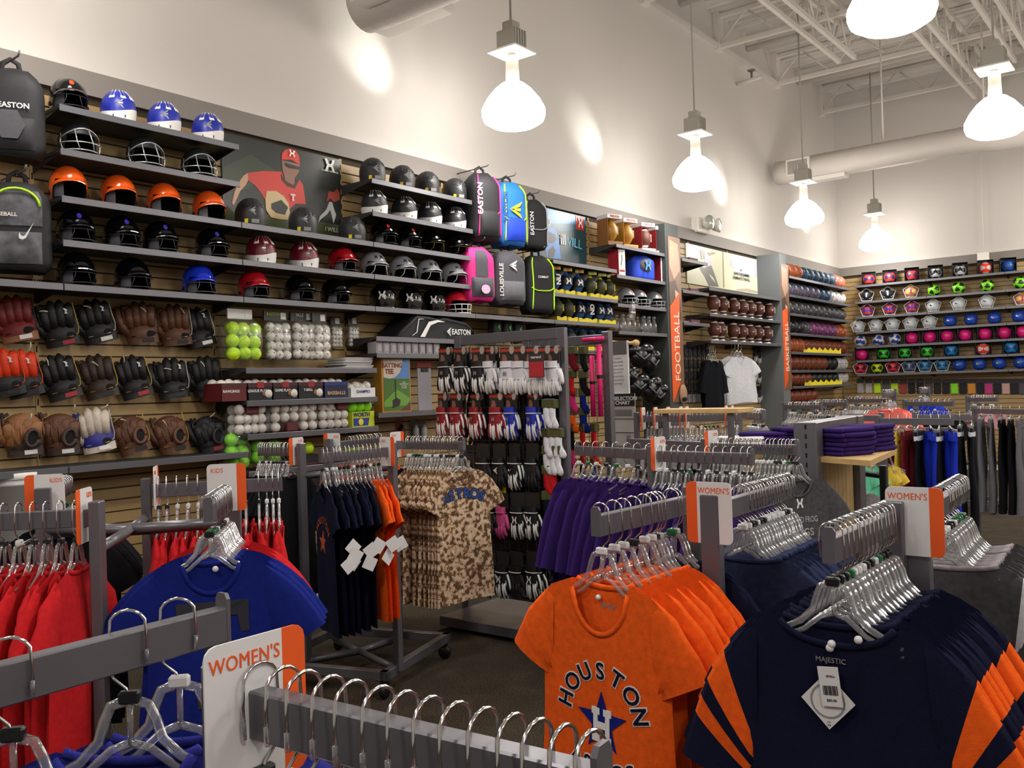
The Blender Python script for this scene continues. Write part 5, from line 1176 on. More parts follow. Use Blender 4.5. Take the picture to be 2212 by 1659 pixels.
p = at_x(1365, 668, .38); t = thing('mouth_guard_pack', 'clear hanging pack at the shelf edge between the bottle groups', 'pack', (.385, p.y, p.z - .12), Q); obj('film', film_box(.1, .05, .2), [FILM], t); obj('guard', MB().tube([(.03 * cos(a), -.02 + .03 * sin(a), .08) for a in [pi * i / 8 for i in range(9)]], .012, 6), [CARD], t)
padm = mat('black_pad_shell', '#0e0e11', .25)
for i, (px, py, s_) in enumerate(((1378, 762, 1), (1398, 775, 1), (1372, 825, .9), (1398, 836, 1.1), (1414, 845, .9), (1360, 800, .7))):
    p = at_x(px, py, .28); t = thing('shoulder_pads', f'glossy black shoulder pads on the side panel, {ORD[i]} down from the clear bottles', 'shoulder pads', (.28, p.y, p.z - .1), Q - .4 + .3 * (i % 2), 'black shoulder pads'); s = s_
    for sd in (-1, 1):
        b = MB(); b.ball((sd * .1 * s, 0, .13 * s), .115 * s, 12, 8, sy=.9, sz=.75); obj('shoulder_cap', b, [padm], t)
    obj('chest_plate', MB().ball((0, -.03, .05 * s), .12 * s, 12, 8, sx=1.15, sy=.6, sz=1.1), [padm], t); obj('strap', MB().tube([(-.1 * s, -.1 * s, .1 * s), (0, -.12 * s, .02 * s), (.1 * s, -.1 * s, .08 * s)], .012, 6, flat=.4), [n_grey], t)
# ================================================================ pillars with banners
def pillar(y0, y1, d, nm, words, qp, label, pc):
    struct(nm, MB().cbox(0, d, y0, y1, .1, 3.56, .004), [hexmat(pc)])
    W_ = lambda q: (lambda p: (p.y, p.z))(at_x(q[0], q[1], d + .006))
    yl, yr = W_(qp[0])[0], W_(qp[1])[0]; zt, zb = W_(qp[0])[1] - .05, min(W_(qp[4])[1], W_(qp[5])[1])
    t = obj('aisle_banner', MB().box(0, yr - yl, 0, .004, zb, zt), [pm('#7a5a48')], None, (d + .006, yl, 0), Q); tag(t, label, 'banner')
    f = lambda q: (lambda w_: (min(yr - yl, max(0, w_[0] - yl)), max(zb, min(zt, w_[1]))))(W_(q))
    w2 = yr - yl; L = zt - zb
    for k, (col, pl) in enumerate((('#4a382e', [(0, .72), (.5, .74), (.9, .62), (.95, .5), (.3, .5), (0, .58)]), ('#b08a70', [(.1, .98), (.8, .96), (.9, .8), (.4, .74), (.05, .82)]), ('#c9a58e', [(.45, .68), (.75, .66), (.6, .5), (.5, .5)]))):
        obj('photo_print', MB().prism([(a * w2, zb + c * L) for a, c in pl], -.0008 * (k + 1), 0), [pm(col)], t)
    o = [f(q) for q in qp[2:]]; obj('orange_panel', MB().prism(o, -.004, 0), [ORANGE], t)
    zc = (o[0][1] + o[1][1] + o[2][1] + o[3][1]) / 4; text(words, w2 * .62, pm('#f3e6d8'), t, w2 * .5, -.005, zc, Q, space=1.02 if len(words) < 9 else .95, sx=(abs(o[0][1] - o[-1][1]) * .78) / (w2 * .62 * .66 * len(words)))
    return t
yA = at_x(1440, 600, .38).y; yB = at_x(1471, 700, .38).y
pillar(yA, yB, .38, 'trim_4', 'FOOTBALL', [(1442, 500), (1468, 500), (1444, 662), (1467, 632), (1469, 830), (1444, 870)], 'tall orange football aisle banner on the grey pillar', '#3c403f')  # pillar colour is darkened to carry the shade on its side
yA = at_x(1684, 600, .38).y + .03; yB = at_x(1703, 700, .38).y
pillar(yA, yB, .38, 'trim_5', 'BASKETBALL', [(1686, 562), (1702, 565), (1688, 672), (1701, 664), (1703, 818), (1690, 842)], 'tall orange basketball aisle banner on the grey pillar', '#676b6d')
# ================================================================ football bays
FZ = [(2.87, 'football shelf under the pale poster'), (2.53, 'upper shelf of brown footballs'), (2.18, 'lower shelf of brown footballs')]
ys = [10.92, 12.13, 13.33]
for z, nm in FZ:
    for k in range(2): shelf(ys[k], ys[k + 1], z, f'charcoal {nm}, {ORD[k]} section')
for k, (px, py) in enumerate(((1466, 556), (1467, 625), (1468, 695))):
    z = at_x(px, py, .36).z; shelf(10.18, 10.9, z, f'short charcoal shelf beside the football banner, {ORD[k]} from the top')
    for j in range(2):
        o = obj('shoe_box', MB().cbox(-.12, .12, -.1, .1, 0, .03 + .02 * j, .003), [hexmat('#5a1c34' if j else '#1a1518')], None, (.2, 10.35 + .28 * j, z + .001), Q); tag(o, f'flat {"maroon" if j else "black"} pack on the {ORD[k]} short shelf by the football banner', 'pack'); obj('pack_label', MB().box(-.08, .08, -.102, -.1, .008, .022), [hexmat('#77727a')], o)
STAND = MB(); STAND.lathe([(.05, 0), (.06, .012), (.045, .03), (.04, .03)], 12); STAND = STAND.mesh('stand_ring', [CARD])
for z, py, its, rn in ((2.531, 660, (1541, 1561, 1584, 1603, 1620, 1638, 1661, 1678), 'upper football row'), (2.181, 715, (1543, 1557, 1584, 1602, 1620, 1637, 1656, 1678), 'lower football row')):
    for i, px in enumerate(its):
        t = thing('football', f'brown leather football with white stripes, {ORD[i]} along the {rn}', 'football', (.24, at_x(px, py, .24).y, z), Q - .3, 'footballs in the ' + rn)
        o = obj('ball', FS, None, t, (0, 0, .02)); obj('laces', FL, None, t, (0, 0, .02)); obj('stand_ring', STAND, None, t); mark(LOGO_SW, .07, .05, WHITE, t, -.01, -.088, .16); obj('hang_loop', MB().tube([(0, 0, .295), (.015, .02, .33), (.04, .04, .34)], .005, 5), [BLACK], t)
# team shirts, gloves and small packs under the footballs
def hang_garment(kd, px, py, x, rz, label, grp, sc_=1.0):
    p = at_x(px, py, x); o = kd.place(label, (x, p.y, p.z), rz, grp); o.scale = (sc_,) * 3; hh = hanger('clear hanger of the ' + ' '.join(label.split()[:11]), (x, p.y, p.z), rz, 'clear hangers under the footballs'); return o
K_JER = Kind('team_shirt', 'white short sleeved team shirt', 'shirt', c_white, w=.24, L=.6, sl=.18, slw=.11, nw=.08, nd=.11, vneck=True)
K_JBK = Kind('team_shirt', 'black team shirt', 'shirt', c_black, w=.17, L=.6, sl=.4, drop=1.2, slt=.4, slw=.07)
for i in range(3): hang_garment(K_JER, 1584 + 7 * i, 744 + 1.0 * i, .3 + .04 * i, Q - .55, f'white short sleeved team shirt, {ORD[2 - i]} from the front under the footballs', 'white team shirts')
for i in range(4): hang_garment(K_JBK, 1530 + 4 * i, 752, .2 + .04 * i, Q - .3, f'black long sleeved team shirt, {ORD[3 - i]} from the front under the footballs', 'black team shirts')
p = at_x(1604, 805, .5)
def card_pack(loc, rz, label, grp, m, hand=False, sc_=1.0, head=BLACK):
    t = thing('accessory_pack', label, 'pack', loc, rz, grp); obj('header_card', MB().box(-.05 * sc_, .05 * sc_, -.002, .002, 0, .06 * sc_), [head], t)
    if hand: obj('glove', BG_ALL, [m, WHITE], t, (0, -.008, -.005)); t.children[-1].scale = (sc_,) * 3
    else: obj('item', MB().cbox(-.045 * sc_, .045 * sc_, -.02, .01, -.14 * sc_, 0, .008), [m], t)
    return t
def batting_hand(fing=True):
    """a flat glove hanging by the cuff, fingers down; cuff top at z=0"""
    b = MB(); b.grid(lambda u, v: ((.036 + .014 * v) * cos(2 * pi * u), -.002 + (.016 - .002 * v) * sin(2 * pi * u), -.095 * v), 12, 5, closed_u=True, mis=lambda i, j: 0)
    f = MB()
    for i, (x0, x1, L) in enumerate(((-.036, -.046, .075), (-.013, -.014, .088), (.012, .016, .084), (.034, .044, .066))):
        f.tube([(x0, -.002, -.088), ((x0 + x1) / 2, -.006, -.088 - L * .5), (x1, .0, -.088 - L * .9), (x1, .004, -.09 - L)], .0125, 8, 0, flat=.7, taper=[1.1, 1, .9, .45])
    f.tube([(.044, 0, -.045), (.066, -.006, -.075), (.07, -.004, -.105), (.068, 0, -.118)], .0135, 8, 0, flat=.7, taper=[1.1, 1, .9, .5])
    nf = len(f.f)
    f.m = [1 if len(q) == 4 and (k % 8) in (3, 4, 7, 0) else 0 for k, q in enumerate(f.f)]
    for xa, xb in ((-.026, -.03), (0, .001), (.024, .03)): f.tube([(xa, -.0125, -.088), ((xa + xb) / 2, -.014, -.125), (xb, -.008, -.163)], .0042, 5, 1)
    f.tube([(.05, -.008, -.07), (.052, -.012, -.1)], .004, 5, 1)
    return b, f
_b, _f = batting_hand(); _a = MB(); _a.v = list(_b.v); _a.f = list(_b.f); _a.m = list(_b.m); _a.s = list(_b.s); _o = len(_a.v); _a.v += _f.v; _a.f += [[i + _o for i in q] for q in _f.f]; _a.m += list(_f.m); _a.s += _f.s
BG_ALL = _a.mesh('glove', [n_blk, WHITE]); BG_PALM = _b.mesh('palm', [n_blk]); BG_FING = _f.mesh('fingers', [n_blk, WHITE])
n = 0
for r in range(3):
    for k in range(7):
        px = 1632 + k * 8.2; py = 757 + r * 42 + (k % 2) * 4; p = at_x(px, py, .03); m = [n_blk, n_blk, mat('pale_glove', '#b9b6ba', .7), n_blk, mat('violet_glove', '#3b2f8a', .7)][(k + 2 * r) % 5]
        card_pack((.02, p.y, p.z), Q, f'football glove pack, {ORD[k]} along the {ORD[r]} row beside the white shirts', 'football glove packs', m, True, 1.15)
for r in range(5):
    for k in range(6):
        px = 1481 + k * 9.5; py = 752 + r * 25; p = at_x(px, py, .02); m = [hexmat('#26283a'), hexmat('#16161a'), hexmat('#1d2430'), hexmat('#1a1a20'), hexmat('#9a989c')][r]
        card_pack((.012, p.y, p.z), Q, f'small dark pack, {ORD[k]} in the {ORD[r]} row beside the football banner', 'small packs beside the football banner', m, False, .8, hexmat('#2c2b30'))
# ================================================================ basketballs
RB = .118
def bb_mesh():
    b = MB(); b.ball((0, 0, 0), RB, 20, 14)
    for ax in range(3):
        pts = [(lambda c, s: ((RB * 1.002 * c, RB * 1.002 * s, 0), (RB * 1.002 * c, 0, RB * 1.002 * s), (0, RB * 1.002 * c, RB * 1.002 * s))[ax])(cos(a), sin(a)) for a in [2 * pi * i / 28 for i in range(29)]]
        b.tube(pts, .0022, 4, 1, cap=False)
    return b.mesh('basketball', [LEAT, DARK])
BBM = bb_mesh(); bcol = lambda n, h: mat('ball_' + n, h, .45)
c_b, c_n, c_g, c_o, c_w, c_br, c_k, c_p = bcol('tan', '#a8542a'), bcol('steel', '#2c4a64'), bcol('graphite', '#4a474c'), bcol('coral', '#b8604a'), bcol('white', '#c9c4c4'), bcol('brown', '#7c3a20'), bcol('black', '#1c1b1e'), bcol('red_blue', '#7a3a6a')
c_f = bcol('slate', '#5a5a70')
ROWS = [(3.25, [c_b] * 3 + [c_n] * 6 + [c_o] * 2, 'top', None), (2.96, [c_f] * 6 + [c_n] * 2 + [c_w] * 3, 'second', 'o'), (2.67, [c_g] * 11, 'third', 'w'), (2.365, [c_k] * 3 + [c_g] + [c_p] * 5 + [c_b] * 2, 'fourth', 'w'), (2.07, [c_b] * 3 + [c_br] * 8, 'fifth', 'y'), (1.785, [c_br] * 7 + [c_k, c_k, c_w, c_w], 'sixth', 'b'), (1.535, [c_br] * 4 + [c_k] * 5 + [c_w] * 2, 'seventh', 'y'), (1.25, [c_br] * 5, 'eighth', 'b')]
sw_o = mat('orange_swoosh', '#e0602a', .5)
CR = MB(); CR.box(-.115, -.112, -.1, .1, -RB, .1); CR.box(-.115, .115, .1, .103, -RB, .11); CR = CR.mesh('card_cradle', [CARD]); YT = MB(); YT.prism([(-.115, -RB), (.115, -RB), (.115, -.02), (.06, -.07), (0, -.03), (-.06, -.07), (-.115, -.02)], -.122, -.119); YT = YT.mesh('yellow_tray', [YELLOW])
for z, cols, rn, st in ROWS:
    for k in range(2): shelf(13.72 + 1.46 * k, 15.18 + 1.46 * k, z, f'charcoal metal shelf of the {rn} basketball row, {ORD[k]} section')
    for i, m in enumerate(cols):
        y = 13.9 + .262 * i; o = obj('basketball', BBM, [m, DARK], None, (.2, y, z + RB + .001)); o.rotation_euler = (rnd.uniform(-.3, .3), rnd.uniform(-.4, .4), Q - .6); tag(o, f'basketball, {ORD[i]} from the banner in the {rn} row', 'basketball', f'basketballs in the {rn} row')
        if st in ('o', 'w') or (rn == 'top' and i > 2): mark(LOGO_SW, .09, .07, sw_o if st == 'o' and i < 7 else WHITE, o, 0, 0, .0, 'emblem', lambda x, y, z_: (x, -sqrt(max(0, (RB + .001) ** 2 - x * x - z_ * z_)) - y * 0, z_))
        if st == 'b': obj('card_cradle', CR, None, o).rotation_euler = (0, 0, 0)
        if st == 'y' and 3 <= i <= 8: obj('yellow_tray', YT, None, o)
        if st in ('b', 'y'): o.rotation_euler = (0, 0, Q - .5)
# ================================================================ soccer balls on the back wall
RS = .108
def soccer_mesh():
    """sphere cut into pentagon and hexagon panels"""
    ph = (1 + sqrt(5)) / 2; ico = [Vector(p).normalized() for p in [(0, s, t * ph) for s in (-1, 1) for t in (-1, 1)] + [(s, t * ph, 0) for s in (-1, 1) for t in (-1, 1)] + [(t * ph, 0, s) for s in (-1, 1) for t in (-1, 1)]]
    b = MB(); b.ball((0, 0, 0), RS, 26, 18)
    for k, q in enumerate(b.f):
        c = sum((Vector(b.v[i]) for i in q), Vector()).normalized(); d = sorted((c.dot(v) for v in ico), reverse=True)
        b.m[k] = 1 if d[0] > .93 else (2 if d[0] - d[1] < .035 else 0)
    return b.mesh('soccer_ball', [CARD, BLACK, BLACK])
SBM = soccer_mesh(); fl = lambda h: mat('panel_' + h[1:], h, .35)
PENT = MB()
pp = [(.14 * sin(2 * pi * k / 5), .128 * cos(2 * pi * k / 5)) for k in range(5)]; pi_ = [(a * .93, c * .93) for a, c in pp]
for k in range(5):
    q = (k + 1) % 5; PENT.prism([pp[k], pp[q], pi_[q], pi_[k]], -.06, .07)
PENT = PENT.mesh('display_frame', [CARD])
BXS = MB(); BXS.box(-.12, -.116, -.11, .11, -RS, .13); BXS.box(.116, .12, -.11, .11, -RS, .13); BXS.box(-.12, .12, .1, .104, -RS, .13); BXS.box(-.12, .12, -.11, .11, .126, .13); BXS.box(-.12, .12, -.11, .11, -RS - .001, -RS + .002); BXS = BXS.mesh('display_box', [BLACK])
S = {'ro': ('#d8402a', '#2a2a6a', '#d8402a', 'orange red'), 'ws': ('#cfcfd2', '#2b2b33', '#cfcfd2', 'white and black star'), 'bl': ('#1b4a9a', '#123068', '#1b4a9a', 'blue'), 'bw': ('#1e1e22', '#1e1e22', '#cfcfd2', 'black with white lines'), 'pk': ('#e07a86', '#d8c84a', '#8a2a4a', 'pink and yellow'), 'gn': ('#7ed821', '#1d2a16', '#7ed821', 'lime green and black'),
     'vo': ('#e05a30', '#4a2a9a', '#5a2a8a', 'orange and violet'), 'wh': ('#d8d8d4', '#c4ccd4', '#c9ccce', 'white'), 'bu': ('#2148b0', '#1b3a96', '#2148b0', 'royal blue'), 'sb': ('#d6d6da', '#2b3f9a', '#d0d0d6', 'white with blue star'), 'mg': ('#e0207a', '#d01a6c', '#e0207a', 'hot pink'), 'gr': ('#3fc832', '#1a3016', '#3fc832', 'green and black'),
     'lb': ('#2a86c8', '#1a3a6a', '#2a86c8', 'light blue'), 'co': ('#f0402a', '#c8c8c8', '#f0402a', 'coral red'), 'rd': ('#e03046', '#3a1020', '#e03046', 'red'), 'ye': ('#c8e01e', '#22260a', '#c8e01e', 'yellow'), 'dg': ('#5a6a8a', '#2a3450', '#8a9ab0', 'grey blue'), 'sk': ('#3f86b8', '#1e3a56', '#3f86b8', 'sky blue')}
SR = [('top', (1877, 614), [(1877, 'ro', 'b'), (1922, 'ro', 'b'), (1970, 'ro', 'b'), (2021, 'ws', 'b'), (2074, 'ws', 'b'), (2129, 'co', 'b'), (2178, 'bl', 'b')]), ('second', (1872, 650), [(1872, 'bw', 'p'), (1918, 'bw', 'p'), (1968, 'pk', 'p'), (2018, 'gn', ''), (2071, 'gn', ''), (2133, 'gn', ''), (2205, 'gn', '')]),
      ('third', (1875, 683), [(1874, 'vo', 'p'), (1922, 'vo', 'p'), (1970, 'vo', 'p'), (2016, 'wh', 'p'), (2071, 'wh', 'p'), (2132, 'wh', 'p'), (2208, 'pk', 'p')]), ('fourth', (1855, 717), [(1854, 'wh', 'p'), (1892, 'wh', 'p'), (1928, 'wh', 'p'), (1967, 'wh', 'p'), (2008, 'wh', 'p'), (2053, 'bu', 's'), (2098, 'bu', 's'), (2149, 'bu', 's'), (2202, 'bu', 's')]),
      ('fifth', (1860, 748), [(1859, 'sb', ''), (1898, 'sb', ''), (1933, 'sb', ''), (1970, 'mg', 'b'), (2009, 'mg', 'b'), (2046, 'mg', 'b'), (2085, 'mg', 'b'), (2128, 'mg', 'b'), (2170, 'mg', 'b'), (2210, 'mg', 'b')]), ('sixth', (1862, 778), [(1862, 'mg', 'b'), (1909, 'gr', 'b'), (1955, 'gr', 'b'), (2003, 'gr', 'b'), (2055, 'lb', 'b'), (2124, 'co', 'b'), (2184, 'lb', 'b')]),
      ('lowest', (1860, 808), [(1859, 'rd', 'p'), (1895, 'ye', 'b'), (1929, 'rd', 'p'), (1964, 'dg', 'p'), (1998, 'sk', 'p'), (2035, 'sk', 'p'), (2073, 'bu', 's'), (2116, 'bu', 's'), (2159, 'bu', 's'), (2205, 'bu', 's')])]
for rn, lp, its in SR:
    z = at_y(lp[0], lp[1] + 1, YB - .36).z
    for k in range(3): shelf(.38 + 1.22 * k, 1.6 + 1.22 * k, z, f'charcoal back wall shelf of the {rn} soccer ball row, {ORD[k]} section', back=True, group='metal shelves on the back wall')
    for i, (px, c, st) in enumerate(its):
        a, b_, d, cn = S[c]; pt = at_y(px, lp[1] - 12, YB - .2); o = obj('soccer_ball', SBM, [fl(a), fl(b_), fl(d)], None, (pt.x, YB - .2, z + (RS if st != 'p' else .118) + .001)); o.rotation_euler = (0, 0, .25) if st else (rnd.random(), .4 * rnd.random(), rnd.random())
        tag(o, f'{cn} soccer ball, {ORD[i]} from the corner in the {rn} row', 'soccer ball', f'soccer balls in the {rn} row')
        if st == 'p': obj('display_frame', PENT, None, o)
        if st == 'b': obj('display_box', BXS, None, o)
        if c in ('wh', 'bu'): mark(LOGO_SW, .12, .1, BLACK if c == 'wh' else (WHITE if rn == 'fourth' else mat('lime_swoosh', '#9ad83a', .5)), o, 0, 0, 0, 'emblem', lambda x, y, z_: (x, -sqrt(max(0, (RS + .002) ** 2 - x * x - z_ * z_)), z_))
        if c in ('ws', 'sb'): mark(STAR, .1, .1, BLACK if c == 'ws' else fl('#2b3f9a'), o, 0, 0, .02, 'emblem', lambda x, y, z_: (x, -sqrt(max(0, (RS + .002) ** 2 - x * x - z_ * z_)), z_))
for i in range(20):
    px = 1858 + i * 18.5; pt = at_y(px, 828, YB - .02); m = [hexmat('#a9a6aa'), hexmat('#b8b4b2'), neon, hexmat('#55525a'), neon, hexmat('#a03a34'), n_blk, n_blk, n_grey, n_blk, n_blk, neong, n_blk, hexmat('#d08a2a'), n_blk, hexmat('#c0307a'), n_blk, hexmat('#c9a09a'), n_blk, n_grey][i]
    card_pack((pt.x, YB - .015, pt.z), 0, f'shin guard pack on the back wall, {ORD[i]} from the corner under the balls', 'shin guard packs', m, False, 1.3, hexmat('#3a383c'))
p = at_y(2125, 555, YB - .05); t = thing('wall_speaker', 'small white box fixed on the header above the soccer balls', 'speaker', (p.x, YB - .03, p.z), 0); obj('housing', MB().cbox(-.085, .085, -.12, 0, -.09, .07, .01), [plate], t); obj('cable', MB().tube([(0, -.02, .07), (0, -.01, .5), (0, -.01, 2.9)], .006, 5), [plate], t)
# ================================================================ wire glove stand
YG = 4.82
x0 = at_y(996, 900, YG).x; x1 = at_y(1214, 720, YG).x; ZT = 2.0
cx = (x0 + x1) / 2
stand = thing('glove_stand', 'grey framed wire grid stand of batting gloves', 'display stand', (cx, YG, 0)); T = Matrix.Translation((-cx, -YG, 0))
def mbx(): b = MB(); b.x = T; return b
for x in (x0, x1): obj('upright', mbx().cbox(x - .03, x + .03, YG - .02, YG + .02, .08, ZT, .003), [GREY], stand)
obj('top_rail', mbx().cbox(x0 + .03, x1 - .03, YG - .02, YG + .02, ZT - .07, ZT, .003), [GREY], stand)
obj('base_plate', mbx().cbox(1.38, x1 + .12, 4.51, 5.15, .03, .095, .004), [GREY], stand)
wire = mat('grid_wire_grey', '#5d5b60', .4, .5)
def grid_mesh(xa, xb, y, za, zb):
    b = MB()
    for k in range(int((xb - xa) / .075) + 1): b.box(xa + k * .075 - .002, xa + k * .075 + .002, y - .002, y + .002, za, zb)
    for k in range(int((zb - za) / .076) + 1): b.box(xa, xb, y - .006, y - .002, za + k * .076 - .002, za + k * .076 + .002)
    return b
g = grid_mesh(x0 + .03, x1 - .03, YG, .2, ZT - .07); g.v = [(x - cx, y - YG, z) for x, y, z in g.v]
o = obj('wire_grid', g, [wire], stand); o['kind'] = 'stuff'
YG2 = 5.75; xa = at_y(1218, 720, YG2).x - .35; xb = at_y(1311, 716, YG2).x
st2 = thing('glove_stand', 'grey framed wire grid stand of socks and pink bat grips', 'display stand', (xb, YG2, 0)); T = Matrix.Translation((-xb, -YG2, 0))
for x in (xa, xb): obj('upright', mbx().cbox(x - .03, x + .03, YG2 - .03, YG2 + .03, .08, 2.02, .003), [GREY], st2)
obj('top_rail', mbx().cbox(xa + .03, xb - .03, YG2 - .02, YG2 + .02, 1.93, 2.0, .003), [GREY], st2); obj('base_plate', mbx().cbox(xa - .1, xb + .1, YG2 - .3, YG2 + .3, .03, .095, .004), [GREY], st2)
g = grid_mesh(xa + .03, xb - .03, YG2, .2, 1.93); g.v = [(x - xb, y - YG2, z) for x, y, z in g.v]; o = obj('wire_grid', g, [wire], st2); o['kind'] = 'stuff'
bgm = lambda n, h: mat('batting_glove_' + n, h, .6, bump=.1, bscale=300)
G_K, G_W, G_R, G_B, G_P = bgm('black', '#131216'), bgm('white', '#d8d6dc'), bgm('red', '#8e1420'), bgm('blue', '#1a2fa8'), bgm('pink', '#d0508e')
HDR = MB().box(-.05, .05, -.002, .002, 0, .085).mesh('header_card', [hexmat('#26211f')]); HST = MB().box(-.05, .05, -.003, -.002, .062, .078).mesh('red_stripe', [hexmat('#a8301e')])
HPR = MB().prism([(-.04, .005), (-.02, .0), (.0, .02), (-.01, .045), (-.03, .05)], -.0032, -.002).mesh('player_print', [hexmat('#8a5a4a')]); HBT = MB().prism([(.03 + .016 * cos(a), .07 + .022 * sin(a)) for a in [2 * pi * k / 12 for k in range(12)]], -.005, -.003).mesh('batter_tab', [hexmat('#a59a92')])
CUF = MB(); CUF.grid(lambda u, v: (.041 * cos(2 * pi * u), -.003 + .02 * sin(2 * pi * u), -.03 + .032 * v), 12, 1, closed_u=True); CUF.tube([(.041 * cos(a), -.003 + .021 * sin(a), -.031) for a in [2 * pi * k / 14 for k in range(15)]], .003, 4, 1); CUF = CUF.mesh('cuff', [G_K, WHITE])
def glovepack(px, py, mp, mf, label, grp, mk=None, y=YG - .05, head=True, sc_=1.25, rz=-.15):
    p = at_y(px, py, y); t = thing('batting_glove_pack', label, 'glove pack', (p.x, y, p.z), rz + rnd.uniform(-.2, .2), grp); t.scale = (sc_,) * 3
    h = obj('header_card', HDR, None, t)
    if head: obj('red_stripe', HST, None, h); obj('player_print', HPR, None, h); obj('batter_tab', HBT, None, h)
    obj('palm', BG_PALM, [mp], t, (.0, -.012, .01)); obj('fingers', BG_FING, [mp, WHITE if mf is WHITE or mp is G_W else mp], t, (0, -.012, .01)); obj('cuff', CUF, [mp, WHITE if mf is WHITE or mp is G_K else mp], t, (0, -.012, .01))
    if mk == 'M': text('M', .03, c_gray, t, 0, -.034, -.055, bold=.02)
    elif mk: mark(mk, .034, .036, WHITE, t, .002, -.034, -.058, th=.002)
    return t
RWS = [(785, 'top row', [(962, G_K, WHITE, 'black', 'M'), (996, G_K, WHITE, 'black', 'M'), (1034, G_K, WHITE, 'black', 'M'), (1058, G_W, G_W, 'white', 'M'), (1097, G_W, G_W, 'white', 'M'), (1122, G_W, G_W, 'white', None), (1150, G_W, G_W, 'white', None), (1174, G_W, G_W, 'white', None), (1194, G_W, G_W, 'white', None)]),
       (884, 'second row', [(957, G_R, WHITE, 'red', 'M'), (986, G_R, WHITE, 'red', 'M'), (1028, G_R, WHITE, 'red', 'M'), (1073, G_R, WHITE, 'red', 'M'), (1104, G_B, WHITE, 'blue', 'M'), (1152, G_B, WHITE, 'blue', 'M')]),
       (992, 'third row', [(1044, G_K, G_K, 'black', None), (1079, G_K, G_K, 'black', LOGO_E), (1112, G_K, WHITE, 'black and white', LOGO_SW), (1150, G_K, G_K, 'black', None)]),
       (1098, 'fourth row', [(1054, G_K, G_K, 'black', None), (1086, G_P, G_P, 'pink', None), (1119, G_K, WHITE, 'black', LOGO_UA), (1150, G_K, WHITE, 'black', LOGO_UA)]),
       (1226, 'lowest row', [(1030, G_K, G_K, 'black', LOGO_UA), (1056, G_K, WHITE, 'black', LOGO_UA), (1086, G_K, WHITE, 'black', LOGO_UA), (1116, G_K, G_K, 'black', None), (1152, G_K, WHITE, 'black', LOGO_UA)])]
for py, rn, its in RWS:
    for i, (px, a, f, cn, mk) in enumerate(its):
        for dpt in range(2 if i % 2 == 0 or py < 900 else 1):
            glovepack(px + dpt * 7, py, a, f, f'{cn} glove pack{", rear twin" if dpt else ""}, {ORD[i]} along the {rn} of the glove stand', f'batting gloves in the {rn}', mk, YG - .07 + .045 * dpt, py < 950)
for r, z in enumerate((1.72, 1.42, 1.12, .82, .52)):
    for k in range(11):
        x = x0 + .1 + k * (x1 - x0 - .2) / 10; t = thing('batting_glove_pack', f'black glove pack, {ORD[k]} along the {ORD[r]} row on the rear of the glove stand', 'glove pack', (x, YG + .02, z), pi + rnd.uniform(-.2, .2), 'batting gloves on the rear of the stand'); t.scale = (1.3,) * 3
        obj('header_card', HDR, None, t); obj('palm', BG_PALM, [G_K], t, (0, -.012, .01)); obj('fingers', BG_FING, [G_K, G_K], t, (0, -.012, .01))
p = at_y(1080, 1100, YG - .09); tag(obj('yellow_card', MB().prism([(-.05, 0), (.05, 0), (.05, .13), (-.01, .13), (-.05, .08)], -.002, .002), [YELLOW], None, (p.x - .03, YG - .045, p.z + .03)), 'yellow card of the pink batting glove on the glove stand', 'card')
p = at_y(1157, 795, YG - .16); t = tag(obj('red_card', MB().box(-.06, .06, -.002, .002, -.03, .12), [hexmat('#3a2a28')], None, (p.x, YG - .15, p.z - .03)), 'red glove size card hanging before the white batting gloves', 'card'); obj('red_panel', MB().box(-.056, .056, -.004, -.002, -.026, .07), [hexmat('#a8202a')], t); text('marucci', .026, WHITE, t, 0, -.004, .1, bold=.01)
SK = MB(); SK.tube([(0, 0, 0), (0, -.01, -.08), (.005, -.012, -.13), (.04, -.02, -.17), (.06, -.02, -.18)], .03, 8, flat=.5, taper=[1, 1, 1, .95, .5]); SK = SK.mesh('sock_pair', [c_red]); SB = MB().cbox(-.035, .035, -.022, .022, -.06, .0, .004).mesh('band_card', [hexmat('#4a4a22')])
def socks(px, py, y, m, label, grp):
    p = at_y(px, py, y); o = obj('sock_pair', SK, [m], None, (p.x, y, p.z), rnd.uniform(-.5, .3)); tag(o, label, 'socks', grp); obj('band_card', SB, None, o)
n_ = {'r': (c_red, 'red'), 'w': (c_white, 'white'), 'b': (c_blue, 'blue'), 'p': (mat('pink_cloth', '#c81f6e', .9), 'pink'), 'k': (c_black, 'black'), 'o': (c_orange, 'orange'), 'm': (cloth('maroon_cloth', '#6a1420'), 'maroon')}
i = 0
for r, (py, cols) in enumerate(((862, 'ww'), (925, 'www'), (962, 'www'), (1005, 'rr'), (1060, 'kb'))):
    for c, k in enumerate(cols): socks(1182 + c * 12, py, YG - .05, n_[k][0], f'{n_[k][1]} sock pair, {ORD[c]} in the {ORD[r]} sock row of the glove stand', 'socks on the glove stand')
for r, (py, cols) in enumerate(((748, 'mk'), (800, 'rk'), (838, 'pb'), (880, 'ob'), (915, 'krr'), (955, 'prr'), (990, 'pkb'))):
    for c, k in enumerate(cols): socks(1236 + c * 24, py, YG2 - .05, n_[k][0], f'{n_[k][1]} sock pair, {ORD[c]} in the {ORD[r]} row beside the pink bat grips', 'socks beside the bat grips')
hp_ = mat('hot_pink_rubber', '#e01a70', .45)
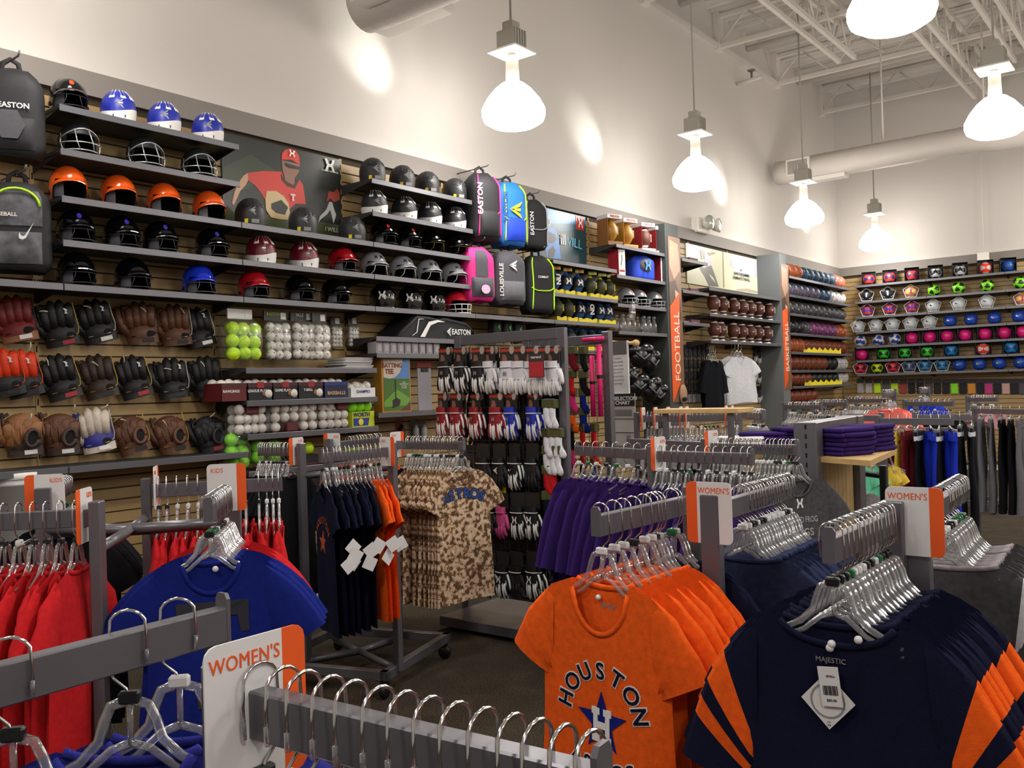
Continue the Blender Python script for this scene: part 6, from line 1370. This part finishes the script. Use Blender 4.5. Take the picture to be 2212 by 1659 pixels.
for i, (px, a, b_) in enumerate(((1278, 768, 900), (1293, 745, 900))):
    p, q = at_y(px, a, YG2 - .06), at_y(px + 3, b_, YG2 - .06); o = obj('bat_grip', MB().tube([(0, 0, 0), (0, 0, q.z - p.z)], .02, 8), [hp_], None, (p.x, YG2 - .06, p.z)); tag(o, f'long hot pink bat grip, {ORD[i]} from the socks on the wire stand', 'bat grip'); obj('black_band', MB().lathe([(.022, (q.z - p.z) * .42), (.022, (q.z - p.z) * .47)], 8), [BLACK], o)
p = at_y(1281, 733, YG2 - .08); o = tag(obj('bat_grip', MB().tube([(-.09, 0, 0), (.09, 0, .003)], .016, 8), [hp_], None, (p.x, YG2 - .08, p.z)), 'hot pink grip lying across the top of the wire stand', 'bat grip')
# bat chart board with a wooden bat on top
YC = 6.3; B = lambda px, py: at_y(px, py, YC)
pa, pb, pc, pd = B(1318, 738), B(1360, 850), B(1378, 1010), B(1318, 851)
t = thing('selection_chart', 'printed bat selection chart board behind the wire stand', 'chart', (pa.x, YC, 0)); ax = pa.x
obj('post', MB().box(-.02, .0, .0, .03, .02, pa.z), [GREY], t); obj('foot', MB().cbox(-.25, .4, -.15, .25, 0, .03, .004), [GREY], t)
w1 = pb.x - ax; w2 = pc.x - ax
obj('list_panel', MB().box(-.03, w1, -.008, .008, pd.z, pa.z), [CARD], t); obj('dark_header', MB().box(-.03, w1 - .01, -.011, -.008, pa.z - .11, pa.z - .0), [hexmat('#55524f')], t)
obj('lower_panel', MB().box(-.03, w2, -.014, -.008, pc.z, pd.z), [mat('chart_paper', '#b9b6b0', .6)], t); obj('black_header', MB().box(-.03, w2, -.018, -.014, pd.z - .1, pd.z), [hexmat('#1d1d1b')], t)
text('BAT SELECTION', .042, CARD, t, w2 / 2 - .02, -.019, pd.z - .04, bold=.02); text('CHART', .042, CARD, t, w2 / 2, -.019, pd.z - .075, bold=.02)
for k in range(8): text(('BASEBALL', 'SMALL BARREL', 'T-BALL BATS', 'HIGH SCHOOL', 'FAST PITCH', 'SLOW PITCH', 'YOUTH SLOW', 'SOFTBALL')[k], .016, hexmat('#77736f'), t, w1 / 2 - .01, -.0085, pa.z - .14 - k * .029)
b = MB()
for k in range(9): b.box(0, w2 - .03, -.0155, -.014, pd.z - .13 - k * .006, pd.z - .1325 - k * .006)
for k in range(3): b.box(-.02, w2 - .01, -.0155, -.014, pd.z - .2 - k * .11, pd.z - .206 - k * .11)
o = obj('chart_print', b, [hexmat('#3a3936')], t); o['kind'] = 'stuff'
q = B(1372, 741); b = MB(); b.x = Matrix.Rotation(pi / 2, 4, 'Y'); b.lathe([(.001, -.45), (.034, -.44), (.036, -.2), (.026, .0), (.014, .2), (.014, .3), (.026, .32), (.028, .34), (.02, .355), (.001, .357)], 14)
tag(obj('baseball_bat', b, [MAPLE], None, (q.x - .33, YC + .01, q.z + .02)), 'pale wooden bat lying on top of the bat chart', 'bat'); bpy.data.objects['baseball_bat'].rotation_euler = (0, .06, 0)
obj('grip_tape', MB().tube([(.1, 0, 0), (.18, 0, 0)], .0165, 8), [mat('tan_tape', '#b08a58', .8)], bpy.data.objects['baseball_bat'])
# ================================================================ gondola with folded purple shirts
ZP = 1.385; g1, g2 = at_z(1745, 912, ZP), at_z(1838, 898, ZP)
d = Vector((g2.x - g1.x, g2.y - g1.y, 0)); L = d.length; ua = atan2(d.y, d.x)
t = thing('display_gondola', 'grey gondola frame with tan slatted core and a maple shelf', 'gondola', (g1.x, g1.y, 0), ua)
for x in (0, L): obj('upright', MB().cbox(x - .06, x + .06, -.06, .06, 0, ZP, .004), [GREY], t)
b = MB()
for k in range(6): b.box(-.0605, -.06, -.01, .0, 1.1 + k * .05, 1.125 + k * .05)
obj('slot', b, [DARK], t)['kind'] = 'stuff'
obj('top_rail', MB().cbox(.06, L - .06, -.05, .05, ZP - .05, ZP, .004), [GREY], t); obj('kick_base', MB().cbox(0, L, -.3, .3, 0, .14, .004), [GREY], t)
for k in range(9): obj('slat', MB().box(.07 + k * (L - .14) / 9, .065 + (k + 1) * (L - .14) / 9, -.02, .02, .16, ZP - .06), [tan], t)
S1 = [at_z(*q, 1.2) for q in ((1742, 985), (1880, 995), (1937, 970))]; S1.append(S1[0] + (S1[2] - S1[1]))
b = MB(); vs = [(p.x, p.y, zz) for zz in (1.172, 1.2) for p in S1]; b.add(vs, [(3, 2, 1, 0), (4, 5, 6, 7), (0, 1, 5, 4), (1, 2, 6, 5), (2, 3, 7, 6), (3, 0, 4, 7)])
o = obj('maple_shelf', b, [MAPLE], t); o.matrix_parent_inverse = (Matrix.Translation((g1.x, g1.y, 0)) @ Matrix.Rotation(ua, 4, 'Z')).inverted()
def fold_mesh(w, d, h):
    b = MB(); b.grid(lambda u, v: (w / 2 * math.copysign(abs(cos(2 * pi * u)) ** .35, cos(2 * pi * u)) * (.94 + .06 * sin(pi * v)), d / 2 * math.copysign(abs(sin(2 * pi * u)) ** .35, sin(2 * pi * u)) * (.94 + .06 * sin(pi * v)), h * v + .003 * sin(14 * u)), 20, 3, closed_u=True)
    b.f.append(list(range(60, 80))); b.m.append(0); b.s.append(False); b.f.append(list(range(20))[::-1]); b.m.append(0); b.s.append(False)
    b.box(-.02, .03, -d / 2 - .002, -d / 2 + .01, h * .2, h * .8, 1); return b.mesh('folded_shirt', [c_purple, CARD])
FM = fold_mesh(.3, .26, .024)
def stack(px, py, z, n, name, mats=None, rz=0, dz=.025, zs=None):
    p = at_z(px, py, z)
    for k in range(n):
        o = obj('folded_shirt', FM, mats or None, None, (p.x + rnd.uniform(-.012, .012), p.y + rnd.uniform(-.012, .012), z + .001 + k * dz), rz + rnd.uniform(-.06, .06)); tag(o, f'{name}, {ORD[k]} from the bottom', 'shirt', 'folded shirts on the tables'); obj('fold_roll', FR, [mats[0]] if mats else None, o)
FR = MB().tube([(-.14, -.128, .012), (.14, -.128, .012)], .0115, 8).mesh('fold_roll', [c_purple])
c0 = (S1[0] + S1[1]) / 2; e = (S1[2] - S1[1]); rzs = atan2((S1[1] - S1[0]).y, (S1[1] - S1[0]).x)
def put_stack(P, z, n, name, mats=None, rz=0):
    for k in range(n):
        o = obj('folded_shirt', FM, mats, None, (P.x + rnd.uniform(-.012, .012), P.y + rnd.uniform(-.012, .012), z + .001 + k * .0245), rz + rnd.uniform(-.06, .06)); tag(o, f'{name}, {ORD[k]} from the bottom', 'shirt', 'folded shirts on the tables'); obj('fold_roll', FR, [mats[0]] if mats else None, o)
put_stack(S1[0] + (S1[1] - S1[0]) * .42 + e * .3, 1.2, 6, 'folded purple shirt of the pile near the gondola post', None, rzs); put_stack(S1[0] + (S1[1] - S1[0]) * .55 + e * .75, 1.2, 6, 'folded purple shirt of the pile at the far shelf edge', None, rzs + .3)
tz = 1.22; tp = [at_z(*q, tz) for q in ((1560, 968), (1735, 962), (1722, 950), (1580, 954))]
b = MB(); b.add([(p.x, p.y, zz) for zz in (tz - .035, tz) for p in tp], [(3, 2, 1, 0), (4, 5, 6, 7), (0, 1, 5, 4), (1, 2, 6, 5), (2, 3, 7, 6), (3, 0, 4, 7)])
t = thing('maple_table', 'maple topped table with folded purple and white shirts behind the charcoal tees', 'table', (0, 0, 0)); obj('table_top', b, [MAPLE], t)
for p in tp: b = MB(); q = p + (sum(tp, Vector()) / 4 - p) * .15; b.cbox(q.x - .025, q.x + .025, q.y - .025, q.y + .025, 0, tz - .035, .003); obj('leg', b, [GREY], t)
tc = sum(tp, Vector()) / 4
for j, (k, m, nm) in enumerate(((.55, None, 'folded purple shirt of the tall pile on the maple table'), (.2, [c_white, CARD], 'folded white shirt on the maple table'), (.9, None, 'folded purple shirt of the pile beside the gondola post'))):
    put_stack(tp[0] + (tp[1] - tp[0]) * k + (tp[3] - tp[0]) * .5, tz, (3, 2, 4)[j], nm, m, .3 * j)
# grey tees below the maple shelf, bright tees behind
t = thing('wall_arm_rack', 'dark arm rack of light grey tees under the maple shelf', 'clothes rack', (0, 0, 0)); q0, q1 = at_z(1776, 1004, 1.02), at_z(1908, 1019, 1.02)
a_ = ((q1.x, q1.y), (q0.x, q0.y), 1.02); u = (q1 - q0).normalized()
b = MB(); b.tube([q0 - Vector((0, 0, .025)), q1 - Vector((0, 0, .025))], .02, 4, flat=1.2); obj('arm', b, [BLACK], t); b = MB(); b.cbox(q1.x - .02, q1.x + .02, q1.y - .02, q1.y + .02, 0, 1.06, .003); obj('upright', b, [BLACK], t); obj('foot', MB().cbox(q1.x - .25, q1.x + .25, q1.y - .2, q1.y + .2, 0, .03, .003), [BLACK], t)
fill(a_, spread(7, .03, .4), [K_LGREY] * 7, 'grey tee arm', 'grey tees under the maple shelf')
for i, (px, h, nm) in enumerate(((1822, '#e8561a', 'orange'), (1846, '#6fd0a4', 'mint green'), (1862, '#6fd0a4', 'mint green'), (1880, '#d8b84a', 'yellow'), (1895, '#d8b84a', 'yellow'))):
    p = at_y(px, 968, 6.6); kd = Kind('bright_tee', nm + ' tee', 'shirt', cloth('bright_' + nm.replace(' ', '_'), h), n=1, w=.11, L=.34, nw=.05, nd=.05, sl=.09, slw=.05); kd.place(f'{nm} tee behind the maple shelf, {ORD[i]} from the gondola post', (p.x, 6.6 + .05 * i, p.z + .02), .4, 'bright tees behind the gondola'); hanger(f'clear hanger of the {ORD[i]} bright tee behind the maple shelf', (p.x, 6.6 + .05 * i, p.z + .02), .4, 'clear hangers of the bright tees')
b = MB(); p0, p1 = at_y(1800, 966, 6.7), at_y(1912, 966, 6.75); b.cbox(p0.x, p1.x, 6.6, 6.85, p0.z - .03, p0.z + .01, .003)
t = thing('bright_tee_rail', 'low grey rail carrying bright tees behind the maple shelf', 'clothes rack', (0, 0, 0)); obj('rail', b, [GREY], t)
for x in (p0.x, p1.x): b = MB(); b.cbox(x - .02, x + .02, 6.7, 6.74, 0, p0.z, .003); obj('upright', b, [GREY], t)
# ================================================================ pants on clip hangers
def pants_mesh(mats):
    b = MB()
    for sd in (-1, 1):
        b.grid(lambda u, v: (sd * (.085 + .012 * v) + (.088 - .02 * v) * cos(2 * pi * u), (.022 + .012 * sin(3 * v + sd)) * sin(2 * pi * u) + .006 * sin(8 * v + sd), -.16 - .78 * v), 10, 9, closed_u=True, mis=lambda i, j: 0)
    b.grid(lambda u, v: (.175 * cos(2 * pi * u), .026 * sin(2 * pi * u), -.13 - .035 * v), 14, 1, 1, closed_u=True); b.grid(lambda u, v: (.17 * cos(2 * pi * u), .024 * sin(2 * pi * u), -.1 - .035 * v), 14, 1, 0, closed_u=True)
    return b.mesh('pants', mats)
PM = pants_mesh([c_black, c_white]); CH = MB(); CH.tube([(-.16, 0, -.085), (-.05, 0, -.075), (0, 0, -.06), (.05, 0, -.075), (.16, 0, -.085)], .007, 6)
for s in (-1, 1): CH.cbox(s * .13 - .022, s * .13 + .022, -.015, .015, -.13, -.075, .004)
CH = CH.mesh('clip_hanger', [CLEAR])
TA = [seg((1905, 903), (2058, 904), 1.3), seg((1985, 896), (2098, 895), 1.3), seg((1895, 897), (1818, 897), 1.3)]; TB = seg((2110, 882), (2230, 884), 1.3)
rack('clothes_rack', 'grey multi arm rack of maroon, blue, black and grey warm-up pants', TA + [TB], mid(*TA), .8, base=.28)
c_mar = n_['m'][0]; c_yel = cloth('yellow_cloth', '#d2b23a'); c_gr2 = cloth('warm_grey_cloth', '#6a686e'); c_bl2 = cloth('bright_blue_cloth', '#1e35c0')
PA = [(1922, c_mar, 'maroon'), (1941, c_yel, 'yellow'), (1960, c_mar, 'maroon'), (1983, c_black, 'black'), (2009, c_bl2, 'bright blue'), (2028, c_black, 'black'), (2051, c_bl2, 'bright blue'), (2073, c_black, 'black'), (2098, c_black, 'black'), (2118, c_gr2, 'grey'), (2139, c_gr2, 'grey'), (2163, c_black, 'black'), (2182, c_black, 'black'), (2203, c_gr2, 'grey')]
for i, (px, m, nm) in enumerate(PA):
    p = at_z(px, 903 if px < 2060 else 896 if px < 2105 else 883, 1.3); rz = Q + rnd.uniform(-.15, .25) + (.25 if nm == 'bright blue' or i in (7, 8) else 0)
    o = obj('pants', PM, [m, c_white if nm == 'black' and i in (3, 5, 7, 8) else m], None, (p.x, p.y, 1.3), rz); tag(o, f'{nm} warm-up pants, {ORD[i]} in the row behind the raglan tops', 'pants', 'pants in the row behind the raglan tops')
    h = obj('clip_hanger', CH, None, None, (p.x, p.y, 1.3), rz); tag(h, f'clip hanger of the {ORD[i]} pants in the row behind the raglan tops', 'hanger', 'clip hangers of the pants'); obj('hook', HK, None, h).location = (0, 0, .0)
# ================================================================ rack with many signs and small white tops
ZB = 1.4; U1, U2 = seg((1385, 897), (1600, 893), ZB), seg((1598, 889), (1650, 892), ZB)
rack('clothes_rack', 'grey rack of small white tops with a maple shelf and many signs', [U1, U2], ((U1[0][0] + U1[1][0]) / 2, (U1[0][1] + U1[1][1]) / 2 + .1), .9, base=.45)
s0, s1 = at_z(1415, 884, 1.46), at_z(1597, 882, 1.46); t = tag(obj('maple_plank', MB().cbox(0, (s1 - s0).length, -.02, .18, -.028, 0, .003), [MAPLE], None, (s0.x, s0.y, 1.46), atan2((s1 - s0).y, (s1 - s0).x)), 'maple plank shelf above the small white tops', 'shelf')
for x in (.05, (s1 - s0).length - .08): obj('bracket', MB().cbox(x, x + .03, 0, .03, -1.46, -.028, .003), [GREY], t)
dU = Vector((U1[1][0] - U1[0][0], U1[1][1] - U1[0][1], 0)); rzU = atan2(dU.x, -dU.y)
for i, q in enumerate((.02, .15, .28, .41, .47, .86, .92)): sign('XS', (U1[0][0] + dU.x * q, U1[0][1] + dU.y * q, ZB), rzU - .5 * (i % 2) * 0, f'small size sign, {ORD[i]} along the rack of small white tops', -1)
lu = dU.length
fill(U1, spread(24, .02, lu - .05), [K_WHITE] * 4 + [K_BLK] * 0 + [K_WHITE, K_LGREY] * 10, 'small white top arm', 'tops on the small white top arm')
fill(U2, spread(14, .02, .25), [None] * 14, 'curled arm of empty hangers', 'empty hanger arm')
q0, q1 = at_z(1640, 905, 1.34), at_z(1700, 905, 1.34)
# ================================================================ more racks deep in the shop
def far_rack(px0, px1, py, z, kinds, n, nm, label, back=.6):
    A = seg((px0, py), (px1, py), z); ctr = (A[0][0], A[0][1] + .2); B2 = ((A[0][0], A[0][1] + .35), (A[0][0] - .1, A[0][1] + .35 + back), z)
    rack('clothes_rack', label, [A, B2], ctr, .9, base=.25); l = sqrt((A[0][0] - A[1][0]) ** 2 + (A[0][1] - A[1][1]) ** 2)
    fill(A, spread(n, .03, l - .05), kinds, nm, 'garments on the ' + nm); return A
K_CORAL = Kind('coral_top', 'coral pink tee', 'shirt', c_coral, n=2, w=.2, L=.4, sl=.2); K_ROY = Kind('royal_top', 'bright blue tee', 'shirt', c_bl2, n=2, w=.2, L=.4, sl=.2); K_MIX = Kind('pale_top', 'pale pink tee', 'shirt', cloth('pale_pink_cloth', '#b98a90'), n=2, w=.12, L=.16, sl=.08, nw=.05)
far_rack(1700, 1775, 874, 1.36, [None] * 12, 12, 'bare hanger arm near the basketballs', 'grey rack of bare clear hangers near the basketballs')
far_rack(1760, 1830, 868, 1.36, [K_RED, K_WHITE, K_BLK], 10, 'mixed tee arm near the basketballs', 'grey rack of mixed tees near the basketballs')
far_rack(1832, 1935, 861, 1.36, [None] * 16, 16, 'bare hanger arm below the shin guards', 'grey rack of bare hangers below the shin guards')
far_rack(2095, 2155, 858, 1.36, [K_MIX, None] * 5, 10, 'pale pink tee arm', 'grey rack of pale pink tees below the soccer balls')
far_rack(1960, 2060, 867, 1.36, [K_BLK] * 8, 8, 'black tee arm before the blue tees', 'grey rack of black tees before the blue tees')
for kd, px, py, y, n, nm in ((K_CORAL, 1911, 882, 9.2, 6, 'coral'), (K_ROY, 1990, 868, 12.2, 5, 'blue')):
    p = at_y(px, py, y)
    t = thing('tee_stand', f'straight arm stand of {nm} tees deep in the shop', 'clothes rack', (p.x, y + .3, 0)); zt = p.z + .155
    obj('arm', MB().cbox(-.012, .012, -.32, .0, zt - .05, zt, .002), [GREY], t); obj('upright', MB().cbox(-.03, .03, 0, .04, 0, zt + .03, .003), [GREY], t); obj('foot', MB().cbox(-.25, .25, -.25, .25, 0, .03, .004), [GREY], t)
    fill(((p.x, y + .3), (p.x, y - .02), zt), spread(n, .02, .26), [kd] * n, f'{nm} tee stand', f'{nm} tees on the straight stand')
p = at_x(1457, 852, .3); t = thing('kicking_shoe', 'tan rounded shoe sole hanging at the foot of the football banner', 'shoe', (.42, p.y, p.z - .12), Q - .3)
obj('sole', MB().ball((0, 0, .12), .12, 14, 10, sx=.5, sy=.25), [mat('tan_sole', '#a07e62', .7)], t); obj('dark_opening', MB().ball((0, -.02, .06), .05, 12, 8, sx=.85, sy=.35, sz=.6), [DARK], t)
